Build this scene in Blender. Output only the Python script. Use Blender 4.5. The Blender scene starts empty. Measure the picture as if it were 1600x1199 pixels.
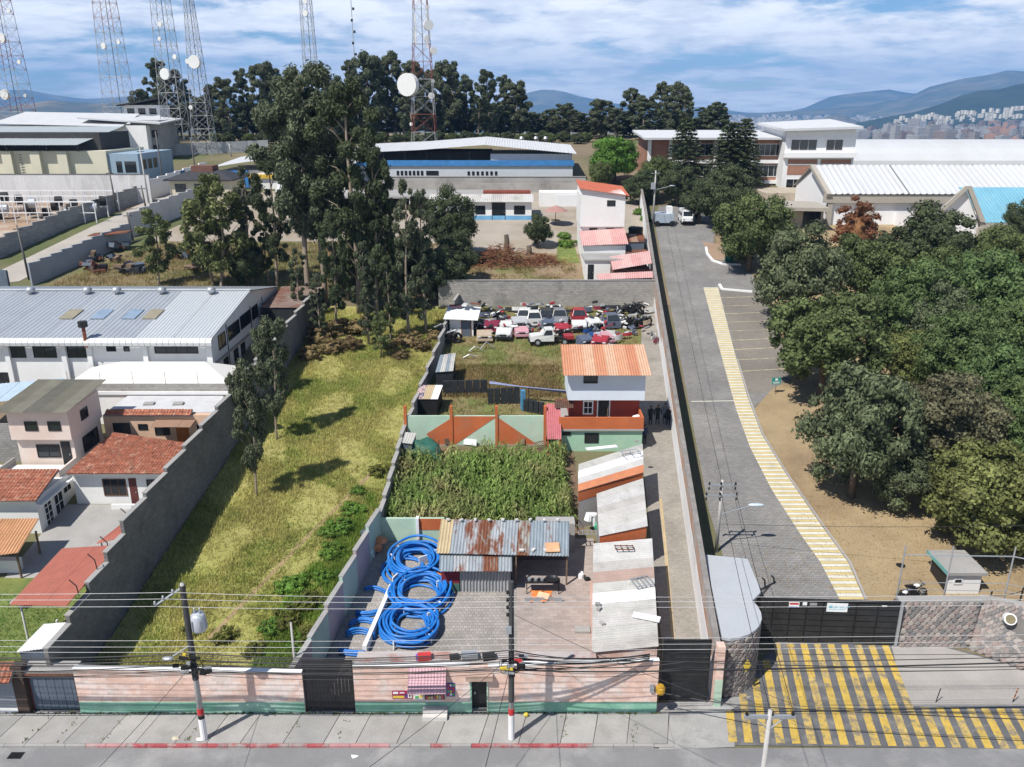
import bpy, bmesh, math, random
import numpy as np
from mathutils import Vector, Matrix
R = math.radians
random.seed(7); NP = np.random.RandomState(7)
D = bpy.data; SC = bpy.context.scene; COL = SC.collection
# ---------------- camera
F = 1295.0; TH = math.atan(435 / F); CZ = 30.0
cam = D.cameras.new('camera'); cam.sensor_width = 36; cam.lens = 36 * F / 1600
cam.clip_start = .5; cam.clip_end = 60000
camo = D.objects.new('camera', cam); COL.objects.link(camo)
camo.location = (0, 0, CZ); camo.rotation_euler = (R(90) - TH, 0, 0); SC.camera = camo
# ---------------- sky with broken cloud, sun
SUN_EL = R(55); SUN_AZ = R(46)          # light travels towards +x +y
w = D.worlds.new('World'); SC.world = w; w.use_nodes = True
nt = w.node_tree; N = nt.nodes; L = nt.links; N.clear()
def nd(t, **k):
    n = N.new(t)
    for a, b in k.items():
        if a in ('op',): n.operation = b
        else: setattr(n, a, b)
    return n
def mth(op, a, b=None, c=None, clamp=False):
    n = N.new('ShaderNodeMath'); n.operation = op; n.use_clamp = clamp
    for i, v in enumerate((a, b, c)):
        if v is None: continue
        if isinstance(v, (int, float)): n.inputs[i].default_value = v
        else: L.new(v, n.inputs[i])
    return n.outputs[0]
sky = N.new('ShaderNodeTexSky'); sky.sky_type = 'NISHITA'; sky.sun_disc = False
sky.sun_elevation = SUN_EL; sky.sun_rotation = R(226); sky.altitude = 2800; sky.air_density = 1.0; sky.dust_density = .3; sky.ozone_density = 2.5
tc = N.new('ShaderNodeTexCoord'); sx = N.new('ShaderNodeSeparateXYZ'); L.new(tc.outputs['Generated'], sx.inputs[0])
zz = mth('ADD', mth('MAXIMUM', sx.outputs[2], -.03), .15)
cb = N.new('ShaderNodeCombineXYZ'); L.new(mth('DIVIDE', sx.outputs[0], zz), cb.inputs[0]); L.new(mth('DIVIDE', sx.outputs[1], zz), cb.inputs[1])
def wnoise(scale, detail, rough, off, dist=0.):
    n = N.new('ShaderNodeTexNoise'); n.inputs['Scale'].default_value = scale; n.inputs['Detail'].default_value = detail
    n.inputs['Roughness'].default_value = rough; n.inputs['Distortion'].default_value = dist
    m = N.new('ShaderNodeMapping'); m.inputs['Location'].default_value = off; L.new(cb.outputs[0], m.inputs[0]); L.new(m.outputs[0], n.inputs['Vector'])
    return n.outputs['Fac']
def ramp(f, a, b):
    n = N.new('ShaderNodeMapRange'); n.interpolation_type = 'SMOOTHSTEP'; L.new(f, n.inputs[0]); n.inputs[1].default_value = a; n.inputs[2].default_value = b
    return n.outputs[0]
cn_ = mth('ADD', mth('MULTIPLY', wnoise(1.6, 10, .6, (3.1, 1.7, 0), .2), .7), mth('MULTIPLY', wnoise(.4, 3, .5, (9.3, 4.4, 0)), .3))
cov = ramp(cn_, .395, .50)
shd = mth('ADD', mth('MULTIPLY', ramp(cn_, .45, .56), .5), mth('MULTIPLY', ramp(wnoise(3.2, 9, .62, (7.2, 2.9, 3), .2), .36, .58), .6), clamp=True)
mc = N.new('ShaderNodeMix'); mc.data_type = 'RGBA'; L.new(shd, mc.inputs[0]); mc.inputs[6].default_value = (10.2, 11.0, 12.8, 1); mc.inputs[7].default_value = (16.5, 16.7, 17, 1)
ms = N.new('ShaderNodeMix'); ms.data_type = 'RGBA'; L.new(mth('MULTIPLY', cov, mth('SUBTRACT', 1.0, mth('MULTIPLY', ramp(sx.outputs[2], .13, .4), .9))), ms.inputs[0])   # cloud banks close up towards the horizon, open overhead
hs = N.new('ShaderNodeHueSaturation'); hs.inputs['Saturation'].default_value = 1.15; hs.inputs['Value'].default_value = 1.4; L.new(sky.outputs[0], hs.inputs['Color'])
L.new(hs.outputs[0], ms.inputs[6]); L.new(mc.outputs[2], ms.inputs[7])
bg = N.new('ShaderNodeBackground'); bg.inputs[1].default_value = .065; L.new(ms.outputs[2], bg.inputs[0])
wo = N.new('ShaderNodeOutputWorld'); L.new(bg.outputs[0], wo.inputs[0])
sl = D.lights.new('sun', 'SUN'); sl.energy = 5.0; sl.angle = R(.55); sl.color = (1, .955, .89)
so = D.objects.new('sun', sl); COL.objects.link(so); so.location = (-40, -40, 90)
sd = Vector((math.cos(SUN_EL) * math.sin(SUN_AZ), math.cos(SUN_EL) * math.cos(SUN_AZ), -math.sin(SUN_EL)))
so.rotation_euler = sd.to_track_quat('-Z', 'Y').to_euler()
vs = SC.view_settings; vs.view_transform = 'Standard'; vs.look = 'None'; vs.exposure = .3; vs.gamma = 1; vs.use_curve_mapping = False
SC.render.engine = 'CYCLES'; cy = SC.cycles; cy.max_bounces = 5; cy.diffuse_bounces = 3; cy.glossy_bounces = 2; cy.transparent_max_bounces = 8; cy.volume_bounces = 0
cy.use_denoising = True; cy.caustics_reflective = cy.caustics_refractive = False
# ---------------- terrain (a slope rising away from the street) and lookups on it
KY = [-200, 38, 100, 125, 165, 205, 225, 260, 340, 600, 2500, 6000, 40000]; KZ = [0, 0, 8.7, 12.8, 17.2, 21, 22, 22, 10, -45, -72, -100, -300]
def tz(y): return float(np.interp(y, KY, KZ))
cT, sT = math.cos(TH), math.sin(TH)
def ray(px, py):
    a = (px - 800) / F; b = (py - 599.5) / F
    return Vector((a, cT - b * sT, -(sT + b * cT)))
def G(px, py, dz=0.):
    """ground point (dz above the slope) seen at photo pixel px,py"""
    r = ray(px, py); hi = 20.
    while CZ + r.z * hi > tz(r.y * hi) + dz and hi < 9000: hi *= 1.03
    lo = hi / 1.03
    for _ in range(60):
        m = (lo + hi) / 2
        if CZ + r.z * m > tz(r.y * m) + dz: lo = m
        else: hi = m
    return Vector((r.x * lo, r.y * lo, CZ + r.z * lo))
def AY(px, py, Y):
    r = ray(px, py); t = Y / r.y; return Vector((r.x * t, Y, CZ + r.z * t))
def AZ(px, py, z):
    r = ray(px, py); t = (z - CZ) / r.z; return Vector((r.x * t, r.y * t, z))
def V(*a): return Vector(a)
# ---------------- objects
def tag(o, label=None, cat=None, group=None, kind=None):
    if label: o['label'] = label
    if cat: o['category'] = cat
    if group: o['group'] = group
    if kind: o['kind'] = kind
    return o
def T(name, label, cat, loc=(0, 0, 0), rz=0., group=None, scale=1.):
    o = D.objects.new(name, None); COL.objects.link(o); o.location = loc; o.rotation_euler = (0, 0, rz); o.scale = (scale,) * 3
    o.empty_display_size = .3
    return tag(o, label, cat, group, 'thing')
def rootloc(o):
    v = Vector((0, 0, 0))
    while o is not None: v += Vector(o.location); o = o.parent
    return v
def link(name, me, m, parent=None, loc=None):
    o = D.objects.new(name, me); COL.objects.link(o)
    if m is not None and not me.materials: me.materials.append(m)
    if parent: o.parent = parent
    if loc is not None: o.location = loc
    return o
def ctree(o, parent=None):
    c = o.copy(); COL.objects.link(c); c.parent = parent
    for ch in [x for x in o.children]: ctree(ch, c)
    return c
def clone(o, loc, rz=0., s=1., label=None, group=None):
    c = ctree(o); c.location = loc; c.rotation_euler = (0, 0, rz); c.scale = (s, s, s) if isinstance(s, (int, float)) else s
    if label: c['label'] = label
    if group: c['group'] = group
    return c
class MB:
    def __init__(s): s.v = []; s.f = []
    def add(s, vs, fs):
        n = len(s.v); s.v += [tuple(p) for p in vs]; s.f += [tuple(i + n for i in f) for f in fs]; return s
    def hexa(s, b, t): return s.add(list(b) + list(t), [(3, 2, 1, 0), (4, 5, 6, 7), (0, 1, 5, 4), (1, 2, 6, 5), (2, 3, 7, 6), (3, 0, 4, 7)])
    def bx(s, x0, x1, y0, y1, z0, z1):
        return s.hexa([(x0, y0, z0), (x1, y0, z0), (x1, y1, z0), (x0, y1, z0)], [(x0, y0, z1), (x1, y0, z1), (x1, y1, z1), (x0, y1, z1)])
    def box(s, c, d, rz=0., rx=0., ry=0.):
        M = Matrix.Rotation(rz, 3, 'Z') @ Matrix.Rotation(ry, 3, 'Y') @ Matrix.Rotation(rx, 3, 'X'); c = Vector(c)
        P = [c + M @ Vector((a * d[0] / 2, b * d[1] / 2, e * d[2] / 2)) for e in (-1, 1) for a, b in ((-1, -1), (1, -1), (1, 1), (-1, 1))]
        return s.hexa(P[:4], P[4:])
    def prism(s, poly, z0, z1):
        n = len(poly)
        f0 = (lambda x, y: z0) if not callable(z0) else z0; f1 = (lambda x, y: z1) if not callable(z1) else z1
        a = sum(poly[i][0] * poly[(i + 1) % n][1] - poly[(i + 1) % n][0] * poly[i][1] for i in range(n))
        if a < 0: poly = list(poly)[::-1]
        return s.add([(p[0], p[1], f0(p[0], p[1])) for p in poly] + [(p[0], p[1], f1(p[0], p[1])) for p in poly],
                     [tuple(range(n))[::-1], tuple(range(n, 2 * n))] + [(i, (i + 1) % n, (i + 1) % n + n, i + n) for i in range(n)])
    def slab(s, a, b, c, d, th):
        """thick plate from four corners (counter-clockwise seen from outside), grown th against its normal"""
        a, b, c, d = map(Vector, (a, b, c, d)); n = (b - a).cross(d - a).normalized() * th
        return s.hexa([a - n, b - n, c - n, d - n], [a, b, c, d])
    def cyl(s, p0, p1, r0, r1=None, n=8, cap=True):
        p0, p1 = Vector(p0), Vector(p1); r1 = r0 if r1 is None else r1
        q = (p1 - p0).to_track_quat('Z', 'Y'); P = []
        for p, r in ((p0, r0), (p1, r1)):
            for i in range(n):
                a = 2 * math.pi * i / n; P.append(p + q @ Vector((r * math.cos(a), r * math.sin(a), 0)))
        f = [(i, (i + 1) % n, (i + 1) % n + n, i + n) for i in range(n)]
        if cap: f += [tuple(range(n))[::-1], tuple(range(n, 2 * n))]
        return s.add(P, f)
    def tube(s, path, r, n=6, cap=True):
        path = [Vector(p) for p in path]; P = []; m = len(path); up = Vector((0, 0, 1))
        for k, p in enumerate(path):
            t = (path[min(k + 1, m - 1)] - path[max(k - 1, 0)]).normalized()
            u = t.cross(up if abs(t.z) < .95 else Vector((1, 0, 0))).normalized(); v = u.cross(t)
            rr = r[k] if isinstance(r, (list, tuple)) else r
            for i in range(n):
                a = 2 * math.pi * i / n; P.append(p + u * (rr * math.cos(a)) + v * (rr * math.sin(a)))
        f = [(k * n + i, k * n + (i + 1) % n, (k + 1) * n + (i + 1) % n, (k + 1) * n + i) for k in range(m - 1) for i in range(n)]
        if cap: f += [tuple(range(n))[::-1], tuple(range((m - 1) * n, m * n))]
        return s.add(P, f)
    def lathe(s, prof, c=(0, 0, 0), n=12):
        c = Vector(c); P = [c + Vector((r * math.cos(2 * math.pi * i / n), r * math.sin(2 * math.pi * i / n), z)) for r, z in prof for i in range(n)]
        m = len(prof)
        f = [(k * n + i, k * n + (i + 1) % n, (k + 1) * n + (i + 1) % n, (k + 1) * n + i) for k in range(m - 1) for i in range(n)]
        return s.add(P, f + [tuple(range(n))[::-1], tuple(range((m - 1) * n, m * n))])
    def ball(s, c, r, sub=2, jit=0., seed=0):
        bm = bmesh.new(); bmesh.ops.create_icosphere(bm, subdivisions=sub, radius=1); rr = random.Random(seed)
        r = (r, r, r) if isinstance(r, (int, float)) else r
        vs = []
        for v in bm.verts:
            k = 1 + rr.uniform(-jit, jit); vs.append((c[0] + v.co.x * r[0] * k, c[1] + v.co.y * r[1] * k, c[2] + v.co.z * r[2] * k))
        fs = [tuple(v.index for v in f.verts) for f in bm.faces]; bm.free(); return s.add(vs, fs)
    def mesh(s, name, off=None):
        vs = s.v
        if off is not None: vs = [(a - off[0], b - off[1], c - off[2]) for a, b, c in vs]
        me = D.meshes.new(name); me.from_pydata(vs, [], s.f); me.update(); return me
    def build(s, name, m, parent=None, smooth=False, local=False):
        """world-built geometry (or local with local=True) as one mesh object under parent"""
        off = None if (parent is None or local) else rootloc(parent)
        me = s.mesh(name, off)
        if smooth: me.shade_smooth()
        return link(name, me, m, parent)
    def solo(s, name, m, label, cat, group=None, smooth=False):
        xs = np.array(s.v); lo, hi = xs.min(0), xs.max(0); off = ((lo[0] + hi[0]) / 2, (lo[1] + hi[1]) / 2, lo[2])
        me = s.mesh(name, off)
        if smooth: me.shade_smooth()
        return tag(link(name, me, m, None, off), label, cat, group, 'thing')
def drape(poly, dz=0.):
    """2-D world polygon laid on the slope dz above it"""
    bm = bmesh.new(); vs = [bm.verts.new((p[0], p[1], 0)) for p in poly]; bm.faces.new(vs)
    bmesh.ops.triangulate(bm, faces=bm.faces[:])
    for k in KY[1:-1]:
        bmesh.ops.bisect_plane(bm, geom=bm.verts[:] + bm.edges[:] + bm.faces[:], plane_co=(0, k, 0), plane_no=(0, 1, 0))
    bmesh.ops.recalc_face_normals(bm, faces=bm.faces[:])
    mb = MB(); bm.verts.index_update()
    up = all(f.normal.z > 0 for f in bm.faces)
    mb.add([(v.co.x, v.co.y, tz(v.co.y) + dz) for v in bm.verts], [tuple(v.index for v in (f.verts if f.normal.z > 0 else list(f.verts)[::-1])) for f in bm.faces])
    bm.free(); return mb
def sheet(name, px, m, dz, label=None, cat=None, kind='structure', parent=None):
    o = drape([G(*p) for p in px], dz).build(name, m, parent)
    if parent is None: tag(o, label, cat, None, kind)
    return o
# ---------------- materials
_M = {}
def mat(name, col, rough=.85, var=.18, sc=1.2, fine=14., fv=.12, bump=0., bs=30., metal=0., col2=None, th=(.45, .6), ts=.35, blocks=None, mort=.75, bb=.5, spec=.3, trans=0., stretch=None):
    """stained, grained procedural surface; blocks=(w,h,gap,'wall'|'floor') adds masonry joints"""
    if name in _M: return _M[name]
    m = D.materials.new(name); m.use_nodes = True; t = m.node_tree; n = t.nodes; l = t.links
    b = n['Principled BSDF']; b.inputs['Roughness'].default_value = rough; b.inputs['Metallic'].default_value = metal; b.inputs['Specular IOR Level'].default_value = spec
    g = n.new('ShaderNodeNewGeometry'); pos = g.outputs['Position']
    if stretch:
        mp = n.new('ShaderNodeMapping'); mp.inputs['Scale'].default_value = stretch; l.new(pos, mp.inputs[0]); pos = mp.outputs[0]
    def noise(s, d=4, r=.55):
        q = n.new('ShaderNodeTexNoise'); q.inputs['Scale'].default_value = s; q.inputs['Detail'].default_value = d; q.inputs['Roughness'].default_value = r; l.new(pos, q.inputs['Vector']); return q.outputs['Fac']
    def mr(f, lo, hi, a=.25, c=.75):
        q = n.new('ShaderNodeMapRange'); l.new(f, q.inputs[0]); q.inputs[1].default_value = a; q.inputs[2].default_value = c; q.inputs[3].default_value = lo; q.inputs[4].default_value = hi; return q.outputs[0]
    def mul(a, b_):
        q = n.new('ShaderNodeMath'); q.operation = 'MULTIPLY'
        for i, v in enumerate((a, b_)):
            if isinstance(v, (int, float)): q.inputs[i].default_value = v
            else: l.new(v, q.inputs[i])
        return q.outputs[0]
    f = mul(mr(noise(sc), 1 - var, 1 + var), mr(noise(fine, 3), 1 - fv, 1 + fv)); hgt = None
    cn = n.new('ShaderNodeRGB'); cn.outputs[0].default_value = (*col, 1); c = cn.outputs[0]
    if col2 is not None:
        q = n.new('ShaderNodeMix'); q.data_type = 'RGBA'; l.new(mr(noise(ts, 7, .65), 0, 1, *th), q.inputs[0]); l.new(c, q.inputs[6]); q.inputs[7].default_value = (*col2, 1); c = q.outputs[2]
    if blocks:
        bw, bh, gap, ax = blocks
        s = n.new('ShaderNodeSeparateXYZ'); l.new(g.outputs['Position'], s.inputs[0]); cbn = n.new('ShaderNodeCombineXYZ')
        if ax == 'wall':
            sn = n.new('ShaderNodeSeparateXYZ'); l.new(g.outputs['True Normal'], sn.inputs[0])
            def ab(x):
                q = n.new('ShaderNodeMath'); q.operation = 'ABSOLUTE'; l.new(x, q.inputs[0]); return q.outputs[0]
            q = n.new('ShaderNodeMath'); q.operation = 'ADD'; l.new(mul(s.outputs[0], ab(sn.outputs[1])), q.inputs[0]); l.new(mul(s.outputs[1], ab(sn.outputs[0])), q.inputs[1])
            l.new(q.outputs[0], cbn.inputs[0]); l.new(s.outputs[2], cbn.inputs[1])
        else:
            l.new(s.outputs[0], cbn.inputs[0]); l.new(s.outputs[1], cbn.inputs[1])
        k = n.new('ShaderNodeTexBrick'); l.new(cbn.outputs[0], k.inputs['Vector']); k.inputs['Scale'].default_value = 1
        k.inputs['Brick Width'].default_value = bw; k.inputs['Row Height'].default_value = bh; k.inputs['Mortar Size'].default_value = gap; k.inputs['Mortar Smooth'].default_value = .2
        k.inputs['Color1'].default_value = (1.1, 1.1, 1.1, 1); k.inputs['Color2'].default_value = (.86, .86, .86, 1); k.inputs['Mortar'].default_value = (mort,) * 3 + (1,)
        sb = n.new('ShaderNodeSeparateColor'); l.new(k.outputs['Color'], sb.inputs[0]); f = mul(f, sb.outputs[0])
        q = n.new('ShaderNodeMath'); q.operation = 'SUBTRACT'; q.inputs[0].default_value = 1; l.new(k.outputs['Fac'], q.inputs[1]); hgt = (q.outputs[0], bb, .02)
    vm = n.new('ShaderNodeVectorMath'); vm.operation = 'SCALE'; l.new(c, vm.inputs[0]); l.new(f, vm.inputs['Scale']); l.new(vm.outputs[0], b.inputs['Base Color'])
    nrm = None
    for hh in ([hgt] if hgt else []) + ([(noise(bs, 5), bump, .03)] if bump else []):
        q = n.new('ShaderNodeBump'); q.inputs['Strength'].default_value = hh[1]; q.inputs['Distance'].default_value = hh[2]; l.new(hh[0], q.inputs['Height'])
        if nrm: l.new(nrm, q.inputs['Normal'])
        nrm = q.outputs[0]
    if nrm: l.new(nrm, b.inputs['Normal'])
    if trans:
        tr = n.new('ShaderNodeBsdfTranslucent'); l.new(vm.outputs[0], tr.inputs[0]); ad = n.new('ShaderNodeMixShader'); ad.inputs[0].default_value = trans
        l.new(b.outputs[0], ad.inputs[1]); l.new(tr.outputs[0], ad.inputs[2]); l.new(ad.outputs[0], n['Material Output'].inputs[0])
    _M[name] = m; return m
GLASS = mat('dark glass', (.018, .022, .026), .08, .3, 2, 5, .1, spec=.6)
WHITE = mat('white render', (.76, .76, .75), .8, .05, .6, 9, .04, col2=(.62, .60, .56), th=(.6, .85))
CONC = mat('concrete', (.33, .32, .305), .9, .16, .7, 16, .12, .25, 30, col2=(.24, .235, .22), th=(.5, .75))
BLOCK = mat('concrete block', (.29, .285, .275), .95, .14, .5, 12, .12, .3, 40, blocks=(.42, .21, .014, 'wall'), mort=.7, col2=(.18, .175, .165), th=(.52, .75))
DARKMETAL = mat('black painted steel', (.016, .016, .018), .5, .3, 2, 12, .2, spec=.4)
GREYMETAL = mat('galvanised steel', (.42, .44, .46), .45, .12, 2, 12, .1, metal=.5)
WOOD = mat('weathered wood', (.17, .12, .08), .9, .25, 3, 20, .2)
RUST = mat('rusty steel', (.2, .07, .035), .85, .3, 3, 14, .2, col2=(.09, .05, .035))
BLACKP = mat('black rubber', (.015, .015, .015), .6, .2)
TIMBERPOLE = mat('pole concrete', (.40, .39, .37), .9, .12, 1.5, 12, .1)
_u = 'first second third fourth fifth sixth seventh eighth ninth tenth eleventh twelfth thirteenth fourteenth fifteenth sixteenth seventeenth eighteenth nineteenth'.split()
def ordw(n):
    if n >= 100: return 'hundredth' if n == 100 else 'hundred-and-' + ordw(n - 100)
    if n < 20: return _u[n - 1]
    t = ['twent', 'thirt', 'fort', 'fift', 'sixt', 'sevent', 'eight', 'ninet'][n // 10 - 2]; return t + 'ieth' if n % 10 == 0 else t + 'y-' + _u[n % 10 - 1]
ORD = [ordw(i) for i in range(1, 200)]
# ======================================================= the ground and everything laid on it
def ground():
    ys = sorted(set(list(np.arange(-60, 40, 10)) + list(np.arange(40, 260, 10)) + KY[1:] + [400, 500, 800, 1100, 1500, 2000, 3200, 5000, 8000, 12000, 20000]))
    xs = [-30000, -12000, -6000, -3000, -1500, -800, -400, -200, -100, -50, 0, 50, 62, 80, 100, 140, 200, 400, 800, 1500, 3000, 6000, 12000, 30000]
    mb = MB(); mb.v = [(x, y, tz(y) - .02 - 34 * float(np.clip((x - 62) / 40, 0, 1) * np.interp(y, [198, 225, 300, 500], [0, 1, 1, 0]))) for y in ys for x in xs]; n = len(xs)
    mb.f = [(j * n + i, j * n + i + 1, (j + 1) * n + i + 1, (j + 1) * n + i) for j in range(len(ys) - 1) for i in range(n - 1)]
    tag(mb.build('ground', mat('bare earth', (.20, .155, .10), .95, .2, .05, 6, .15, .3, 3, col2=(.10, .115, .045), th=(.42, .6), ts=.02)), None, None, None, 'structure')
ground()
KYY = 32.95; WY = 35.3
KYY, WY = 32.95, 35.3
ASPH = mat('worn asphalt', (.20, .20, .20), .92, .12, .35, 22, .16, .35, 45, col2=(.31, .305, .295), th=(.48, .68), ts=.25)
drape([(-60, 12), (60, 12), (60, KYY), (-60, KYY)], .01).build('street', ASPH)['kind'] = 'structure'
# pavement: a kerb (red paint here and there) and cast slabs

pv = drape([(-60, KYY), (8.0, KYY), (8.0, WY + .3), (-60, WY + .3)], .06).build('pavement', CONC); pv['kind'] = 'structure'
SLABM = [mat('pavement slab %d' % i, c, .93, .13, .8, 18, .12, .3, 35, col2=(.23, .225, .21), th=(.55, .78), ts=.6) for i, c in enumerate([(.31, .30, .285), (.28, .275, .262), (.335, .325, .305)])]
x = -29.; k = 0
while x < 6.4:
    wd = random.uniform(1.55, 2.25)
    sk = .45
    MB().hexa([(x + .02, KYY + .2, .0), (x + wd - .02, KYY + .2, .0), (x + wd - .02 + sk, WY - .02, .02), (x + .02 + sk, WY - .02, .02)],
              [(x + .02, KYY + .2, .12 + random.uniform(0, .012)), (x + wd - .02, KYY + .2, .12), (x + wd - .02 + sk, WY - .02, .15), (x + .02 + sk, WY - .02, .15 + random.uniform(0, .012))]).build('slab', SLABM[k % 3], pv)
    x += wd; k += 1
REDP = mat('worn red paint', (.34, .08, .085), .8, .2, 2, 15, .2, col2=(.30, .25, .235), th=(.46, .6), ts=1.5)
PINKP = mat('faded pink paint', (.42, .22, .22), .85, .15, 2, 15, .2, col2=(.34, .29, .27), th=(.5, .65), ts=1.2)
x = -29.
while x < 6.6:
    red = PINKP if -21.5 < x < -19 or -9.5 < x < -6.9 else (REDP if -19.2 < x < -9 or -3 < x < 3.6 or random.random() < .25 else CONC)
    MB().bx(x, x + .98, KYY, KYY + .17, 0, .135).build('kerb_stone', red, pv); x += 1.
# the cobbled access road behind the gate
ADOQ = mat('paving setts', (.215, .208, .20), .9, .16, .35, 15, .16, .3, 30, blocks=(.36, .18, .024, 'floor'), mort=.68, col2=(.28, .27, .25), th=(.46, .72), ts=.2)
roadpx = [(1170, 945), (1130, 870), (1108, 800), (1078, 640), (1048, 480), (1022, 345), (1030, 322), (1100, 325), (1118, 350), (1112, 395), (1155, 405), (1180, 430), (1240, 590), (1205, 615), (1180, 635), (1185, 690), (1330, 890), (1345, 945)]
sheet('access_road', roadpx, ADOQ, .012)
DRYG = mat('dry trampled grass', (.31, .235, .135), .95, .12, .5, 9, .18, .4, 14, col2=(.235, .17, .10), th=(.45, .62), ts=.18)
verge = sheet('dry_verge', [(1345, 947), (1330, 890), (1185, 690), (1178, 640), (1205, 610), (1240, 590), (1210, 480), (1180, 435), (1160, 415), (1120, 395), (1118, 350), (1600, 340), (1900, 560), (1900, 960), (1600, 985)], DRYG, .02)
# striped walkway: bands of yellow and white paint
YEL = mat('yellow road paint', (.52, .42, .20), .85, .1, 1.5, 16, .16, col2=(.42, .36, .2), th=(.5, .7), ts=1.)
WHP = mat('white road paint', (.58, .56, .49), .85, .1, 1.5, 16, .16, col2=(.5, .48, .43), th=(.5, .7), ts=1.)
pl = [(1099, 450), (1128, 560), (1150, 640), (1172, 700), (1205, 765), (1250, 835), (1282, 880), (1312, 938)]
pr = [(1122, 450), (1150, 560), (1168, 622), (1190, 680), (1230, 745), (1285, 825), (1325, 880), (1350, 938)]
WL = [G(*p) for p in pl]; WR = [G(*p) for p in pr]
def along(P, s):
    d = [0]
    for a, b in zip(P, P[1:]): d.append(d[-1] + (b - a).length)
    q = s * d[-1]
    for i in range(len(P) - 1):
        if q <= d[i + 1] or i == len(P) - 2:
            return P[i].lerp(P[i + 1], (q - d[i]) / (d[i + 1] - d[i]))
wk = drape([(p.x, p.y) for p in WL] + [(p.x, p.y) for p in WR[::-1]], .03).build('walkway', CONC); wk['kind'] = 'structure'
ns = 196
for i in range(ns):
    s0, s1 = (i + .04) / ns, (i + .96) / ns
    q = [along(WL, s0), along(WR, s0), along(WR, s1), along(WL, s1)]
    MB().add([(p.x, p.y, tz(p.y) + .05) for p in q], [(3, 2, 1, 0)]).build('painted_stripe', YEL if i % 2 else WHP, wk)
def kerbline(name, px, w=.18, h=.14, m=None, label='', dz=0.):
    P = [G(*p) for p in px]; r = T(name, label, 'kerb', P[0])
    for a, b in zip(P, P[1:]):
        d = (b - a); nrm = Vector((-d.y, d.x, 0)).normalized() * w / 2
        MB().hexa([a - nrm - V(0, 0, .1), b - nrm - V(0, 0, .1), b + nrm - V(0, 0, .1), a + nrm - V(0, 0, .1)], [a - nrm + V(0, 0, h), b - nrm + V(0, 0, h), b + nrm + V(0, 0, h), a + nrm + V(0, 0, h)]).build('kerb_stone', m or WHITE, r)
    return r
kerbline('kerb', [(1103, 388), (1105, 398), (1113, 408), (1130, 414), (1158, 415)], .3, .2, label='white painted kerb curving round the island with the green bin')
kerbline('kerb', [(1124, 446), (1128, 453), (1175, 457)], .3, .2, label='short white kerb at the head of the parking bays')
kerbline('kerb', [(1152, 562), (1170, 622), (1192, 680), (1232, 745), (1288, 825), (1328, 880), (1353, 938)], .14, .1, CONC, 'long grey kerb between striped walkway and dry verge')
# parking bays
BAYP = mat('faded bay paint', (.52, .45, .27), .85, .15, 1.5, 16, .2, col2=(.3, .27, .21), th=(.45, .6), ts=1.2)
pk = sheet('parking_bays', [(1124, 452), (1195, 462), (1240, 590), (1205, 613), (1168, 615)], mat('bay setts', (.235, .21, .18), .9, .15, .4, 15, .12, .3, 30, blocks=(.22, .11, .012, 'floor'), mort=.75, col2=(.15, .14, .125), th=(.45, .7), ts=.2), .016)
for ya, yb, xa, xb in [(466, 464, 1121, 1183), (479, 477, 1124, 1188), (491, 489, 1128, 1193), (504.5, 502, 1132, 1198), (518, 515.5, 1136, 1203), (532.5, 529.5, 1141, 1209), (547, 543.5, 1146, 1216), (563, 559.5, 1151, 1223), (581, 576.5, 1156, 1231)]:
    a, b = G(xa, ya), G(xb, yb)
    MB().add([(p.x, p.y + o, tz(p.y + o) + .03) for p, o in ((a, -.06), (b, -.06), (b, .06), (a, .06))], [(0, 1, 2, 3)]).build('bay_line', BAYP, pk)
a, b = G(1080, 628), G(1172, 626.5)
MB().add([(p.x, p.y + o, tz(p.y + o) + .03) for p, o in ((a, -.07), (b, -.07), (b, .07), (a, .07))], [(0, 1, 2, 3)]).build('road_line', WHP, None)['kind'] = 'structure'
# forecourt of the gate: concrete and black/yellow stripes
fc = sheet('forecourt', [(1125, 1165), (1140, 1090), (1215, 1003), (1400, 1006), (1440, 1000), (1700, 1070), (1700, 1172)], mat('forecourt asphalt', (.115, .116, .12), .9, .2, 1, 20, .25, .3, 40, col2=(.2, .19, .17), th=(.5, .68), ts=.7), .02)
sheet('forecourt_concrete', [(1393, 1010), (1440, 1003), (1700, 1070), (1700, 1103), (1418, 1104)], mat('rough concrete', (.33, .31, .285), .93, .12, .5, 20, .14, .3, 40), .026)
sheet('drive_concrete', [(1025, 1100), (1175, 1088), (1142, 1110), (1148, 1168), (1030, 1172)], mat('patched concrete', (.33, .325, .31), .93, .16, .6, 18, .14, .3, 40, col2=(.22, .215, .205), th=(.5, .66), ts=.5), .024)
SYS = [mat('yellow hatching paint %d' % i, c, .85, .16, 1.6, 18, .22, .2, 40, col2=(.22, .19, .13), th=t_, ts=2.2) for i, (c, t_) in enumerate([((.50, .345, .075), (.55, .66)), ((.47, .33, .085), (.5, .62)), ((.46, .33, .11), (.46, .6))])]
def on_stripe(i, y, side):
    """photo x of hatch stripe i at photo row y (stripes converge towards the gate)"""
    t = (y - 1005) / 158.; return (1208 + 21 * i + side * 10.3) * (1 - t) + (1238 + 24.8 * i + side * 13.2) * t
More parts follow.
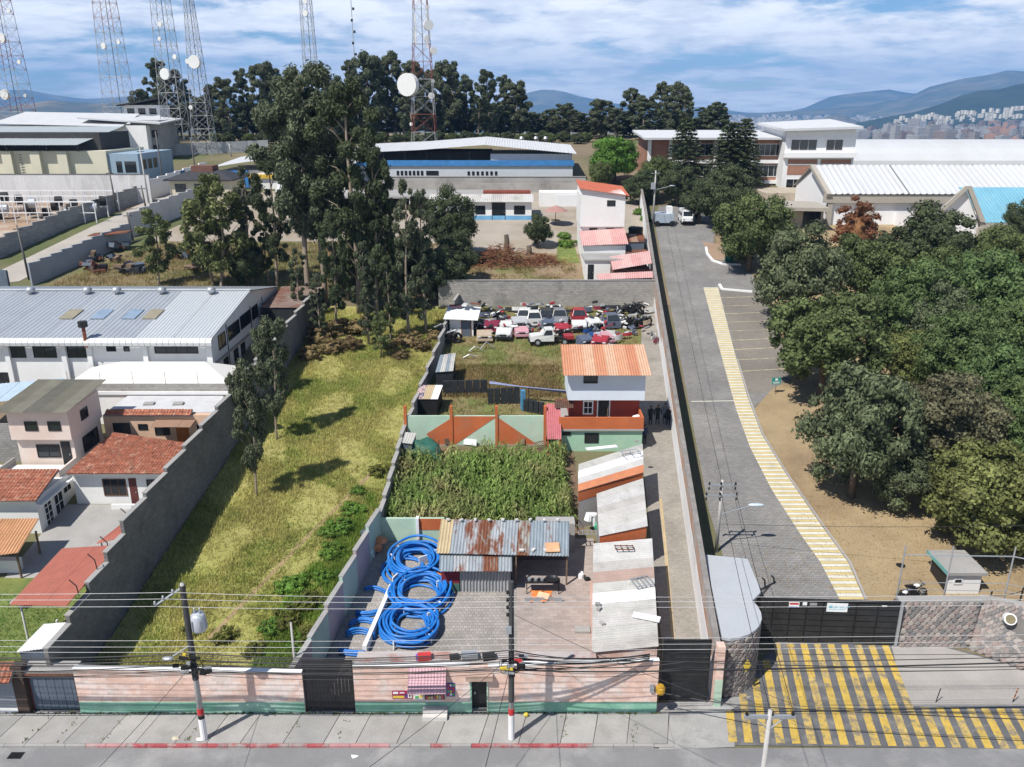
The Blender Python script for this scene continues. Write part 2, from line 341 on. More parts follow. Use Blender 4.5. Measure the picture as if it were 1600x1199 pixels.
for i in range(-4, 16):
    yb = 1163 + i * .6
    if i < 0: yt = {-1: 1032, -2: 1060, -3: 1085, -4: 1112}[i]
    elif i < 9: yt = 1005.5 + i * .5
    else: yt = 1106 + (i - 9) * .4
    for k in range(3):      # worn into three lengths of slightly different paint
        y0, y1 = yb + (yt - yb) * k / 3, yb + (yt - yb) * (k + 1) / 3
        q = [G(on_stripe(i, y0, 0), y0), G(on_stripe(i, y0, 1), y0), G(on_stripe(i, y1, 1), y1), G(on_stripe(i, y1, 0), y1)]
        drape([(p.x, p.y) for p in q], .034).build('hatch_stripe', SYS[(i * 2 + k) % 3], fc)
# ======================================================= shared builders
def X_at(px, py, Y): return AY(px, py, Y).x
def Z_at(py, Y, px=800): return AY(px, py, Y).z
def win(parent, O, U, w, h, fm=None, nx=2, nz=1, fr=.07, name='window', gm=None, sill=None, proud=.05):
    """framed window: O lower left corner on the wall face, U along the wall (outward normal = U x Z)"""
    O = Vector(O); U = Vector(U).normalized(); Z = Vector((0, 0, 1)); Nn = U.cross(Z)
    def bar(mb, u0, u1, v0, v1, n0, n1):
        P = lambda u, v, n: O + U * u + Z * v + Nn * n
        mb.hexa([P(u0, v0, n1), P(u1, v0, n1), P(u1, v0, n0), P(u0, v0, n0)], [P(u0, v1, n1), P(u1, v1, n1), P(u1, v1, n0), P(u0, v1, n0)])
    m = MB(); bar(m, 0, w, 0, fr, -.01, proud); bar(m, 0, w, h - fr, h, -.01, proud); bar(m, 0, fr, fr, h - fr, -.01, proud); bar(m, w - fr, w, fr, h - fr, -.01, proud)
    for i in range(1, nx): bar(m, w * i / nx - .025, w * i / nx + .025, fr, h - fr, .0, proud - .012)
    for i in range(1, nz): bar(m, fr, w - fr, h * i / nz - .025, h * i / nz + .025, .0, proud - .015)
    o = m.build(name, fm or DARKMETAL, parent)
    m = MB(); bar(m, fr * .5, w - fr * .5, fr * .5, h - fr * .5, .004, .014); m.build('pane', gm or GLASS, o)
    if sill:
        m = MB(); bar(m, -.08, w + .08, -.09, -.003, .0, .12); m.build('sill', sill, o)
    return o
def door(parent, O, U, w, h, m, fm=None, name='door'):
    O = Vector(O); U = Vector(U).normalized(); Z = Vector((0, 0, 1)); Nn = U.cross(Z)
    def bar(mb, u0, u1, v0, v1, n0, n1):
        P = lambda u, v, n: O + U * u + Z * v + Nn * n
        mb.hexa([P(u0, v0, n1), P(u1, v0, n1), P(u1, v0, n0), P(u0, v0, n0)], [P(u0, v1, n1), P(u1, v1, n1), P(u1, v1, n0), P(u0, v1, n0)])
    mb = MB(); bar(mb, 0, w, 0, h, .003, .03); o = mb.build(name, m, parent)
    if fm:
        mb = MB(); bar(mb, -.09, 0, 0, h + .09, 0, .06); bar(mb, w, w + .09, 0, h + .09, 0, .06); bar(mb, 0, w, h, h + .09, 0, .06); mb.build('door_frame', fm, o)
    mb = MB(); bar(mb, w - .14, w - .08, h * .45, h * .5, .03, .08); mb.build('handle', GREYMETAL, o)
    return o
def corr(parent, a, b, c, d, n, mats, pitch=.2, amp=.025, th=.015, name='roof_sheet', rows=1, trap=False, jit=.012):
    """corrugated roof: a,b eave (left,right), c,d ridge (right,left); n sheets across, ribs run eave to ridge"""
    a, b, c, d = map(Vector, (a, b, c, d)); out = []; W = (b - a).length; Nn = (b - a).cross(d - a).normalized(); rr = random.Random(int(W * 97) + n)
    for i in range(n):
        for r in range(rows):
            u0, u1 = i / n, (i + 1) / n; v0, v1 = r / rows, (r + 1) / rows
            if i < n - 1: u1 += .04 / W
            if r < rows - 1: v1 += .02
            k = max(4, int((u1 - u0) * W / pitch * 4)); off = Nn * (rr.uniform(0, jit) + (i % 2) * .006 - r * .0 + r * .012)
            vs = []
            for v in (v0, v1):
                for j in range(k + 1):
                    u = u0 + (u1 - u0) * j / k; ph = u * W / pitch * 2 * math.pi
                    h = math.cos(ph) * amp if not trap else (amp if math.cos(ph) > .55 else -amp)
                    p = a.lerp(b, u).lerp(d.lerp(c, u), v) + Nn * h + off; vs.append(p)
            K = k + 1; vs = vs + [p - Nn * th for p in vs]
            fs = [(j, j + 1, K + j + 1, K + j) for j in range(k)] + [(2 * K + K + j, 2 * K + K + j + 1, 2 * K + j + 1, 2 * K + j) for j in range(k)]
            fs += [(2 * K + j, 2 * K + j + 1, j + 1, j) for j in range(k)] + [(K + j, K + j + 1, 3 * K + j + 1, 3 * K + j) for j in range(k)]
            mm = mats[(i + r * 3) % len(mats)] if isinstance(mats, list) else mats
            out.append(MB().add(vs, fs).build(name, mm, parent))
    return out
def tiles(parent, a, b, c, d, m, pitch=.24, row=.36, name='roof_tiles', th=.08):
    """barrel tiles: one sheet of overlapping courses with a plate below"""
    a, b, c, d = map(Vector, (a, b, c, d)); W = (b - a).length; S = (d - a).length; Nn = (b - a).cross(d - a).normalized()
    k = max(6, int(W / pitch * 5)); nr = max(2, int(S / row)); vs = []; rr = random.Random(int(W * 31))
    for r in range(nr):
        for v, l in ((r / nr, .045), ((r + 1) / nr, .0)):
            for j in range(k + 1):
                u = j / k; ci = int(u * W / pitch)
                h = abs(math.sin(u * W / pitch * math.pi)) * .075 + l + ((ci * 7919 + r * 104729) % 13) * .0016
                vs.append(a.lerp(b, u).lerp(d.lerp(c, u), v) + Nn * h)
    K = k + 1
    fs = [(r * K + j, r * K + j + 1, (r + 1) * K + j + 1, (r + 1) * K + j) for r in range(2 * nr - 1) for j in range(k)]
    o = MB().add(vs, fs).build(name, m, parent); o['kind'] = 'stuff'
    MB().slab(a, b, c, d, th).build('roof_deck', CONC, parent)
    return o
def pwall(name, label, a, b, n, h, m, th=.2, stepped=True, cop=None, pil=None, base=.3, h1=None, group=None, cat='wall', dz=0.):
    """masonry boundary wall of n panels from a to b (x,y)"""
    a = Vector((a[0], a[1], 0)); b = Vector((b[0], b[1], 0)); r = T(name, label, cat, (a.x, a.y, tz(a.y)), 0, group)
    d = (b - a).normalized(); nr = Vector((-d.y, d.x, 0)) * th / 2
    for i in range(n):
        p, q = a.lerp(b, i / n), a.lerp(b, (i + 1) / n); hh = h if h1 is None else h + (h1 - h) * (i + .5) / n
        if stepped: t0 = t1 = (tz(p.y) + tz(q.y)) / 2 + hh
        else:
            ha = h if h1 is None else h + (h1 - h) * i / n; hb = h if h1 is None else h + (h1 - h) * (i + 1) / n
            t0, t1 = tz(p.y) + ha, tz(q.y) + hb
        z0, z1 = tz(p.y) - base + dz, tz(q.y) - base + dz
        def quad(w, zz0, zz1, ext=0.): return [V(p.x, p.y, zz0) - nr * w - d * ext, V(q.x, q.y, zz1) - nr * w + d * ext, V(q.x, q.y, zz1) + nr * w + d * ext, V(p.x, p.y, zz0) + nr * w - d * ext]
        MB().hexa(quad(1, z0, z1), quad(1, t0, t1)).build('wall_panel', m, r)
        if cop: MB().hexa(quad(1.5, t0 + .002, t1 + .002), quad(1.5, t0 + .06, t1 + .06)).build('coping', cop, r)
        if pil:
            MB().box((p.x, p.y, (z0 + t0) / 2 + .03), (th * 1.4, th * 1.4, t0 - z0 + .06), math.atan2(d.y, d.x)).build('pillar', pil, r)
    return r
def wire(p, q, sag, r=.012, n=14):
    p, q = Vector(p), Vector(q)
    return [p.lerp(q, i / n) - V(0, 0, sag * 4 * (i / n) * (1 - i / n)) for i in range(n + 1)]
# ======================================================= the street front
WF = WY
PINK = mat('salmon paint', (.68, .47, .385), .9, .09, .8, 10, .09, .35, 14, col2=(.70, .60, .55), th=(.46, .6), ts=.7, blocks=(.42, .21, .008, 'wall'), mort=.985, bb=.12)
MINT = mat('mint paint', (.19, .40, .29), .88, .14, 1, 10, .12, .2, 18, col2=(.30, .47, .38), th=(.45, .65), ts=.6)
PALEMINT = mat('pale mint wall', (.40, .55, .43), .88, .1, .8, 10, .08, .2, 18, col2=(.46, .52, .42), th=(.5, .7), ts=.5)
ORANGE = mat('orange paint', (.48, .13, .045), .85, .12, .8, 10, .1, .15, 18, col2=(.40, .15, .075), th=(.5, .7), ts=.6)
def front(name, label, x0, x1, zt, dado=True, th=.22):
    r = T(name, label, 'wall', (x0, WF, .1))
    n = max(1, round((x1 - x0) / 3)); z = zt if isinstance(zt, (tuple, list)) else (zt, zt)
    for i in range(n):
        u, v = x0 + (x1 - x0) * i / n, x0 + (x1 - x0) * (i + 1) / n; za, zb = z[0] + (z[1] - z[0]) * i / n, z[0] + (z[1] - z[0]) * (i + 1) / n
        MB().hexa([(u, WF, -.1), (v, WF, -.1), (v, WF + th, -.1), (u, WF + th, -.1)], [(u, WF, za), (v, WF, zb), (v, WF + th, zb), (u, WF + th, za)]).build('wall_panel', PINK, r)
        if dado: MB().hexa([(u, WF - .02, -.1), (v, WF - .02, -.1), (v, WF - .003, -.1), (u, WF - .003, -.1)], [(u, WF - .02, .82), (v, WF - .02, .80), (v, WF - .003, .80), (u, WF - .003, .82)]).build('painted_dado', MINT, r)
    MB().hexa([(x0, WF - .03, z[0] + .002), (x1, WF - .03, z[1] + .002), (x1, WF + th + .03, z[1] + .002), (x0, WF + th + .03, z[0] + .002)], [(x0, WF - .03, z[0] + .06), (x1, WF - .03, z[1] + .06), (x1, WF + th + .03, z[1] + .06), (x0, WF + th + .03, z[0] + .06)]).build('coping', WHITE, r)
    return r
xa = X_at(124, 1100, WF); xb = X_at(476, 1100, WF); xc = X_at(555, 1100, WF); xd0 = X_at(735, 1100, WF); xd1 = X_at(763, 1100, WF); xe = X_at(1026, 1100, WF)
front('street_wall', 'salmon street wall with green dado in front of the grass lot', xa, xb, (2.85, 2.6))
front('street_wall', 'salmon street wall with green dado carrying the pink kiosk awning', xc, xd0, 3.0)
front('street_wall', 'salmon street wall with green dado right of the dark doorway', xd1, xe, (3.0, 3.3))
# doorway between them: lintel, jambs, dark steel door set back
dr = T('doorway', 'narrow street doorway with a dark steel door standing in the salmon wall', 'doorway', (xd0, WF, .1))
MB().bx(xd0 + .002, xd1 - .002, WF + .005, WF + .2, 2.28, 3.03).build('lintel', PINK, dr)
MB().bx(xd0 - .2, xd1 + .25, WF - .3, WF - .035, 2.3, 2.62).build('canopy', mat('stained render', (.42, .30, .24), .9, .2), dr)
dd = MB().bx(xd0 + .08, xd1 - .08, WF + .3, WF + .34, .1, 2.26).build('door', DARKMETAL, dr)
MB().bx(xd0 + .2, xd0 + .26, WF + .24, WF + .3, 1.1, 1.25).build('handle', GREYMETAL, dd)
MB().bx(xd0 + .002, xd0 + .075, WF - .05, WF + .36, .0, 2.28).build('jamb', MINT, dr); MB().bx(xd1 - .075, xd1 - .002, WF - .05, WF + .36, .0, 2.28).build('jamb', PALEMINT, dr)
MB().bx(xd0 + .08, xd1 - .08, WF - .03, WF + .3, .0, .2).build('threshold', CONC, dr)
# ribbed steel gates
def gate(name, label, x0, x1, Y, z0, z1, m, ribs, mesh=.0, hz=False, fm=None):
    r = T(name, label, 'gate', ((x0 + x1) / 2, Y, z0)); fm = fm or m
    zt = z1 - mesh
    MB().bx(x0, x0 + .07, Y - .04, Y + .04, z0, z1).build('gate_post', fm, r); MB().bx(x1 - .07, x1, Y - .04, Y + .04, z0, z1).build('gate_post', fm, r)
    MB().bx(x0 + .07, x1 - .07, Y - .04, Y + .04, z1 - .06, z1).build('top_rail', fm, r); MB().bx(x0 + .07, x1 - .07, Y - .045, Y + .045, zt - .05, zt).build('middle_rail', fm, r)
    n = ribs; w = (x1 - x0 - .14)
    for i in range(n):
        if not hz: MB().bx(x0 + .07 + w * i / n + .008, x0 + .07 + w * (i + 1) / n - .008, Y - .015 - (i % 2) * .014, Y + .012, z0 + .06, zt - .055).build('gate_panel', m, r)
        else: MB().bx(x0 + .075, x1 - .075, Y - .015, Y + .012, z0 + .06 + (zt - z0 - .12) * i / n + .012, z0 + .06 + (zt - z0 - .12) * (i + 1) / n - .012).build('gate_panel', m, r)
    if mesh:
        k = 7
        for i in range(k): MB().bx(x0 + .075, x1 - .075, Y - .01, Y + .01, zt + .02 + (mesh - .1) * i / k, zt + .02 + (mesh - .1) * (i + .82) / k).build('top_slat', m, r)
    return r
gate('street_gate', 'black ribbed steel gate with a slatted top between two salmon walls', xb + .03, xc - .03, WF + .12, .12, 3.25, DARKMETAL, 13, .95)
gx0, gx1 = X_at(1030, 1095, 36.2), X_at(1104, 1095, 36.2)
gate('street_gate', 'tall black gate of horizontal panels closing the cobbled alley', gx0, gx1, 36.2, .12, 3.95, mat('black sheet gate', (.02, .021, .022), .5, .3, 3, 12, .2), 11, .75, True)
BLUEG = mat('slate blue sheet', (.10, .125, .16), .6, .15)
l0, l1 = X_at(52, 1108, WF + .2), X_at(127, 1108, WF + .2)
gate('street_gate', 'slate blue ribbed gate recessed beside the brown pillar', l0 + .04, l1 - .02, WF + .25, .1, 2.35, BLUEG, 11, 0, False, mat('maroon steel', (.10, .03, .03), .6))
r = T('gate_lintel', 'weathered concrete canopy over the slate blue gate', 'canopy', (l0, WF, 2.4)); MB().bx(l0 - .2, l1, WF + .1, WF + 1.0, 2.42, 2.58).build('slab', CONC, r); MB().bx(l0 - .2, l1, WF + .04, WF + .1, 2.38, 2.5).build('rusty_edge', RUST, r)
MB().bx(l0 - .6, l0 - .02, WF - .05, WF + .5, -.1, 2.95).solo('gate_pillar', mat('brown pillar paint', (.07, .05, .04), .9, .3), 'dark brown square pillar left of the slate blue gate', 'pillar')
hx = l0 - .65
r = T('street_wall', 'bluish grey street wall under a little tiled coping, far left', 'wall', (hx - 6, WF, 0)); MB().bx(hx - 8, hx, WF, WF + .2, -.1, 2.3).build('wall_panel', mat('blue grey paint', (.24, .265, .29), .9, .1), r); MB().bx(hx - 8, hx, WF - .02, WF - .003, -.1, .42).build('painted_dado', WHITE, r)
TERRA = mat('terracotta tile', (.33, .125, .075), .9, .3, 2.2, 5, .35, .2, 30, col2=(.45, .27, .19), th=(.52, .66), ts=2.6)
tiles(r, (hx - 8, WF - .55, 2.35), (hx + .25, WF - .55, 2.35), (hx + .25, WF + .25, 2.95), (hx - 8, WF + .25, 2.95), TERRA)
tiles(r, (hx - 8, WF + 1.05, 2.35), (hx - 8, WF + .25, 2.95), (hx + .25, WF + .25, 2.95), (hx + .25, WF + 1.05, 2.35), TERRA)
# kiosk: awning, posters, goods behind a grille, step
kx0, kx1 = X_at(650, 1075, WF), X_at(695, 1075, WF)
ks = T('kiosk_hatch', 'shop hatch with goods behind a grille under a pink tiled awning', 'kiosk', ((kx0 + kx1) / 2, WF, 1.))
PAW = mat('pink roof sheet', (.52, .33, .36), .7, .1, 2, 12, .08)
corr(ks, (kx0 - .32, WF - .95, 2.05), (kx1 + .1, WF - .95, 2.05), (kx1 + .1, WF - .03, 2.92), (kx0 - .32, WF - .03, 2.92), 3, PAW, .16, .02, rows=3)
MB().hexa([(kx1 + .05, WF - .9, 2.0), (kx1 + .09, WF - .9, 2.0), (kx1 + .09, WF - .03, 2.0), (kx1 + .05, WF - .03, 2.0)], [(kx1 + .05, WF - .9, 2.03), (kx1 + .09, WF - .9, 2.03), (kx1 + .09, WF - .03, 2.8), (kx1 + .05, WF - .03, 2.8)]).build('awning_cheek', PAW, ks)
h0, h1 = X_at(664, 1085, WF), X_at(695, 1085, WF)
MB().bx(h0, h1, WF - .03, WF - .004, .98, 1.98).build('hatch_opening', DARKMETAL, ks)
gc = [(.5, .05, .05), (.05, .3, .09), (.6, .4, .05), (.06, .15, .45), (.55, .5, .4), (.4, .1, .3)]
GM = [mat('packet %d' % i, c, .5) for i, c in enumerate(gc)]
for i in range(7):
    for j in range(3):
        u = h0 + .04 + (h1 - h0 - .08) * i / 7; MB().bx(u, u + (h1 - h0) / 7 - .03, WF - .06, WF - .032, 1.04 + j * .3, 1.04 + j * .3 + random.uniform(.14, .25)).build('packet', GM[(i * 2 + j * 3 + (i * j) % 2) % 6], ks)
for i in range(9): u = h0 + (h1 - h0) * i / 8; MB().bx(u - .008, u + .008, WF - .085, WF - .07, .98, 1.98).build('grille_bar', GREYMETAL, ks)
def board(name, label, x0, x1, z0, z1, m, blocks, cat='poster'):
    r = T(name, label, cat, ((x0 + x1) / 2, WF, z0)); MB().bx(x0, x1, WF - .04, WF - .005, z0, z1).build('panel', m, r)
    for (u0, u1, v0, v1, mm) in blocks: MB().bx(x0 + (x1 - x0) * u0, x0 + (x1 - x0) * u1, WF - .046, WF - .0405, z0 + (z1 - z0) * v0, z0 + (z1 - z0) * v1).build('printed_patch', mm, r)
PW = mat('print white', (.7, .7, .68), .6, .04); PY_ = mat('print yellow', (.62, .46, .06), .6, .04); PB = mat('print blue', (.04, .07, .25), .6, .04); PM = mat('print magenta', (.32, .02, .09), .6, .05); PR_ = mat('print red', (.5, .04, .04), .6, .04); PG = mat('print green', (.1, .35, .12), .6, .04)
board('advert_board', 'magenta and yellow advert board on the salmon wall', X_at(613, 1085, WF), X_at(644, 1085, WF), 1.05, 1.52, PM, [(.05, .3, .62, .9, PW), (.38, .62, .7, .85, PW), (.04, .6, .08, .38, PY_), (.66, .76, .15, .6, PB), (.79, .97, .1, .7, PW), (.85, .92, .2, .85, PB)])
board('advert_board', 'pale poster between the magenta board and the shop hatch', X_at(647, 1085, WF), X_at(662, 1085, WF), 1.0, 1.55, PW, [(.1, .5, .1, .4, PG), (.55, .9, .2, .5, PY_), (.2, .8, .6, .68, PB), (.1, .9, .78, .84, PG)])
board('price_board', 'blue framed board of ice cream pictures right of the shop hatch', X_at(697.5, 1080, WF), X_at(711, 1080, WF), 1.18, 2.0, PB, [(.12 + .3 * i, .34 + .3 * i, .08 + .23 * j, .24 + .23 * j, [PR_, PW, PG, PY_, PR_, PM][(i + 2 * j) % 6]) for i in range(3) for j in range(4)])
r = T('step_block', 'pale concrete steps on the pavement below the shop hatch', 'step', (X_at(680, 1120, 34.9), 34.9, .15)); sx0, sx1 = X_at(661, 1118, 35), X_at(699, 1118, 35)
PC = mat('pale concrete', (.55, .53, .5), .9, .08); MB().bx(sx0, sx1, WF - .62, WF - .33, .12, .36).build('tread', PC, r); MB().bx(sx0, sx1, WF - .33, WF - .03, .12, .6).build('tread', PC, r)
# meters beside the alley gate
mx = gx0 - .22
MB().bx(mx - .5, mx - .3, WF - .12, WF - .003, 1.5, 1.95).solo('meter_box', GREYMETAL, 'small grey electric meter box on the salmon wall', 'meter')
MB().lathe([(.0, 0), (.2, .0), (.24, .1), (.24, .34), (.16, .46), (.0, .46)], (mx + .02, WF - .16, 1.5), 10).solo('meter_box', mat('ochre plastic', (.5, .29, .03), .5), 'ochre round meter housing beside the black alley gate', 'meter')
MB().ball((X_at(822, 1112, 35.0), 35.0, .27), .12, 2, .1).solo('litter_bag', PY_, 'small yellow bag lying at the foot of the wall', 'bag')
for (lx, ly, c, nm) in [(275, 1158, (.5, .45, .35), 'crumpled beige litter on the pavement by the transformer pole'), (312, 1160, (.6, .58, .52), 'white concrete lump beside the transformer pole'), (554, 1183, (.7, .7, .7), 'small white scrap lying on the street')]:
    p = G(lx, ly); MB().ball((p.x, p.y, .16 if ly < 1170 else .03), (.2, .14, .05), 1, .3, lx).solo('litter', mat('litter %d' % lx, c, .9), nm, 'litter')
p = G(25, 1181); r = T('drain_grate', 'dark iron drain grate in the street by the kerb', 'drain', (p.x, p.y, .02))
for i in range(6): MB().bx(p.x - .3 + i * .1, p.x - .24 + i * .1, p.y - .18, p.y + .18, .012, .035).build('grate_bar', DARKMETAL, r)
MB().bx(p.x - .34, p.x + .34, p.y - .22, p.y + .22, .008, .016).build('grate_bed', BLACKP, r)
# ======================================================= the middle property: yard, sheds, corn, house
YARD = mat('yard setts', (.31, .285, .26), .93, .14, .5, 12, .14, .3, 30, blocks=(.24, .24, .02, 'floor'), mort=.72, col2=(.24, .225, .2), th=(.48, .7), ts=.3)
YARD2 = mat('pinkish yard slabs', (.34, .285, .255), .93, .12, .5, 12, .1, .2, 30, blocks=(.5, .25, .012, 'floor'), mort=.86, col2=(.27, .235, .21), th=(.5, .7), ts=.4)
def wsheet(name, poly, m, dz): o = drape(poly, dz).build(name, m); o['kind'] = 'structure'; return o
wsheet('yard_paving', [(-11, 35.6), (.3, 35.6), (.3, 50.6), (-9.2, 50.6)], YARD, .012)
wsheet('yard_slabs', [(.3, 35.6), (5., 35.6), (5.6, 50.6), (.3, 50.6)], YARD2, .014)
ALY = mat('alley setts', (.30, .275, .24), .93, .13, .5, 12, .14, .3, 30, blocks=(.22, .11, .012, 'floor'), mort=.78, col2=(.24, .22, .19), th=(.48, .7), ts=.4)
wsheet('alley_paving', [(8.3, 36.3), (10.6, 36.3), (14.9, 78), (18.8, 110), (17.2, 110), (13.6, 84), (12.2, 78), (10.6, 63)], ALY, .012)
wsheet('corn_soil', [(-9.2, 50.6), (5, 50.6), (5, 62.6), (-8.8, 62.6)], mat('tilled soil', (.16, .11, .07), .95, .2, 1, 9, .2, .5, 8), .006)
SCR = mat('patchy yard turf', (.20, .16, .075), .95, .2, .8, 8, .2, .5, 10, col2=(.13, .15, .045), th=(.44, .58), ts=.35)
wsheet('back_yard', [(-8.6, 63.2), (10.6, 66), (13.5, 84), (15.2, 94), (-6.5, 94), (-7.3, 83)], SCR, .008)
# boundary walls
INW = [mat('faded mauve wall', (.36, .30, .32), .9, .1, .7, 10, .1), mat('faded mint wall', (.36, .47, .41), .9, .1, .7, 10, .1)]
w = pwall('yard_wall', 'stepped yard wall in faded mint and mauve panels beside the grass lot', (-11.35, 35.6), (-9.0, 50.4), 6, 2.55, INW[0], .2, cop=CONC)
for i, c in enumerate([c for c in w.children if c.name.startswith('wall_panel')]): c.data.materials[0] = INW[i % 2]
pwall('yard_wall', 'grey block wall stepping uphill past the corn patch', (-9.0, 50.4), (-8.75, 63), 6, 1.9, BLOCK, .2, cop=CONC)
pwall('yard_wall', 'low dark block wall between grass lot and scrapyard', (-8.75, 63), (-6.2, 94), 9, 1.7, BLOCK, .2, cop=CONC)
BW = mat('weathered block wall', (.34, .325, .30), .95, .12, .4, 12, .12, .3, 40, blocks=(.42, .21, .016, 'wall'), mort=.74, col2=(.17, .16, .15), th=(.56, .78), ts=.45)
pwall('block_wall', 'long grey concrete block wall behind the scrapped cars', (-8.5, 94.2), (16.7, 94.2), 6, 3.0, BW, .22, False, cop=CONC)
ALW = mat('flaking terracotta wall', (.47, .28, .19), .92, .16, .8, 10, .14, .35, 18, col2=(.40, .36, .32), th=(.42, .58), ts=.5)
ALD = mat('limewashed dado', (.76, .76, .76), .9, .06, .7, 10, .08, col2=(.52, .5, .47), th=(.55, .75), ts=.5)
A0, A1 = V(10.55, 36.5, 0), V(21.6, 144, 0)
aw = pwall('alley_wall', 'long terracotta and white boundary wall between alley and access road', (A0.x + .12, A0.y), (A1.x + .12, A1.y), 22, 3.5, ALW, .22, False, cop=mat('sooty concrete', (.22, .205, .19), .95, .25, 1, 9, .2), h1=2.8)
dn = (A1 - A0).normalized(); nl = Vector((-dn.y, dn.x, 0))
for i in range(22):
    p, q = A0.lerp(A1, i / 22), A0.lerp(A1, (i + 1) / 22); hh = 2.0 if i < 9 else (1.1 if i < 13 else 2.3)
    p += nl * .0; o0, o1 = nl * .004, nl * .016; off = Vector((.12, 0, 0)) + nl * .11 - Vector((.0, 0, 0))
    P = [p + off + o0, q + off + o0, q + off + o1, p + off + o1]
    MB().hexa([V(v.x, v.y, tz(v.y) - .2) for v in P], [V(v.x, v.y, tz(v.y) + hh) for v in P]).build('painted_dado', ALD, aw)
r = T('alley_pillar', 'pale pillar with mint foot between the black alley gate and the stone drum', 'pillar', (10.75, 36.1, 0)); MB().bx(10.55, 10.95, 35.9, 36.38, -.1, 3.7).build('shaft', PINK, r); MB().bx(10.545, 10.955, 35.88, 35.897, -.1, 1.7).build('painted_foot', PALEMINT, r)
kerbline('gutter', [(1052, 1000), (1040, 860), (1032, 780)], .22, .03, mat('ochre gutter', (.42, .33, .2), .9, .15), 'ochre painted gutter strip along the cobbled alley')
# --- long sheds: grey fibre-cement roofs stepping uphill
FIB = [mat('fibre cement %d' % i, c, .92, .12, 1, 12, .12, .2, 20, col2=tuple(x * .72 for x in c), th=(.5, .75), ts=.8) for i, c in enumerate([(.44, .43, .40), (.48, .47, .45), (.40, .38, .355), (.46, .44, .42)])]
REDF = mat('reddish fibre cement', (.36, .26, .22), .92, .15, 1, 12, .12)
NEWW = mat('new white sheet', (.74, .75, .75), .5, .04)
def shed(name, label, roofq, base_in=.12, wallm=None, n=6, mats=None, wz=None, pitch=.18, ribs='x', front=None, rows=1, amp=.022):
    """roofq: near-left, near-right, far-right, far-left world points; walls below"""
    q = [Vector(p) for p in roofq]; c = sum(q, Vector()) / 4; r = T(name, label, 'shed', (c.x, c.y, tz(c.y)))
    ins = [p + (c - p).normalized() * base_in for p in q]
    MB().hexa([V(p.x, p.y, tz(p.y) - .1) for p in ins], [V(p.x, p.y, p.z - .06) for p in ins]).build('wall', wallm or PINK, r)
    if ribs == 'x': corr(r, q[3], q[0], q[1], q[2], n, mats or FIB, pitch, amp, rows=rows)
    else: corr(r, q[0], q[1], q[2], q[3], n, mats or FIB, pitch, amp, rows=rows)
    return r
q = [G(925, 1020, 2.75), G(1029, 1010, 2.95), G(1019, 842, 2.95), G(927, 850, 2.75)]
sA = shed('shed', 'long low shed with grey corrugated roof beside the alley gate', q, n=10, mats=[FIB[1], FIB[1], FIB[2], REDF, FIB[0], NEWW, FIB[0], FIB[3], FIB[0], FIB[2]])
q = [G(936, 838, 3.0), G(1012, 822, 3.2), G(1005, 748, 3.3), G(932, 772, 3.1)]
sB = shed('shed', 'raised shed with smooth grey roof and orange gable in mid row', q, n=6, wallm=CONC)
MB().hexa([q[0] + V(.05, .06, -.9), q[1] + V(-.05, .06, -.9), q[1] + V(-.05, .1, -.9), q[0] + V(.05, .1, -.9)], [q[0] + V(.05, .06, -.08), q[1] + V(-.05, .06, -.08), q[1] + V(-.05, .1, -.08), q[0] + V(.05, .1, -.08)]).build('orange_gable', ORANGE, sB)
q = [G(903, 768, 2.9), G(1006, 738, 3.2), G(1004, 694, 3.25), G(904, 726, 3.0)]
sC = shed('shed', 'pale roofed shed under the mint house front', q, n=4, wallm=CONC, mats=[FIB[0], NEWW, FIB[1], mat('orange roof sheet', (.5, .2, .1), .8, .15)])
MB().hexa([q[0] + V(.05, .06, -.8), q[1] + V(-.05, .06, -.8), q[1] + V(-.05, .1, -.8), q[0] + V(.05, .1, -.8)], [q[0] + V(.05, .06, -.08), q[1] + V(-.05, .06, -.08), q[1] + V(-.05, .1, -.08), q[0] + V(.05, .1, -.08)]).build('orange_gable', ORANGE, sC)
# clutter on those roofs
def rack(name, label, c, w, d, n=4, m=None, rz=0.):
    r = T(name, label, 'rack', c, rz)
    for s in (-1, 1): MB().box((0, s * d / 2, .05), (w, .05, .05)).build('rail', m or RUST, r, local=True)
    for i in range(n): MB().box((-w / 2 + w * i / (n - 1), 0, .1), (.05, d, .05)).build('bar', m or RUST, r, local=True)
    return r
p = G(975, 857, 3.05); rack('metal_frame', 'rusty metal frame lying on the long grey shed roof', p, 1.1, .45)
p = G(1003, 910, 3.1); rack('metal_frame', 'grey pipe frame hanging at the edge of the long shed roof', p, 1.1, .9, 5, GREYMETAL, .3)
p = G(985, 708, 3.5); rack('metal_frame', 'grey window frame lying on the topmost shed roof', p, 1.3, .8, 3, GREYMETAL, .35)
p = G(1010, 965, 3.1); MB().box((p.x, p.y, p.z + .03), (1.5, .5, .06), -.35).solo('loose_board', NEWW, 'white board lying loose on the shed roof edge', 'board')
p = G(940, 700, 3.3); MB().box((p.x, p.y, p.z + .02), (2.4, .45, .05), .25).solo('loose_board', NEWW, 'long white sheet weighing down the topmost shed roof', 'board')
for i, (px, py) in enumerate([(934, 945), (936, 952), (941, 975), (995, 690), (955, 752)]):
    p = G(px, py, 2.95); MB().box((p.x, p.y, p.z + .06), (.3, .2, .12), i).solo('loose_brick', CONC, ['pale brick weighing the long shed roof beside a second brick', 'second pale brick on the long shed roof', 'flat dark stone on the whitest shed roof sheet', 'brick on the topmost roof by the house corner', 'brick on the middle shed roof ridge'][i], 'brick')
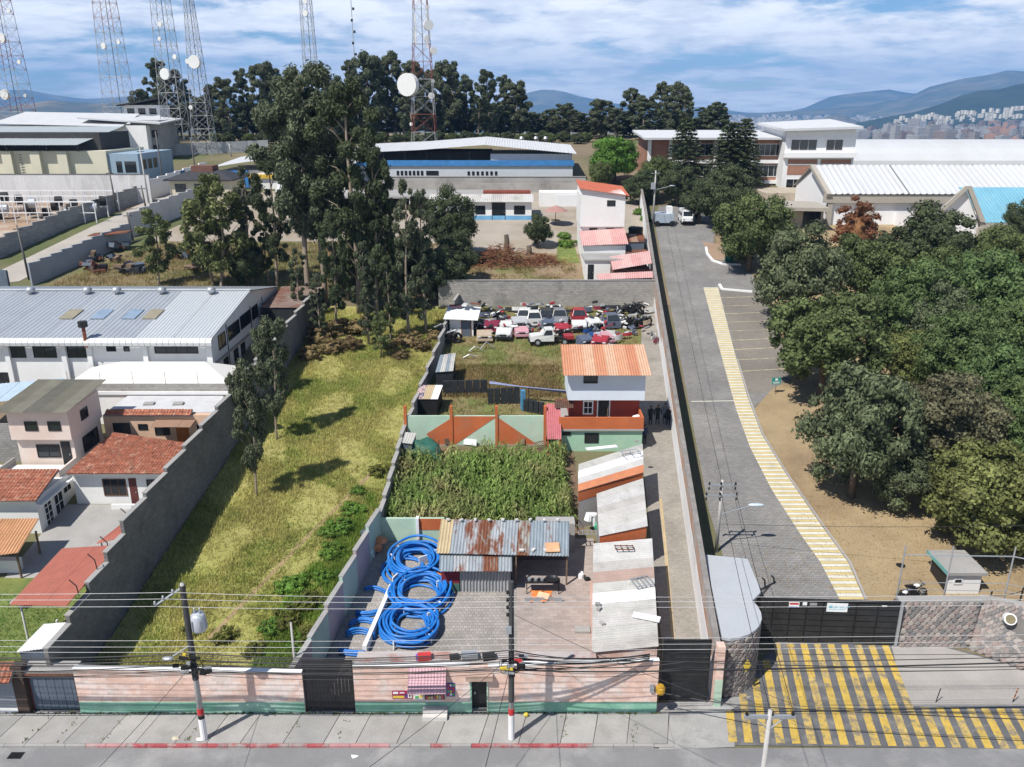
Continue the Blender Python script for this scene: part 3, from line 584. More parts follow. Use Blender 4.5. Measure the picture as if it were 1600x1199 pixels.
# courtyard clutter left of the middle shed
r = T('laundry_corner', 'small orange roofed wash house beside the middle shed', 'wash house', G(922, 800)); b = G(922, 800)
MB().bx(b.x - .55, b.x + .55, b.y - .3, b.y + .7, b.z - .1, b.z + 2.1).build('wall', WHITE, r); MB().bx(b.x - .6, b.x + .65, b.y - .4, b.y + .8, b.z + 2.11, b.z + 2.19).build('roof', mat('tan tarp', (.55, .30, .14), .8, .1), r)
p = G(920, 832); MB().tube([(p.x - .1, p.y, p.z + .9), (p.x, p.y + .1, p.z + 1.3), (p.x + .3, p.y + .2, p.z + 1.25), (p.x + .4, p.y + .2, p.z + .5)], .28, 8).solo('laundry', NEWW, 'white sheets hung out between the sheds', 'laundry')
p = G(928, 838); MB().ball((p.x + .3, p.y, p.z + .7), (.3, .2, .35), 2, .2, 3).solo('laundry', mat('green cloth', (.05, .3, .17), .9), 'green cloth bundle hung beside the white sheets', 'laundry')
p = G(920, 858); rack('metal_frame', 'grey gate lattice between the yard and the wash house', (p.x, p.y, p.z + 1.2), 1.5, .5, 6, GREYMETAL)
# --- rusty roofed shed in the yard
ZN = [mat('zinc %d' % i, c, .55, .15, 1.5, 10, .12, metal=.35, col2=r_, th=t_, ts=1.1, stretch=(1.6, .5, 1)) for i, (c, r_, t_) in enumerate([((.36, .39, .41), (.24, .10, .06), (.56, .66)), ((.42, .44, .45), (.24, .10, .06), (.46, .56)), ((.30, .35, .38), (.3, .16, .1), (.62, .72)), ((.38, .37, .33), (.22, .09, .05), (.42, .52))])]
TANS = mat('tan translucent sheet', (.45, .36, .22), .6, .12)
sx = [V(-4.75, 45.9, 3.35), V(3.55, 45.6, 3.3), V(3.75, 48.6, 4.15), V(-4.65, 48.8, 4.2)]
r = T('rusty_shed', 'open shed with a rust streaked zinc roof across the yard', 'shed', (0, 47, tz(47)))
corr(r, *sx, 10, [TANS, ZN[0], ZN[1], ZN[3], ZN[1], ZN[0], ZN[3], ZN[2], ZN[0], ZN[2]], .2, .03)
MB().bx(-4.6, .0, 46.35, 48.5, tz(46) - .1, 3.25).build('wall', mat('dark boarding', (.09, .08, .075), .9, .3), r); MB().bx(.1, 3.6, 48.3, 48.5, tz(48) - .1, 4.0).build('back_wall', mat('dark boarding', ()), r)
for x_ in (.2, 3.4): MB().bx(x_, x_ + .1, 45.8, 45.9, tz(45.8) - .1, 3.25).build('post', WOOD, r)
r2 = T('rusty_shed', 'lower lean-to with rusty zinc roof and striped sheet front', 'shed', (-2, 45.5, tz(45.5)))
corr(r2, (-4.5, 44.75, 2.75), (0, 44.75, 2.75), (0, 46.2, 3.22), (-4.55, 46.2, 3.22), 5, [ZN[2], ZN[1], ZN[0], ZN[3], ZN[0]], .2, .03)
corr(r2, (-3.25, 45.2, tz(45.2)), (-.08, 45.2, tz(45.2)), (-.08, 45.25, 2.85), (-3.25, 45.25, 2.85), 4, [mat('grey sheet', (.36, .37, .38), .7, .15, metal=.2)], .2, .05, name='front_sheet')
MB().bx(-4.4, -3.3, 45.22, 45.3, tz(45.2) - .05, 2.5).build('front_board', mat('maroon board', (.16, .02, .03), .8, .2), r2); MB().bx(-4.4, -3.3, 45.19, 45.215, tz(45.2) - .05, 1.6).build('green_board', mat('green board', (.06, .13, .10), .8), r2)
for i in range(9): MB().box((-4.2 + i * .9, 48.55 - .05 * (i % 2), 4.32), (.22, .16, .1), i * .7).solo('roof_stone', PC, 'pale stone on the upper edge of the rusty roof, %s from the left' % ORD[i], 'stone', 'stones along the rusty roof edge')
for i in range(4): p = V(.6 + i * .75, 46.0 + .05 * (i % 2), 3.52); MB().box(p, (.3, .2, .1), i).solo('roof_stone', PC, 'pale stone on the lower edge of the rusty roof, %s from the left' % ORD[i], 'stone', 'stones on the lower rusty roof edge')
MB().box((2.55, 46.2, 3.6), (.9, .8, .05), .05, .27).solo('loose_board', mat('tan board', (.58, .33, .18), .8), 'tan square board lying on the rusty roof', 'board')
MB().bx(1.6, 4.2, 49.3, 50.3, 1.6, 3.6).solo('water_cistern', CONC, 'low concrete cistern between the rusty roof and the corn', 'cistern')
# table with pans under the eave
tb = T('work_table', 'dark metal work table under the rusty eave', 'table', (1.9, 45.2, tz(45.2))); z = tz(45.2)
MB().bx(.85, 3.0, 44.9, 45.5, z + .78, z + .83).build('tabletop', DARKMETAL, tb)
for a in (.9, 2.9):
    for b in (44.95, 45.42): MB().bx(a, a + .05, b, b + .05, z, z + .78).build('leg', DARKMETAL, tb)
MB().lathe([(0, 0), (.25, 0), (.42, .12), (.44, .12), (.27, .02), (.0, .02)], (2.5, 45.2, z + .835), 14).solo('pan', mat('dark iron', (.05, .05, .055), .4, metal=.6), 'wide dark frying pan on the work table', 'pan')
for i in range(3): MB().lathe([(0, 0), (.12, 0), (.13, .16), (.0, .16)], (1.1 + i * .4, 45.2, z + .835), 10).solo('pot', GREYMETAL, ['small steel pot at the left end of the work table', 'steel pot in the middle of the work table', 'steel pot beside the frying pan'][i], 'pot')
MB().bx(.8, 3.1, 44.2, 44.26, z - .15, z + .2).solo('bench_rail', GREYMETAL, 'low grey rail in front of the work table', 'rail')
# tarp heap, box, hydrant-like bits
def heap(name, label, c, r, m, cat, seed=1, jit=.3, sub=2):
    return MB().ball(c, r, sub, jit, seed).solo(name, m, label, cat)
p = G(846, 932); r = T('tarp', 'crumpled orange tarp with a beige board lying in the yard', 'tarp', p); OR = mat('orange tarp', (.66, .2, .05), .6, .12)
rr = random.Random(4); n = 9; vs = []; fs = []
for i in range(n):
    for j in range(n):
        a, b = (i / (n - 1) - .5), (j / (n - 1) - .5); k = 1 - .3 * rr.random(); vs.append((p.x + a * 1.6 * k, p.y + b * 1.5 * k, p.z + .03 + .35 * rr.random() * (1 - max(abs(a), abs(b)) * 1.6)))
fs = [(i * n + j, (i + 1) * n + j, (i + 1) * n + j + 1, i * n + j + 1) for i in range(n - 1) for j in range(n - 1)]
MB().add(vs, fs).build('sheet', OR, r); MB().box((p.x + .1, p.y - .35, p.z + .28), (.75, .45, .06), -.4, .3).build('board', mat('beige board', (.62, .42, .26), .8), r)
p = G(736, 917); MB().box((p.x, p.y, p.z + .3), (.55, .55, .6), .4, .25).solo('grey_box', GREYMETAL, 'tilted grey tub beside the striped sheet front', 'tub')
p = G(687, 906); MB().lathe([(0, 0), (.26, 0), (.3, .25), (.2, .45), (0, .45)], (p.x, p.y, p.z), 10).solo('bucket', OR, 'orange bucket between the blue coils and the shed', 'bucket')
p = G(908, 903); MB().lathe([(0, 0), (.2, 0), (.2, .3), (.12, .42), (0, .42)], (p.x, p.y, p.z), 10).solo('bucket', NEWW, 'white bucket standing in the yard near the long shed', 'bucket')
p = G(917, 907); MB().ball((p.x, p.y, p.z + .12), (.2, .16, .14), 2, .15).solo('shoe_bag', BLACKP, 'black bag beside the white bucket', 'bag')
p = G(910, 985); MB().bx(p.x - .45, p.x + .45, p.y - .3, p.y + .3, p.z - .05, p.z + .12).solo('manhole_slab', CONC, 'square concrete inspection cover in the yard', 'cover')
wsheet('yard_channel', [(X_at(916, 985, 42) - .1, 36.3), (X_at(916, 985, 42) + .2, 36.3), (5.25, 46.2), (4.95, 46.2)], mat('pink mortar', (.40, .27, .23), .9, .15), .03)
# back wall of the yard, mint and orange
r = T('painted_wall', 'mint and orange wall closing the yard below the corn', 'wall', (-7, 50.4, 1.7)); MB().bx(-9.0, -4.6, 50.3, 50.5, 1.5, 3.45).build('wall_panel', PALEMINT, r); MB().bx(-6.3, -4.65, 50.275, 50.297, 2.6, 3.45).build('orange_field', ORANGE, r); MB().bx(-6.5, -6.31, 50.1, 50.52, 1.5, 3.55).build('pillar', WHITE, r)
for i, (px, py, s, m, l) in enumerate([(582, 842, .9, 'grey', 'heap of grey crates in the yard corner'), (588, 862, .8, 'org', 'orange plastic sheet heap in the yard corner'), (580, 872, .55, 'wht', 'white sack at the foot of the yard wall')]):
    p = G(px, py); mm = {'grey': BLUEG, 'org': mat('salmon plastic', (.6, .25, .13), .6), 'wht': NEWW}[m]
    r = T('yard_heap', l, 'heap', p)
    for k in range(3): MB().box((p.x + random.uniform(-.3, .3), p.y + random.uniform(-.3, .3), p.z + .25 + k * .35 * s), (s, s * .7, .4 * s), random.uniform(0, 3), random.uniform(-.4, .4)).build('bundle', mm, r)
# --- blue pipe coils
BLUE = mat('blue polyethylene', (.015, .155, .50), .45, .18, 1.5, 8, .1, spec=.4, col2=(.06, .20, .46), th=(.5, .7), ts=.8)
def coil(px, py, R0, turns, layers, label, seed, tilt=0.):
    rr = random.Random(seed); c = G(px, py); r = T('pipe_coil', label, 'pipe coil', c, 0, 'blue pipe coils in the yard')
    for k in range(turns):
        Rk = R0 - (k // layers) * .2 + rr.uniform(-.1, .1); zk = .1 + (k % layers) * .17; ox, oy = rr.uniform(-.24, .24), rr.uniform(-.2, .2); ti, ta = rr.uniform(0, .16), rr.uniform(0, 6.28); n = 44
        path = []
        for i in range(n + 1):
            a = 2 * math.pi * i / n; x_, y_ = ox + Rk * math.cos(a), oy + Rk * math.sin(a)
            wob = 1 + .035 * math.sin(2 * a + seed + k) + .02 * math.sin(5 * a + k * 2); x_, y_ = x_ * wob, y_ * wob; path.append((x_, y_, zk + y_ * .14 + ti * (math.cos(a - ta) + 1) * Rk * .6))
        MB().tube(path, .085, 8, False).build('pipe_turn', BLUE, r, True, True)
    for a in (.6, 2.4, 4.3, 5.6):
        Rm = R0 - .15; MB().box((Rm * math.cos(a), Rm * math.sin(a), .32 + Rm * math.sin(a) * .14), (.62, .07, .55), a).build('strap', NEWW, r, local=True)
    return r
coil(652, 884, 1.75, 15, 4, 'uppermost blue pipe coil touching the rusty roof', 1)
coil(655, 934, 1.72, 13, 4, 'middle blue pipe coil crossed by the white rail', 2)
coil(640, 985, 1.66, 14, 4, 'nearest blue pipe coil behind the street wall', 3)
coil(634, 893, 1.45, 3, 2, 'loose blue pipe loop slipping off the uppermost coil', 4)
def arc(label, pts, n=4):
    P = [G(*p) for p in pts]; r = T('pipe_offcut', label, 'pipe', P[0], 0, 'blue pipe offcuts by the yard wall')
    for k in range(n):
        path = []
        for i in range(13):
            t = i / 12; q = P[0] * (1 - t) ** 2 + P[1] * 2 * t * (1 - t) + P[2] * t ** 2; path.append(q + V(.0, k % 2 * .15 - .05, .1 + .16 * (k // 2)))
        MB().tube(path, .075, 8).build('pipe', BLUE, r, True)
arc('blue pipe offcuts curving towards the uppermost coil', [(570, 924), (590, 916), (612, 935)], 3)
arc('blue pipe offcuts beside the white rail, upper bundle', [(556, 962), (580, 968), (602, 955)], 4)
arc('blue pipe offcuts in the shade of the yard wall', [(546, 981), (565, 965), (592, 980)], 4)
arc('blue pipe offcuts nearest the black gate on the paving', [(541, 996), (565, 983), (586, 1000)], 5)
arc('blue pipe ends showing over the black street gate', [(530, 1022), (548, 1026), (570, 1026)], 4)
a, b = G(612, 925), G(570, 1022); dd_ = (b - a); nn = Vector((-dd_.y, dd_.x, 0)).normalized() * .12
MB().hexa([a - nn, b - nn, b + nn, a + nn], [p + V(0, 0, .55) for p in (a - nn, b - nn, b + nn, a + nn)]).solo('low_wall', WHITE, 'low white dwarf wall dividing the coils from the pipe offcuts', 'wall')
p = G(668, 990); r = T('scrap_pile', 'grey scrap and wire leaning on the nearest coil', 'scrap', p)
for i in range(9): MB().box((p.x + random.uniform(-.4, .4), p.y + random.uniform(-.3, .3), p.z + .3 + random.uniform(0, .4)), (random.uniform(.3, .9), .12, .06), random.uniform(0, 3), random.uniform(-.6, .6)).build('strip', GREYMETAL, r)
# things standing on the slab behind the street wall
MB().bx(xc, 4.4, WF + .24, WF + 1.6, 2.55, 2.72).solo('screed_strip', mat('worn screed', (.42, .38, .36), .9, .15, col2=(.36, .2, .17), th=(.5, .62), ts=.7), 'flat screed roof strip behind the salmon wall', 'ledge')
for (x_, c, l, s_) in [(-4.55, PR_, 'red crate standing on the roof strip behind the wall', .42), (-4.75, mat('purple plastic', (.2, .1, .4), .5), 'purple tub beside the red crate', .3), (-3.0, DARKMETAL, 'dark scrap on the roof strip behind the wall', .3), (-2.2, GREYMETAL, 'grey tray on the roof strip behind the wall', .5), (-1.2, BLACKP, 'old tyre lying on the roof strip behind the wall', .4)]:
    MB().box((x_, WF + 1.0, 2.72 + s_ * .35), (s_ * 1.6, s_, s_ * .7), .2).solo('roof_clutter', c, l, 'clutter')
# --- mint / orange pattern wall with pillars
r = T('patterned_wall', 'mint wall with orange triangles and pillars behind the corn', 'wall', (-3, 63, 3.5)); Y0 = 63.0
xs = [X_at(p, 692, Y0) for p in (635, 706, 776, 851)]; zt, zb = 6.05, 3.6
MB().bx(xs[0], xs[3], Y0, Y0 + .18, zb - .4, zt).build('wall_panel', PALEMINT, r)
def tri(ps): MB().add([(u, Y0 - .006, v) for u, v in ps] + [(u, Y0 - .02, v) for u, v in ps], [tuple(range(len(ps))), tuple(range(len(ps), 2 * len(ps)))[::-1]] + [(i, (i + 1) % len(ps), (i + 1) % len(ps) + len(ps), i + len(ps)) for i in range(len(ps))]).build('orange_field', ORANGE, r)
tri([(xs[0] + .45 * (xs[1] - xs[0]), zb + .9), (xs[0] + .62 * (xs[1] - xs[0]), zb - .2), (xs[1] - .1, zb - .2), (xs[1] - .1, zt - .25)])
tri([(xs[1] + .1, zb), (xs[1] + .35, zb), (xs[2] - .12, zt - .15), (xs[2] - .12, zt - .02), (xs[1] + .1, zt - .02)])
tri([(xs[2] + .1, zb - .2), (xs[3] - .4, zb - .2), (xs[2] + .1, zt - .1)])
for i, u in enumerate(xs): MB().bx(u - .11, u + .11, Y0 - .1, Y0 + .25, zb - .4, zt + .85).build('pillar', ORANGE, r)
MB().bx(xs[0] + .12, xs[3] - .12, Y0 - .05, Y0 - .022, zb - .4, zb - .05).build('grimy_foot', CONC, r)
# pinkish lean-to strip roof between wall and house
x0, x1 = X_at(853, 690, 62.3), X_at(875, 690, 62.3)
r = T('lean_to', 'narrow lean-to with rose red sheet roof beside the house', 'lean-to', (x0, 62.3, 3.4)); RS = mat('rose red sheet', (.42, .13, .14), .7, .12, 2, 12, .1)
corr(r, (x0, 60.6, 5.0), (x1, 60.6, 5.0), (x1 + .05, 63.6, 6.9), (x0, 63.6, 6.9), 2, RS, .16, .022)
for u in (x0 + .1, x1 - .1): MB().bx(u - .05, u + .05, 60.7, 60.8, tz(60.7) - .1, 4.98).build('post', ORANGE, r)
p = G(845, 705); rack('metal_frame', 'old lattice gate leaning beside the lean-to posts', (p.x, p.y, p.z + .6), 1., .8, 6, WOOD, .5)
# --- the house
h = T('house', 'three storey house with orange tin roof, pale blue storey and balcony', 'house', (7.5, 64, 3.5))
BLW = mat('pale blue white render', (.62, .68, .74), .85, .05, .7, 10, .05); RED = mat('brick red paint', (.27, .045, .03), .85, .12, .8, 10, .1)
hx0, hx1 = 4.72, 10.5
MB().bx(3.9, hx1, 62.05, 67.4, 3.0, 5.18).build('ground_floor', mat('light mint wall', (.33, .52, .38), .88, .08, .8, 10, .06, col2=(.42, .55, .42), th=(.5, .7)), h)
MB().bx(3.72, hx1 + .08, 61.85, 67.4, 5.19, 5.35).build('balcony_slab', CONC, h)
MB().bx(3.75, hx1 + .04, 61.88, 62.02, 5.352, 6.35).build('parapet', ORANGE, h); MB().bx(hx1 - .1, hx1 + .04, 62.021, 64.2, 5.352, 6.35).build('parapet', ORANGE, h)
MB().bx(hx0, hx1, 64.2, 67.3, 5.352, 7.3).build('first_floor', RED, h)
MB().bx(4.52, 10.75, 63.3, 67.4, 7.302, 9.62).build('upper_floor', BLW, h)
OR4 = [mat('orange tin %d' % i, c, .7, .1, 1.5, 12, .08) for i, c in enumerate([(.50, .235, .135), (.53, .28, .17), (.47, .21, .12), (.55, .35, .235)])]
corr(h, (4.05, 62.55, 9.66), (11.12, 62.55, 9.66), (11.2, 67.7, 10.75), (4.1, 67.7, 10.75), 8, [OR4[0], OR4[1], OR4[3], OR4[0], OR4[3], OR4[1], OR4[2], OR4[3]], .2, .032)
MB().prism([(4.6, 63.4), (10.7, 63.4), (10.7, 67.35), (4.6, 67.35)], 9.622, lambda x_, y_: 9.58 + (y_ - 62.55) * .2).build('gable_fill', BLW, h)
win(h, (5.75, 63.3, 8.75), (1, 0, 0), 1.15, .75, nx=2); win(h, (5.85, 64.2, 5.75), (1, 0, 0), .85, 1.2, WHITE, 2, 2, .1); door(h, (7.1, 64.2, 5.36), (1, 0, 0), .9, 1.75, DARKMETAL, WHITE)
win(h, (5.85, 62.05, 4.1), (1, 0, 0), 1.15, .85, nx=1); win(h, (4.05, 62.05, 4.75), (1, 0, 0), .7, .3, nx=1)
win(h, (hx1, 64.9, 6.1), (0, 1, 0), .9, .9); win(h, (10.75, 65, 8.2), (0, 1, 0), 1, .9)
corr(h, (3.5, 63.0, 6.75), (5.0, 63.0, 6.75), (5.0, 64.1, 7.15), (3.5, 64.1, 7.15), 2, RUST, .16, .02, name='porch_sheet')
MB().box((8.8, 63.4, 5.55), (.35, .3, .4)).solo('flower_pot', BLACKP, 'dark pot standing on the orange balcony', 'pot'); MB().ball((10.15, 63.2, 5.9), (.3, .25, .2), 2, .25).solo('laundry', NEWW, 'white bundle on the balcony corner', 'laundry')
MB().cyl((7.55, 62.2, 5.36), (7.75, 62.6, 7.0), .025, n=6).solo('broom', WOOD, 'broom leaning against the balcony rail by the door', 'broom')
# green tarp shelter by the patterned wall
p = V(-7.3, 60.9, tz(60.9)); r = T('tarp_shelter', 'green tarpaulin over a low shelter at the corn edge', 'shelter', p); GT = mat('green tarpaulin', (.03, .11, .08), .55, .2, 2, 8, .15)
n = 10; vs = [(p.x + (i / (n - 1) - .5) * 3.3, p.y + (j / (n - 1) - .5) * 2.0, p.z + 1.55 + .22 * math.sin(i * 1.3) * math.cos(j) - .9 * (abs(j / (n - 1) - .5) * 2) ** 4 - .9 * (abs(i / (n - 1) - .5) * 2) ** 6) for i in range(n) for j in range(n)]
MB().add(vs, [(i * n + j, (i + 1) * n + j, (i + 1) * n + j + 1, i * n + j + 1) for i in range(n - 1) for j in range(n - 1)]).build('tarpaulin', GT, r, True)
for dx in (-1.4, 0, 1.4):
    for dy in (-.8, .8): MB().cyl((p.x + dx, p.y + dy, p.z - .1), (p.x + dx, p.y + dy, p.z + 1.3), .05, n=6).build('post', WOOD, r)
q = V(-8.0, 61.0, 0); shed('shed', 'tiny grey roofed hutch beside the green tarpaulin', [V(-8.6, 59.9, 5.0), V(-7.8, 59.9, 4.9), V(-7.6, 61.4, 5.2), V(-8.5, 61.4, 5.3)], n=1, wallm=BLUEG, ribs='y')
for i, (px, py) in enumerate([(715, 690), (705, 692), (735, 694), (810, 692), (820, 690)]):
    p = G(px, py); MB().box((p.x, p.y - .3, p.z + .3), (1.1, .06, .5), random.uniform(-.5, .5), random.uniform(-.5, .5)).solo('plank_scrap', [NEWW, WOOD][i % 2], ['white plastic chair frame thrown behind the corn', 'weathered plank behind the corn left of the chair frame', 'white offcut against the patterned wall foot', 'plank leaning by the last orange triangle', 'white board by the lean-to'][i], 'scrap')
# --- sheds and fences behind the patterned wall
def crate_fence(label, a, b, n, h=1.15, m=None):
    a, b = G(*a), G(*b); r = T('crate_fence', label, 'fence', a); d = (b - a)
    for i in range(n):
        p = a.lerp(b, (i + .5) / n); MB().box((p.x, p.y, tz(p.y) + h / 2), (d.length / n - .06, .25, h), math.atan2(d.y, d.x), random.uniform(-.05, .05)).build('panel', m or BLACKP, r)
NET = mat('black shade net', (.025, .028, .03), .9, .35, 4, 25, .4)
crate_fence('black netted fence between the hut and the rusty gate post', (692, 618), (762, 616), 6, 1.4, NET); crate_fence('dark crate fence running towards the house', (762, 632), (812, 630), 5, 1.5, NET)
crate_fence('low heap of black crates before the house', (818, 642), (850, 648), 4, 1.1, NET)
p = G(817, 640); MB().box((p.x, p.y, p.z + .9), (.35, .5, 1.8), .2).solo('blue_sheet', mat('blue sheet', (.08, .25, .42), .6), 'upright blue sheet in the dark crate fence', 'sheet')
P = [G(765, 628), G(888, 636)]; r = T('pipe_rail', 'long bluish pipe carried above the crates to the house', 'pipe', P[0])
for k in range(3): MB().tube([P[0] + V(0, k * .12, 1.75 + .05 * k), (P[0] + P[1]) / 2 + V(0, k * .2, 1.6 - .1 * k), P[1] + V(0, .1 * k, 1.5 - .12 * k)], .06, 6).build('pipe', mat('bluish pipe', (.22, .24, .38), .5), r)
for f in (.0, .5): q = P[0].lerp(P[1], f); MB().cyl((q.x, q.y, tz(q.y) - .1), (q.x, q.y, tz(q.y) + 1.65), .04, n=6).build('post', DARKMETAL, r)
shed('shed', 'hut with grey sheet roof at the scrapyard wall', [G(680, 582, 2.0), G(708, 580, 2.), G(712, 552, 2.2), G(688, 555, 2.2)], n=4, wallm=NET, ribs='y', mats=[ZN[2], FIB[0]])
shed('shed', 'patchwork roofed coop left of the black netted fence', [G(649, 624, 1.6), G(684, 624, 1.6), G(692, 602, 1.8), G(655, 602, 1.8)], n=3, wallm=BLACKP, ribs='y', mats=[mat('patchwork sheet', (.45, .33, .31), .8, .2, 3, 9, .2, col2=(.08, .1, .15), th=(.5, .56), ts=2.5), TANS, NEWW])
crate_fence('grey wire panel below the patchwork coop', (652, 645), (682, 645), 1, 1.2, mat('wire panel', (.13, .12, .11), .9, .2))
# people in the alley in the shade of the house
SK = mat('skin', (.27, .15, .10), .6, .05)
def person(px, py, label, top, leg, rz, hgt=1.7, arm=0):
    p = G(px, py); r = T('person', label, 'person', p, rz); s = hgt / 1.7
    me = D.meshes.new('body'); vs = [(0, 0, .92), (0, 0, 1.15), (0, .01, 1.38), (0, 0, 1.48), (0, 0, 1.6), (.18, 0, 1.4), (.27, .0, 1.12), (.27, -.14, .9), (-.18, 0, 1.4), (-.27, 0, 1.12), (-.26, -.1, .88), (.1, 0, .86), (.11, .0, .48), (.11, .02, .08), (.12, -.13, .03), (-.1, 0, .86), (-.11, 0, .48), (-.11, .02, .08), (-.12, -.13, .03), (0, 0, 1.7)]
    ed = [(0, 1), (1, 2), (2, 3), (3, 4), (4, 19), (2, 5), (5, 6), (6, 7), (2, 8), (8, 9), (9, 10), (0, 11), (11, 12), (12, 13), (13, 14), (0, 15), (15, 16), (16, 17), (17, 18)]
    rad = [.15, .14, .16, .06, .095, .075, .05, .04, .075, .05, .04, .1, .07, .045, .04, .1, .07, .045, .04, .06]
    me.from_pydata([tuple(c * s for c in v) for v in vs], ed, []); o = link('body', me, top, r)
    md = o.modifiers.new('skin', 'SKIN'); sv = me.skin_vertices[0].data
    for i, q in enumerate(rad): sv[i].radius = (q * s, q * s * .85)
    sv[0].use_root = True
    o.modifiers.new('sub', 'SUBSURF').levels = 1
    MB().ball((0, -.01, 1.62 * s), (.085 * s, .1 * s, .12 * s), 2).build('head', SK, r, True, True); MB().ball((0, .015, 1.665 * s), (.096 * s, .108 * s, .1 * s), 2).build('hair', BLACKP, r, True, True)
    MB().lathe([(.0, 0), (.15, 0), (.155, .1), (.12, .5), (.0, .5)], (0, 0, .52 * s), 10).build('trousers', leg, r, True, True)
    return r
DK = mat('dark cloth', (.025, .025, .03), .9, .2)
person(1016, 664, 'person in black standing nearest the house in its shade', DK, DK, .3); person(1027, 663, 'person in dark clothes standing second from the house', DK, DK, -.1, 1.72)
person(1038, 662, 'person in a slate blue jacket standing in the alley', mat('slate cloth', (.1, .12, .16), .9), DK, .0, 1.78); person(1044, 664, 'person in black beside the one in slate blue', DK, DK, -.4, 1.6)
person(1007, 694, 'person in dark blue standing at the house corner by the sheds', mat('navy cloth', (.03, .04, .09), .9), DK, .6, 1.65)
# ======================================================= left: the tall lot wall, houses, factory
LW = mat('grey block retaining wall', (.185, .18, .175), .95, .14, .5, 12, .12, .35, 40, blocks=(.42, .21, .016, 'wall'), mort=.72, col2=(.12, .118, .115), th=(.5, .75), ts=.4)
pwall('lot_wall', 'lower street end of the grey block wall beside the carport', (-23.9, 35.9), (-23.5, 44.6), 4, 3.4, LW, .22, True, cop=CONC, h1=4.8)
pwall('lot_wall', 'tall stepped grey block wall between the houses and the grass lot', (-23.5, 44.6), (-21.7, 88), 14, 5.2, LW, .22, True, cop=CONC, h1=3.6)
wsheet('lawn', [(-48, 35.6), (-24.1, 35.6), (-23.8, 46.5), (-48, 46.5)], mat('watered lawn', (.13, .165, .045), .95, .18, .8, 10, .25, .5, 25, col2=(.2, .21, .06), th=(.5, .66), ts=.5), .01)
wsheet('courtyard', [(-32.6, 46.5), (-23.7, 46.5), (-23.4, 54.6), (-32.6, 54.6)], CONC, .014)
SAL = mat('salmon roof sheet', (.40, .145, .105), .8, .1, 1.5, 12, .08)
r = T('lean_to', 'salmon corrugated carport roof leaning on the tall block wall', 'lean-to', (-26, 41, .5))
corr(r, (-28.3, 40.3, 3.3), (-23.85, 38.3, 4.55), (-23.7, 44.2, 4.9), (-28.0, 45.7, 3.8), 5, SAL, .22, .035)
for p in ((-27.9, 40.6), (-27.7, 45.2), (-25.0, 39.0)): MB().cyl((p[0], p[1], tz(p[1]) - .1), (p[0], p[1], 3.2), .06, n=8).build('post', WHITE, r)
r = T('lean_to', 'small salmon roof flap above the carport at the wall', 'lean-to', (-24.5, 46, 1)); corr(r, (-25.4, 44.9, 4.6), (-23.75, 44.9, 5.0), (-23.65, 48.3, 5.3), (-24.0, 48.2, 5.2), 2, SAL, .2, .03); MB().cyl((-25.2, 45.1, .8), (-25.2, 45.1, 4.55), .05).build('post', WHITE, r)
# wall-top spikes of the electric fence
for i, (yy) in enumerate((39.4, 41.6, 43.2, 46.0)):
    MB().tube([(-23.75, yy, tz(yy) + 4.3), (-23.8, yy, tz(yy) + 4.9), (-24.15, yy, tz(yy) + 5.3)], .03, 6).solo('fence_spike', DARKMETAL, 'bent iron fence bracket on the block wall beside the carport, number %s from the street' % ['one', 'two', 'three', 'four'][i], 'bracket', 'brackets on the block wall')
# white car under the wall edge, plus net and plants on the lawn
shed('shed', 'white sheet shelter along the wall in front of the carport', [V(-25.6, 36.2, 3.2), V(-24.1, 36.2, 3.4), V(-24.0, 38.2, 3.6), V(-25.2, 38.2, 3.5)], n=2, wallm=BLUEG, ribs='y', mats=[NEWW])
p = V(-28.6, 46.6, tz(46.6)); r = T('play_slide', 'bluish net slide standing on the lawn by the white table', 'slide', p); SLM = mat('bluish netting', (.38, .46, .5), .7, .1)
MB().slab((p.x - 1.9, p.y - 3.2, p.z + .15), (p.x - 1.3, p.y - 3.2, p.z + .15), (p.x + .7, p.y, p.z + 1.8), (p.x + .1, p.y, p.z + 1.8), .06).build('chute', SLM, r); MB().slab((p.x - 1.3, p.y - 3.2, p.z + .05), (p.x - 1.25, p.y - 3.2, p.z + .0), (p.x + .72, p.y, p.z + .3), (p.x + .7, p.y, p.z + 1.75), .05).build('side_panel', SLM, r)
r = T('garden_table', 'white garden table behind the carport', 'table', (-27.9, 47.2, 1.3)); MB().bx(-28.7, -27.1, 46.9, 47.5, tz(47) + .9, tz(47) + .96).build('tabletop', WHITE, r)
for a in (-28.6, -27.2): MB().bx(a, a + .08, 47, 47.4, tz(47), tz(47) + .9).build('leg', WHITE, r)
# --- tan roofed pergola at the picture edge
TAN = mat('tan roof sheet', (.50, .27, .14), .8, .12, 1.5, 12, .1)
r = T('pergola', 'open pergola with tan corrugated roof on the lawn edge', 'pergola', (-33, 47, 1.2)); corr(r, (-36, 45.3, 3.0), (-31.2, 46.2, 3.2), (-31.4, 49.3, 4.0), (-36, 49.0, 4.1), 4, TAN, .2, .035)
for p in ((-31.5, 46.5), (-31.6, 49), (-34.5, 46)): MB().cyl((p[0], p[1], tz(p[1]) - .1), (p[0], p[1], 3.2), .07).build('post', WOOD, r)
MB().bx(-34, -31.9, 47, 47.5, tz(47), tz(47) + .9).build('counter', WHITE, r)
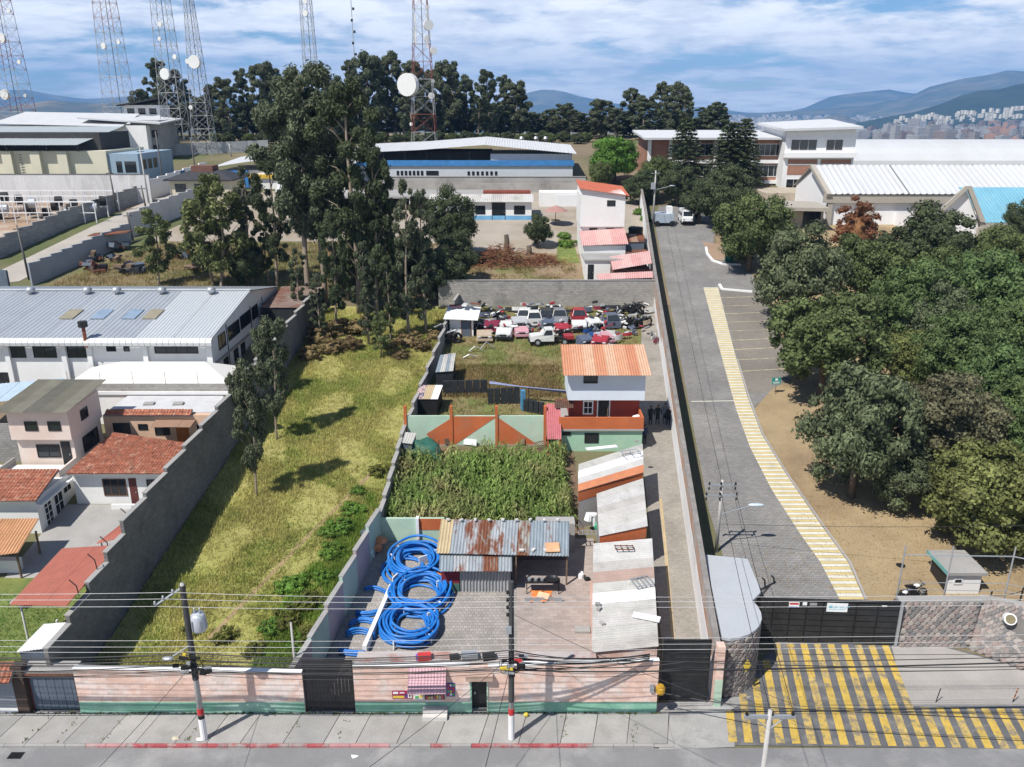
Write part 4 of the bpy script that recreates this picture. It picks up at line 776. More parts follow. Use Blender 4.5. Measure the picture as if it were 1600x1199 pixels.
# --- white house in front
HWH = mat('white house render', (.74, .74, .72), .85, .05, .6, 9, .05, col2=(.6, .59, .56), th=(.6, .8))
h = T('house', 'white house with terracotta roof at the left picture edge', 'house', (-36, 52, 1.8))
MB().bx(-44, -32.6, 51.2, 57.0, 1.2, 4.42).build('wall', HWH, h)
tiles(h, (-44, 50.7, 4.5), (-32.3, 50.7, 4.5), (-32.3, 54.1, 5.35), (-44, 54.1, 5.35), TERRA)
win(h, (-35.4, 51.2, 2.0), (1, 0, 0), 1.0, .7); win(h, (-32.6, 51.9, 1.9), (0, 1, 0), 1.0, 1.9, WHITE, 2, 4); win(h, (-32.6, 53.2, 1.9), (0, 1, 0), 1.2, 2.0, WHITE, 2, 2); win(h, (-32.6, 54.7, 3.2), (0, 1, 0), .35, .5); win(h, (-32.6, 55.2, 3.2), (0, 1, 0), .35, .5)
MB().bx(-32.59, -32.2, 51.2, 56.9, 2.9 + 1.0, 4.05).build('canopy', HWH, h)
# --- middle white wing with the big tiled roof
h = T('house', 'white garden wing with broad terracotta roof against the block wall', 'house', (-28.5, 56, 2.6))
MB().bx(-31.8, -23.4, 54.7, 59.4, 1.6, 4.85).build('wall', HWH, h)
tiles(h, (-32.0, 54.1, 4.95), (-24.5, 54.1, 4.95), (-24.7, 58.0, 5.75), (-30.8, 59.4, 6.05), TERRA)
win(h, (-29.7, 54.7, 3.0), (1, 0, 0), 1.7, 1.35, mat('brown frame', (.12, .06, .04), .7), 3, 1); door(h, (-27.8, 54.7, 2.3), (1, 0, 0), .55, 2.1, mat('brown door', (.11, .035, .03), .7)); win(h, (-26.5, 54.7, 3.1), (1, 0, 0), 1.4, 1.2, nx=2)
MB().bx(-29.0, -24.0, 54.0, 54.2, 1.6, 2.6).build('garden_wall', HWH, h); win(h, (-27.5, 54.0, 1.75), (1, 0, 0), .5, .75, nx=1); win(h, (-26.7, 54.0, 1.75), (1, 0, 0), .45, .8, nx=1)
# --- pink house
PK = mat('blush render', (.68, .58, .51), .88, .06, .7, 9, .05, col2=(.58, .45, .38), th=(.5, .7)); PK2 = mat('peach render', (.60, .41, .29), .88, .06, .7, 9, .05)
h = T('house', 'blush pink house with overhanging upper storey and grey sheet roof', 'house', (-34.8, 59, 2.8))
MB().bx(-36.95, -32.75, 57.3, 61.6, 2.0, 6.48).build('lower_floor', PK, h); MB().bx(-37.1, -32.62, 56.9, 61.7, 6.482, 8.72).build('upper_floor', PK, h)
MOSS = [mat('mossy fibre cement %d' % i, c, .95, .15, 1, 12, .15) for i, c in enumerate([(.18, .17, .13), (.22, .21, .165), (.15, .145, .12)])]
corr(h, (-37.7, 56.3, 8.85), (-32.3, 56.3, 8.85), (-32.0, 62.2, 9.45), (-37.4, 62.2, 9.45), 5, MOSS, .2, .03)
MB().prism([(-37.05, 56.95), (-32.67, 56.95), (-32.67, 61.65), (-37.05, 61.65)], 8.722, lambda x_, y_: 8.78 + (y_ - 56.3) * .1).build('wall_head', PK, h)
win(h, (-35.9, 56.9, 7.2), (1, 0, 0), .95, .75, nx=1); win(h, (-34.2, 56.9, 7.2), (1, 0, 0), .95, .75, nx=1); win(h, (-32.62, 58.6, 7.3), (0, 1, 0), 1.1, .85, nx=1)
win(h, (-35.6, 57.3, 4.9), (1, 0, 0), 1.75, 1.05, nx=2); door(h, (-33.75, 57.3, 4.2), (1, 0, 0), .7, 2.0, DARKMETAL); win(h, (-32.75, 58.5, 4.7), (0, 1, 0), 2.4, 1.3, nx=2)
MB().bx(-37.4, -32.76, 54.9, 57.29, 4.0, 4.18).build('terrace', CONC, h); MB().bx(-37.4, -32.76, 54.75, 54.9, 2.0, 4.9).build('terrace_parapet', PK, h); MB().bx(-32.9, -32.75, 54.9, 57.29, 4.182, 4.9).build('terrace_parapet', PK, h); MB().bx(-37.5, -37.35, 54.9, 57.29, 2.0, 4.9).build('terrace_parapet', CONC, h)
# back wing along the block wall
h = T('house', 'peach single storey wing with orange door and tiled parapet', 'house', (-29, 62, 3.3))
MB().bx(-32.6, -23.0, 61.75, 66.2, 2.6, 6.6).build('wall', PK2, h); tiles(h, (-32.4, 61.5, 6.62), (-25.5, 61.5, 6.62), (-25.5, 62.1, 6.95), (-32.4, 62.1, 6.95), TERRA)
MB().bx(-32.5, -23.1, 62.2, 66.1, 6.602, 6.7).build('flat_roof', mat('pale screed', (.52, .52, .52), .9, .1), h)
win(h, (-31.9, 61.75, 4.8), (1, 0, 0), 1.35, 1.15, nx=2); win(h, (-29.9, 61.75, 5.35), (1, 0, 0), .75, .5, nx=1); win(h, (-28.6, 61.75, 4.9), (1, 0, 0), 1.2, 1.0, nx=2); door(h, (-26.9, 61.75, 3.7), (1, 0, 0), 1.0, 2.0, mat('orange wood', (.34, .12, .03), .6, .2)); win(h, (-25.2, 61.75, 4.3), (1, 0, 0), 1.0, 1.5, nx=1)
corr(h, (-28.5, 60.9, 5.9), (-25.4, 60.9, 5.9), (-25.2, 61.72, 6.25), (-28.4, 61.72, 6.25), 3, mat('brown sheet', (.30, .19, .13), .8, .12), .16, .02, name='porch_sheet')
for a in (-29.8, -27.4): MB().box((a, 64, 6.78), (.8, .6, .12), .1).build('roof_hatch', CONC, h)
# block parapet and tent canopy behind
pw = T('parapet_wall', 'grey block parapet carrying a white metal strip below the tent canopy', 'wall', (-31, 66.5, 4)); MB().bx(-38.2, -23.0, 66.5, 66.7, 3.6, 7.6).build('wall_panel', BW, pw); MB().bx(-37.4, -23.6, 66.3, 66.47, 6.72, 6.98).build('metal_strip', NEWW, pw); MB().bx(-37.6, -23.4, 66.44, 66.49, 4, 6.7).build('render', WHITE, pw)
for i in range(6): MB().cyl((-37.6 + i * 2.75, 66.6, 7.6), (-37.6 + i * 2.75, 66.6, 8.7), .02, n=5).build('rod', RUST, pw)
tn = T('tent_canopy', 'white hipped tent canopy between factory and houses', 'canopy', (-31, 69.5, 4.4)); TW = mat('white canvas', (.72, .71, .67), .85, .04, .5, 8, .04, trans=.1)
e = [V(-38.2, 67.0, 7.3), V(-23.7, 67.0, 7.2), V(-23.9, 71.9, 7.4), V(-38.2, 71.9, 7.4)]; k0, k1 = V(-34.3, 69.6, 8.65), V(-27.0, 69.6, 8.65); n = 6
for i in range(n):
    a, b, c, d = e[0].lerp(e[1], i / n), e[0].lerp(e[1], (i + 1) / n), k0.lerp(k1, (i + 1) / n), k0.lerp(k1, i / n); MB().slab(a, b, c, d, .03).build('canvas_panel', TW, tn)
    a, b, c, d = e[2].lerp(e[3], i / n), e[2].lerp(e[3], (i + 1) / n), k1.lerp(k0, (i + 1) / n), k1.lerp(k0, i / n); MB().slab(a, b, c, d, .03).build('canvas_panel', TW, tn)
MB().add([e[1], e[2], k1, e[1] - V(0, 0, .03), e[2] - V(0, 0, .03), k1 - V(0, 0, .03)], [(0, 1, 2), (5, 4, 3), (0, 3, 4, 1)]).build('canvas_end', TW, tn); MB().add([e[3], e[0], k0, e[3] - V(0, 0, .03), e[0] - V(0, 0, .03), k0 - V(0, 0, .03)], [(0, 1, 2), (5, 4, 3), (0, 3, 4, 1)]).build('canvas_end', TW, tn)
for p in e: MB().cyl((p.x * .998, p.y, tz(p.y)), (p.x * .998, p.y, p.z - .04), .07).build('post', GREYMETAL, tn)
r = T('blue_canopy', 'pale blue sheet canopy beside the tent', 'canopy', (-41, 66, 4)); corr(r, (-46, 63.2, 6.7), (-38.4, 64.2, 7.3), (-38.4, 67.6, 7.8), (-46, 67.2, 7.2), 4, mat('pale blue sheet', (.42, .52, .60), .6, .08), .3, .03); MB().cyl((-39, 64.6, 4), (-39, 64.6, 7.2), .08).build('post', DARKMETAL, r)
pwall('block_wall', 'grey block wall left of the blush pink house', (-44, 60.5), (-37.6, 60.5), 2, 3.2, BLOCK, .2, False)
# --- factory
f = T('factory', 'long white factory with a ribbed grey metal roof and roof vents', 'factory', (-45, 80, 5)); FX = -27.3; FW = mat('factory white', (.74, .75, .75), .8, .04, .5, 9, .04, col2=(.64, .63, .6), th=(.6, .8))
prof = [(72.6, 3.8), (72.6, 10.1), (84.2, 11.75), (95, 9.9), (95, 3.8)]
n = len(prof); MB().add([(-85, a, b) for a, b in prof] + [(FX, a, b) for a, b in prof], [tuple(range(n)), tuple(range(n, 2 * n))[::-1]] + [(i, i + n, (i + 1) % n + n, (i + 1) % n) for i in range(n)]).build('wall', FW, f)
GR = [mat('ribbed roof %d' % i, c, .5, .05, .6, 10, .05, metal=.3) for i, c in enumerate([(.40, .43, .46), (.42, .45, .48), (.39, .42, .45)])] ; GRL = mat('newer ribbed roof', (.56, .59, .61), .5, .04, metal=.25)
corr(f, (-85, 72.1, 10.13), (-34.0, 72.1, 10.13), (-34, 84.2, 11.86), (-85, 84.2, 11.86), 12, GR, .45, .03, trap=True); corr(f, (-34, 72.1, 10.13), (-27.0, 72.1, 10.13), (-27.0, 84.2, 11.86), (-34, 84.2, 11.86), 2, GRL, .32, .03, trap=True)
corr(f, (FX + .3, 95.3, 9.95), (-85, 95.3, 9.95), (-85, 84.25, 11.84), (FX + .3, 84.25, 11.84), 14, GR, .45, .03, trap=True)
MB().bx(-85, -27.0, 84.0, 84.45, 11.9, 11.98).build('ridge_cap', GRL, f)
EAV = mat('white eave sheet', (.66, .67, .67), .6, .06); k = 60; W0, W1 = -60., -27.0
for i in range(k):
    u0 = W0 + (W1 - W0) * i / k + .02; u1 = W0 + (W1 - W0) * (i + 1) / k - .02; pr_ = [(72.08, 10.12), (71.8, 10.0), (71.68, 9.75), (71.75, 9.45), (72.0, 9.4)]
    MB().add([(u, a, b) for u in (u0, u1) for a, b in pr_], [(j, j + 5, j + 6, j + 1) for j in range(4)] + [(4, 3, 2, 1, 0), (5, 6, 7, 8, 9)]).build('eave_sheet', EAV, f)
for i, (px, py) in enumerate([(47, 452), (135, 447), (182, 454), (252, 449), (330, 456)]):
    q = AY(px, py, 83.2); v = MB().lathe([(0, 0), (.22, 0), (.22, .25), (.42, .35), (.48, .6), (.3, .8), (0, .85)], (q.x, 83.2, 11.6), 10).build('roof_vent', GREYMETAL, f, True)
SKT = mat('yellowed skylight', (.27, .24, .17), .5, .15)
for i, (px, py, mm) in enumerate([(110, 482, SKT), (158, 482, mat('blue skylight', (.22, .29, .38), .3)), (206, 482, mat('blue skylight', ())), (238, 482, SKT)]):
    q = AY(px, py, 77.6); zz_ = 10.13 + (77.6 - 72.1) * .143; MB().box((q.x, 77.6, zz_ + .06), (1.3, 2.4, .05), 0, math.atan(.143)).build('skylight', mm, f)
q = AY(134, 530, 72.0); MB().cyl((q.x, 71.9, 9.3), (q.x, 71.9, 11.2), .16).build('flue', RUST, f); MB().cyl((q.x, 71.9, 11.2), (q.x, 71.9, 11.7), .42).build('flue_cap', DARKMETAL, f)
def fpx(p0, p1, z0, z1, nx=2): x0 = AY(p0, 550, 72.6).x; x1 = AY(p1, 550, 72.6).x; win(f, (x0, 72.6, z0), (1, 0, 0), x1 - x0, z1 - z0, nx=nx)
for a, b in [(8, 40), (52, 88), (104, 137)]: fpx(a, b, 8.1, 9.2, 2)
fpx(167, 182, 8.7, 9.2, 1); fpx(194, 203, 8.7, 9.2, 1); fpx(242, 310, 8.5, 9.15, 4); fpx(-45, -10, 8.1, 9.2); fpx(-20, 10, 5.4, 6.7)
for px in (15, 103, 143, 230): x_ = AY(px, 560, 72.6).x; MB().bx(x_ - .22, x_ + .22, 72.3, 72.597, 4, 9.5).build('pilaster', FW, f)
MB().bx(FX - .5, FX + .0, 72.35, 72.597, 4, 10.0).build('pilaster', FW, f)
for y0, y1, z0, z1 in [(74.2, 76.2, 8.3, 9.7), (77.0, 80.5, 8.4, 9.8), (80.8, 84.4, 8.5, 9.9), (84.7, 86.8, 8.5, 9.9)]: win(f, (FX, y0, z0), (0, 1, 0), y1 - y0, z1 - z0, nx=2)
for y0 in (75, 78, 80.2): win(f, (FX, y0, 5.6), (0, 1, 0), 1.3, 1.6, nx=1)
MB().bx(FX + .003, FX + .12, 72.6, 94.9, 7.4, 7.6).build('string_course', CONC, f)
for y_ in (76.6, 84.2, 88.5): MB().bx(FX + .003, FX + .06, y_, y_ + .1, 4.5, 10.2).build('downpipe', DARKMETAL, f)
shed('shed', 'dark lean-to with rusty flat roof at the factory back corner', [V(-26.9, 86.5, 9.5), V(-22.2, 86.5, 9.5), V(-22.0, 95.5, 9.9), V(-26.9, 95.5, 9.9)], n=3, wallm=NET, ribs='y', mats=[mat('rusted flat sheet', (.26, .20, .17), .9, .2, col2=(.2, .1, .07))])
# ======================================================= upper lot behind the block wall
DUST = mat('dusty yard', (.33, .29, .24), .95, .1, .3, 9, .12, .3, 14, col2=(.27, .22, .16), th=(.45, .65), ts=.12)
wsheet('upper_yard', [(-10, 94.4), (18.6, 94.4), (19, 112), (9, 112), (8, 118), (-14, 118)], mat('scrubby soil', (.24, .175, .11), .95, .18, .4, 8, .2, .5, 10, col2=(.13, .135, .05), th=(.5, .64), ts=.2), .006)
wsheet('gravel_yard', [(-52, 118), (9, 112.5), (19.5, 121), (21.5, 150), (-44, 150)], DUST, .01)
wsheet('scrub_lot', [(-60, 94), (-22, 96), (-8.5, 94.4), (-14, 118), (-52, 118)], mat('scrub ground', (.19, .15, .085), .95, .2, .3, 7, .22, .5, 8, col2=(.12, .13, .045), th=(.45, .6), ts=.15), .012)
wsheet('garden_lawn', [(5.8, 109), (9.0, 109), (8.6, 119), (6.6, 119)], mat('watered lawn', ()), .02)
HW = HWH
# white house with red roof
h = T('house', 'tall white house with red tin roof beside the access road wall', 'house', (12, 113, 11))
MB().bx(9.2, 14.75, 111.2, 118, 10, 14.7).build('lower_floor', HW, h); MB().bx(9.05, 14.9, 110.9, 118, 14.702, 18.9).build('upper_floor', HW, h)
RT = mat('red tin roof', (.47, .13, .07), .7, .1); corr(h, (8.8, 110.5, 19.7), (15.4, 110.5, 18.75), (15.4, 118.3, 19.3), (8.8, 118.3, 20.2), 6, RT, .25, .03)
MB().hexa([(9.1, 110.95, 18.902), (14.85, 110.95, 18.902), (14.85, 117.9, 18.902), (9.1, 117.9, 18.902)], [(9.1, 110.95, 19.6), (14.85, 110.95, 18.91), (14.85, 117.9, 19.3), (9.1, 117.9, 20.0)]).build('wall_head', HW, h)
win(h, (12.5, 110.9, 17.4), (1, 0, 0), 1.1, .75, nx=1); win(h, (10.3, 111.2, 13.3), (1, 0, 0), 1.1, 1.2, nx=2); win(h, (12.5, 111.2, 13.3), (1, 0, 0), 1.1, 1.2, nx=2)
ROSE = [mat('rose roof %d' % i, c, .8, .1, 1.5, 12, .1, col2=(.5, .36, .34), th=(.5, .7)) for i, c in enumerate([(.54, .31, .29), (.56, .36, .33), (.52, .28, .26)])]
h2 = T('house', 'low white annex with faded rose roof in front of the tall white house', 'house', (12, 108, 10)); MB().bx(9.2, 14.6, 106.6, 110.6, 9.2, 12.9).build('wall', HW, h2); corr(h2, (8.9, 106.2, 12.95), (14.9, 106.2, 13.15), (14.9, 111.1, 14.5), (8.9, 111.1, 14.1), 3, ROSE, .25, .03); win(h2, (13.2, 106.6, 10.2), (1, 0, 0), .7, .9, nx=1)
h3 = T('house', 'small flat roofed white house with potted shrubs on top', 'house', (11, 103, 9.5)); MB().bx(9.1, 12.2, 102.0, 106.0, 8.8, 11.75).build('wall', HW, h3); MB().bx(8.9, 13.8, 101.8, 106.3, 11.752, 11.95).build('flat_roof', CONC, h3); door(h3, (9.4, 102.0, 9.4), (1, 0, 0), .75, 1.9, GLASS); MB().bx(12.5, 13.7, 105, 106.3, 8.8, 11.75).build('wall', HW, h3)
h4 = T('house', 'long low building with rose roof against the boundary wall', 'house', (15, 100, 9)); MB().bx(12.25, 16.7, 99.4, 103.2, 8.3, 11.2).build('wall', mat('brown wall', (.16, .08, .06), .9), h4); corr(h4, (12.1, 98.9, 11.2), (16.8, 98.9, 12.0), (17.2, 103.6, 12.7), (12.2, 103.6, 12.0), 4, ROSE, .25, .03)
h5 = T('lean_to', 'strip of faded rose roof just behind the block wall', 'lean-to', (14, 96, 8)); corr(h5, (10.0, 95.2, 10.75), (16.4, 95.2, 11.0), (16.6, 97.0, 11.4), (10.0, 97.0, 11.1), 4, ROSE, .25, .03); MB().bx(10.2, 16.2, 95.4, 96.9, 7.9, 10.7).build('wall', HW, h5)
h6 = T('house', 'white outbuilding with a dark opening beside the tall house', 'house', (15.8, 108, 10)); MB().bx(14.9, 17.4, 105.2, 108.5, 9.2, 11.9).build('wall', HW, h6); MB().bx(14.7, 17.6, 105.0, 108.7, 11.902, 12.05).build('flat_roof', RUST, h6); win(h6, (15.2, 105.2, 10.0), (1, 0, 0), .9, 1.0, nx=1)
shed('shed', 'rusty roofed store between outbuilding and boundary wall', [V(14.9, 110, 12.8), V(17.6, 110, 12.8), V(17.9, 114, 13.3), V(15.0, 114, 13.3)], n=3, wallm=BLUEG, ribs='y', mats=[RUST, mat('brown sheet', ())])
# white and blue workshop office
h = T('workshop', 'white workshop office with blue base stripe and patchy roof', 'workshop', (-2, 130, 13)); MB().bx(-12.5, 3.0, 129, 133, 12.4, 16.2).build('wall', HW, h); MB().bx(-12.5, 3.0, 128.96, 128.997, 12.4, 13.9).build('blue_stripe', mat('sky blue paint', (.16, .38, .6), .8), h)
corr(h, (-12.8, 128.4, 16.0), (3.3, 128.4, 16.0), (3.3, 131.5, 16.9), (-12.8, 131.5, 16.9), 10, FIB, .3, .03); MB().bx(-4.5, 2.9, 131.6, 134, 16.0, 17.3).build('red_back_wall', mat('oxide red boards', (.22, .06, .04), .85), h)
door(h, (-3.0, 129, 13.1), (1, 0, 0), 1.9, 2.7, GLASS, DARKMETAL); win(h, (.3, 129, 14.1), (1, 0, 0), 1.7, 1.3, nx=2); win(h, (-5.6, 129, 14.1), (1, 0, 0), 1.5, 1.3, nx=2)
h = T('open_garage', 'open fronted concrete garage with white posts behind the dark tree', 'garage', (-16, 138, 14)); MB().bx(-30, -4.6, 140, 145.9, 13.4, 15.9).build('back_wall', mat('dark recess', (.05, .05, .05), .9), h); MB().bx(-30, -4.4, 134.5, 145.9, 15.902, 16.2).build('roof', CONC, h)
for x_ in (-28, -22, -16.4, -12.9, -11.2): MB().bx(x_, x_ + .4, 134.7, 135.1, 13.4, 15.9).build('post', HW, h)
h = T('garage', 'white garage with a panelled door under the old concrete wall', 'garage', (8, 140, 14)); MB().bx(4.5, 11.2, 138, 142, 13.6, 16.5).build('wall', HW, h)
gd = MB().bx(7.2, 11.0, 137.95, 137.997, 14.2, 16.2).build('garage_door', NEWW, h)
for i in range(5): MB().bx(7.3, 10.9, 137.93, 137.948, 14.25 + i * .385, 14.25 + i * .385 + .36).build('door_panel', NEWW, gd)
OLDC = mat('old stained concrete', (.36, .345, .32), .95, .14, .4, 10, .14, .3, 20, col2=(.22, .21, .19), th=(.5, .7), ts=.25)
cw = pwall('concrete_wall', 'long stained concrete retaining wall above the workshops', (-24, 150), (13, 150), 10, 2.5, OLDC, .4, False, cop=CONC)
pwall('concrete_wall', 'lower painted face of the retaining wall', (-8, 149), (12, 149), 5, 1.6, OLDC, .4, False)
# umbrella, tables
p = G(868, 352); r = T('parasol', 'brownish pink parasol with table in the upper yard', 'parasol', p); MB().cyl(p, p + V(0, 0, 2.6), .05, n=6).build('pole', WOOD, r); MB().lathe([(1.9, 2.1), (1.0, 2.55), (.06, 2.95), (0, 2.95)], p, 8).build('canopy', mat('pinkish canvas', (.36, .21, .18), .9), r); MB().lathe([(0, .72), (.7, .72), (.7, .78), (0, .78)], p, 12).build('table_top', WOOD, r)
# long shop with white roof
f = T('workshop', 'long blue and white workshop under a white curved metal roof', 'workshop', (-6, 165, 16.5))
BST = mat('bright blue band', (.05, .20, .46), .6); GLS = mat('pale metal cladding', (.50, .53, .57), .6, .05)
MB().bx(-30, 11.3, 159, 175, 15.5, 19.6).build('wall', GLS, f); MB().bx(-30.2, 11.5, 158.7, 158.997, 19.3, 20.3).build('blue_band', BST, f)
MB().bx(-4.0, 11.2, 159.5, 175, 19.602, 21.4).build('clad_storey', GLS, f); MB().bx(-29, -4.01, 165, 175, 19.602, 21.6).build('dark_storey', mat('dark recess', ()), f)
WRF = mat('white metal roof', (.54, .55, .56), .6, .05, .4, 6, .05)
for (xa_, za, xb_, zb_) in [(-31, 21.6, -17, 22.2), (-17, 22.2, -5, 23.1), (-5, 23.1, 11.9, 21.5)]: corr(f, (xa_, 158.2, za), (xb_, 158.2, zb_), (xb_, 177, zb_ + .8), (xa_, 177, za + .8), 4, WRF, .5, .03, trap=True)
for x_ in np.arange(-28, -4, 4.): MB().bx(x_, x_ + .25, 159.2, 159.45, 19.6, 21.9).build('post', DARKMETAL, f)
for i in range(7): win(f, (-21.5 + i * .75, 158.98, 17.6), (1, 0, 0), .45, .8, nx=1)
win(f, (-16, 158.98, 17.6), (1, 0, 0), 2.3, .8, nx=5)
for i in range(7): win(f, (-8.3 + i * .85, 158.98, 17.6), (1, 0, 0), .45, .7, nx=1)
for i, x_ in enumerate((2., 5., 7.)): MB().lathe([(0, 0), (.3, 0), (.5, .4), (.3, .8), (0, .8)], (x_, 180, 23), 8).build('roof_vent', GREYMETAL, f)
f = T('workshop', 'white shed roofs glimpsed behind the tall eucalyptus trees', 'workshop', (-40, 160, 16.5)); MB().bx(-52, -28.5, 152, 166, 15, 19.0).build('wall', HW, f); corr(f, (-53, 151, 19.6), (-42, 151, 21.2), (-42, 168, 22), (-53, 168, 20.4), 4, WRF, .5, .03); corr(f, (-42, 151, 21.2), (-28, 151, 20.0), (-28, 168, 20.8), (-42, 168, 22), 4, WRF, .5, .03); MB().bx(-48, -30, 151.6, 151.99, 17.6, 18.3).build('yellow_band', mat('yellow band', (.6, .4, .06), .7), f); MB().bx(-52.2, -47, 151.5, 151.99, 16.0, 19).build('blue_door', BST, f)
t = T('white_truck', 'white box truck parked behind the eucalyptus trunks', 'truck', (-37, 143, 15)); MB().bx(-38.5, -34.2, 139, 146, 15.3, 18.2).build('cargo_box', NEWW, t); MB().bx(-38.3, -34.4, 137.2, 138.9, 15.2, 17.2).build('cab', NEWW, t); MB().bx(-38.1, -34.6, 137.17, 137.197, 16.3, 17.0).build('windscreen', GLASS, t)
for a in (-38.2, -34.9):
    for b in (138, 144): MB().cyl((a, b, 15.2), (a + .4, b, 15.2), .5, n=12).build('wheel', BLACKP, t)
h = T('house', 'small cream house with dark hipped roof at the top of the lane', 'house', (-53, 143, 14)); CRM = mat('cream render', (.55, .50, .38), .88, .06)
MB().bx(-56.5, -46.5, 140, 148, 13.6, 18.2).build('wall', CRM, h); DRF = mat('dark roof', (.045, .045, .05), .8); MB().prism([(-57.2, 139.3), (-45.8, 139.3), (-45.8, 148.7), (-57.2, 148.7)], 18.202, 18.4).build('eaves', DRF, h); MB().hexa([(-57.2, 139.3, 18.402), (-45.8, 139.3, 18.402), (-45.8, 148.7, 18.402), (-57.2, 148.7, 18.402)], [(-54, 143, 19.6), (-49, 143, 19.6), (-49, 145, 19.6), (-54, 145, 19.6)]).build('roof', DRF, h); MB().bx(-53.6, -50, 142.5, 145.5, 19.0, 20.4).build('dormer', mat('brown wall', ()), h)
for a in (-55.6, -52.4, -49.5): win(h, (a, 140, 16.4), (1, 0, 0), 1.8, 1.3, nx=2)
# ======================================================= left background: lane, walls, industrial yard
lane = [(30, 440), (100, 405), (200, 365), (320, 300), (330, 285), (305, 285), (235, 312), (150, 352), (60, 395), (-10, 428), (-10, 445)]
sheet('lane', lane, mat('pale lane concrete', (.36, .33, .29), .95, .12, .3, 9, .12, .2, 14), .03)
GB = mat('grey block fence', (.27, .275, .28), .95, .12, .3, 9, .1, .3, 20, blocks=(.8, .4, .03, 'wall'), mort=.8)
a, b = G(-10, 408), G(240, 308); pwall('block_fence', 'grey block wall along the left side of the lane', (a.x, a.y), (b.x, b.y), 14, 2.6, GB, .25, True, cop=CONC)
a, b = G(50, 447), G(205, 378); pwall('lot_fence', 'stepped bluish wall along the right side of the lane', (a.x, a.y), (b.x, b.y), 10, 2.7, mat('bluish wall', (.30, .325, .36), .92, .12, .4, 9, .1), .25, True)
a, b = G(205, 372), G(322, 322); pwall('lot_fence', 'whitish stepped wall at the top of the lane', (a.x, a.y), (b.x, b.y), 8, 3.4, mat('whitish wall', (.46, .46, .47), .92, .12, .4, 9, .1), .25, True)
a, b = G(-15, 436), G(38, 446); pwall('lot_fence', 'plain grey wall end above the factory roof', (a.x, a.y - 3), (b.x, b.y - 3), 2, 2.8, BLUEG, .25, True)
a, b = G(236, 312), G(325, 280); pwall('lane_wall', 'white wall with blue gates at the upper end of the lane', (a.x, a.y), (b.x, b.y), 7, 3.2, WHITE, .25, True)
for f_, w_ in ((.55, 1.3), (.8, 2.6)):
    q = a.lerp(b, f_); d = (b - a).normalized(); nrm = Vector((d.y, -d.x, 0)); r = T('lane_gate', 'narrow blue door in the white lane wall' if w_ < 2 else 'tall blue gate in the white lane wall', 'gate', q); MB().box((q.x + nrm.x * .18, q.y + nrm.y * .18, tz(q.y) + 1.5), (w_, .08, 3.), math.atan2(d.y, d.x)).build('leaf', mat('gate blue', (.04, .12, .24), .6), r)
a = AY(-20, 310, 141); b = AY(236, 300, 141); STW = mat('streaked white wall', (.56, .56, .56), .92, .1, .4, 9, .1, col2=(.30, .29, .27), th=(.52, .75), ts=.25, stretch=(1, 1, .25))
pwall('yard_wall', 'long streaky white wall behind the storage racks', (a.x, 141), (b.x, 141), 6, 4.6, STW, .3, False, cop=mat('dark coping', (.09, .085, .08), .9))
wsheet('storage_yard', [(-120, 108), (-72, 108), (-62, 136), (-60, 141), (-120, 141)], mat('reddish soil', (.30, .21, .145), .95, .15, .2, 7, .15, col2=(.42, .37, .31), th=(.5, .62), ts=.08), .01)
r = T('storage_rack', 'white pipe storage racks filled with black drums', 'rack', (-72, 130, 13))
for i in range(13):
    for j in range(3):
        x_ = -84 + i * 1.75; y_ = 127 + j * 4.; MB().cyl((x_, y_, tz(y_)), (x_, y_, tz(y_) + 3.2), .09, n=5).build('post', NEWW, r)
for j in range(3): y_ = 127 + j * 4.; MB().bx(-84, -63, y_ - .08, y_ + .08, tz(y_) + 3.1, tz(y_) + 3.25).build('beam', NEWW, r); MB().bx(-84, -63, y_ - .06, y_ + .06, tz(y_) + 1.5, tz(y_) + 1.6).build('beam', NEWW, r)
for i in range(18):
    rr = random.Random(i); x_ = -83 + i * 1.12; y_ = 127.8 + rr.uniform(0, 6); z_ = tz(y_) + .7 + (i % 3) * .9
    MB().cyl((x_, y_, z_), (x_ + .9, y_ + .3, z_), .75, n=12).solo('drum_coil', BLACKP if i % 4 else GREYMETAL, 'pipe coil in the white storage racks, %s from the left end' % ORD[i], 'pipe coil', 'coils stored in the racks')
for i, x_ in enumerate((-92, -88, -85.5)): MB().bx(x_, x_ + 2.2, 125 + i, 127.5 + i, tz(125) - .1, tz(126) + 2.2).solo('pallet_stack', [mat('brick red stack', (.3, .06, .05), .8), WHITE, mat('cream render', ())][i], ['red pallet stack at the far left of the storage yard', 'white pallet stack in the storage yard', 'cream pallet stack beside the racks'][i], 'stack')
shed('shed', 'black shed in the dusty storage yard', [V(-86, 113, 13.2), V(-79, 113, 13.2), V(-79, 118, 13.6), V(-86, 118, 13.6)], n=3, wallm=BLACKP, ribs='y', mats=[DARKMETAL])
# cream industrial building
f = T('factory', 'cream industrial building with blue end wall and grey metal roof', 'factory', (-85, 155, 16)); CRW = mat('ivory render', (.60, .57, .45), .88, .05, .3, 9, .05); BLE = mat('pale blue end wall', (.27, .36, .44), .85, .06)
MB().bx(-112, -71.9, 152, 168, 15, 22.3).build('wall', CRW, f); MB().bx(-71.898, -66.5, 152.4, 168, 15, 21.8).build('end_wall', BLE, f)
corr(f, (-114, 150.4, 23.4), (-76, 150.4, 23.4), (-73.6, 164, 26.2), (-114, 164, 26.2), 8, mat('grey green metal roof', (.42, .46, .47), .5, .05, metal=.2), .6, .03, trap=True)
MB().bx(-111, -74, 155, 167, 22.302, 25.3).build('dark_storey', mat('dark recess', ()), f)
for x_ in (-111, -104, -96, -89, -82, -76.5): MB().bx(x_, x_ + .3, 151.2, 151.5, 22.3, 23.4).build('post', DARKMETAL, f)
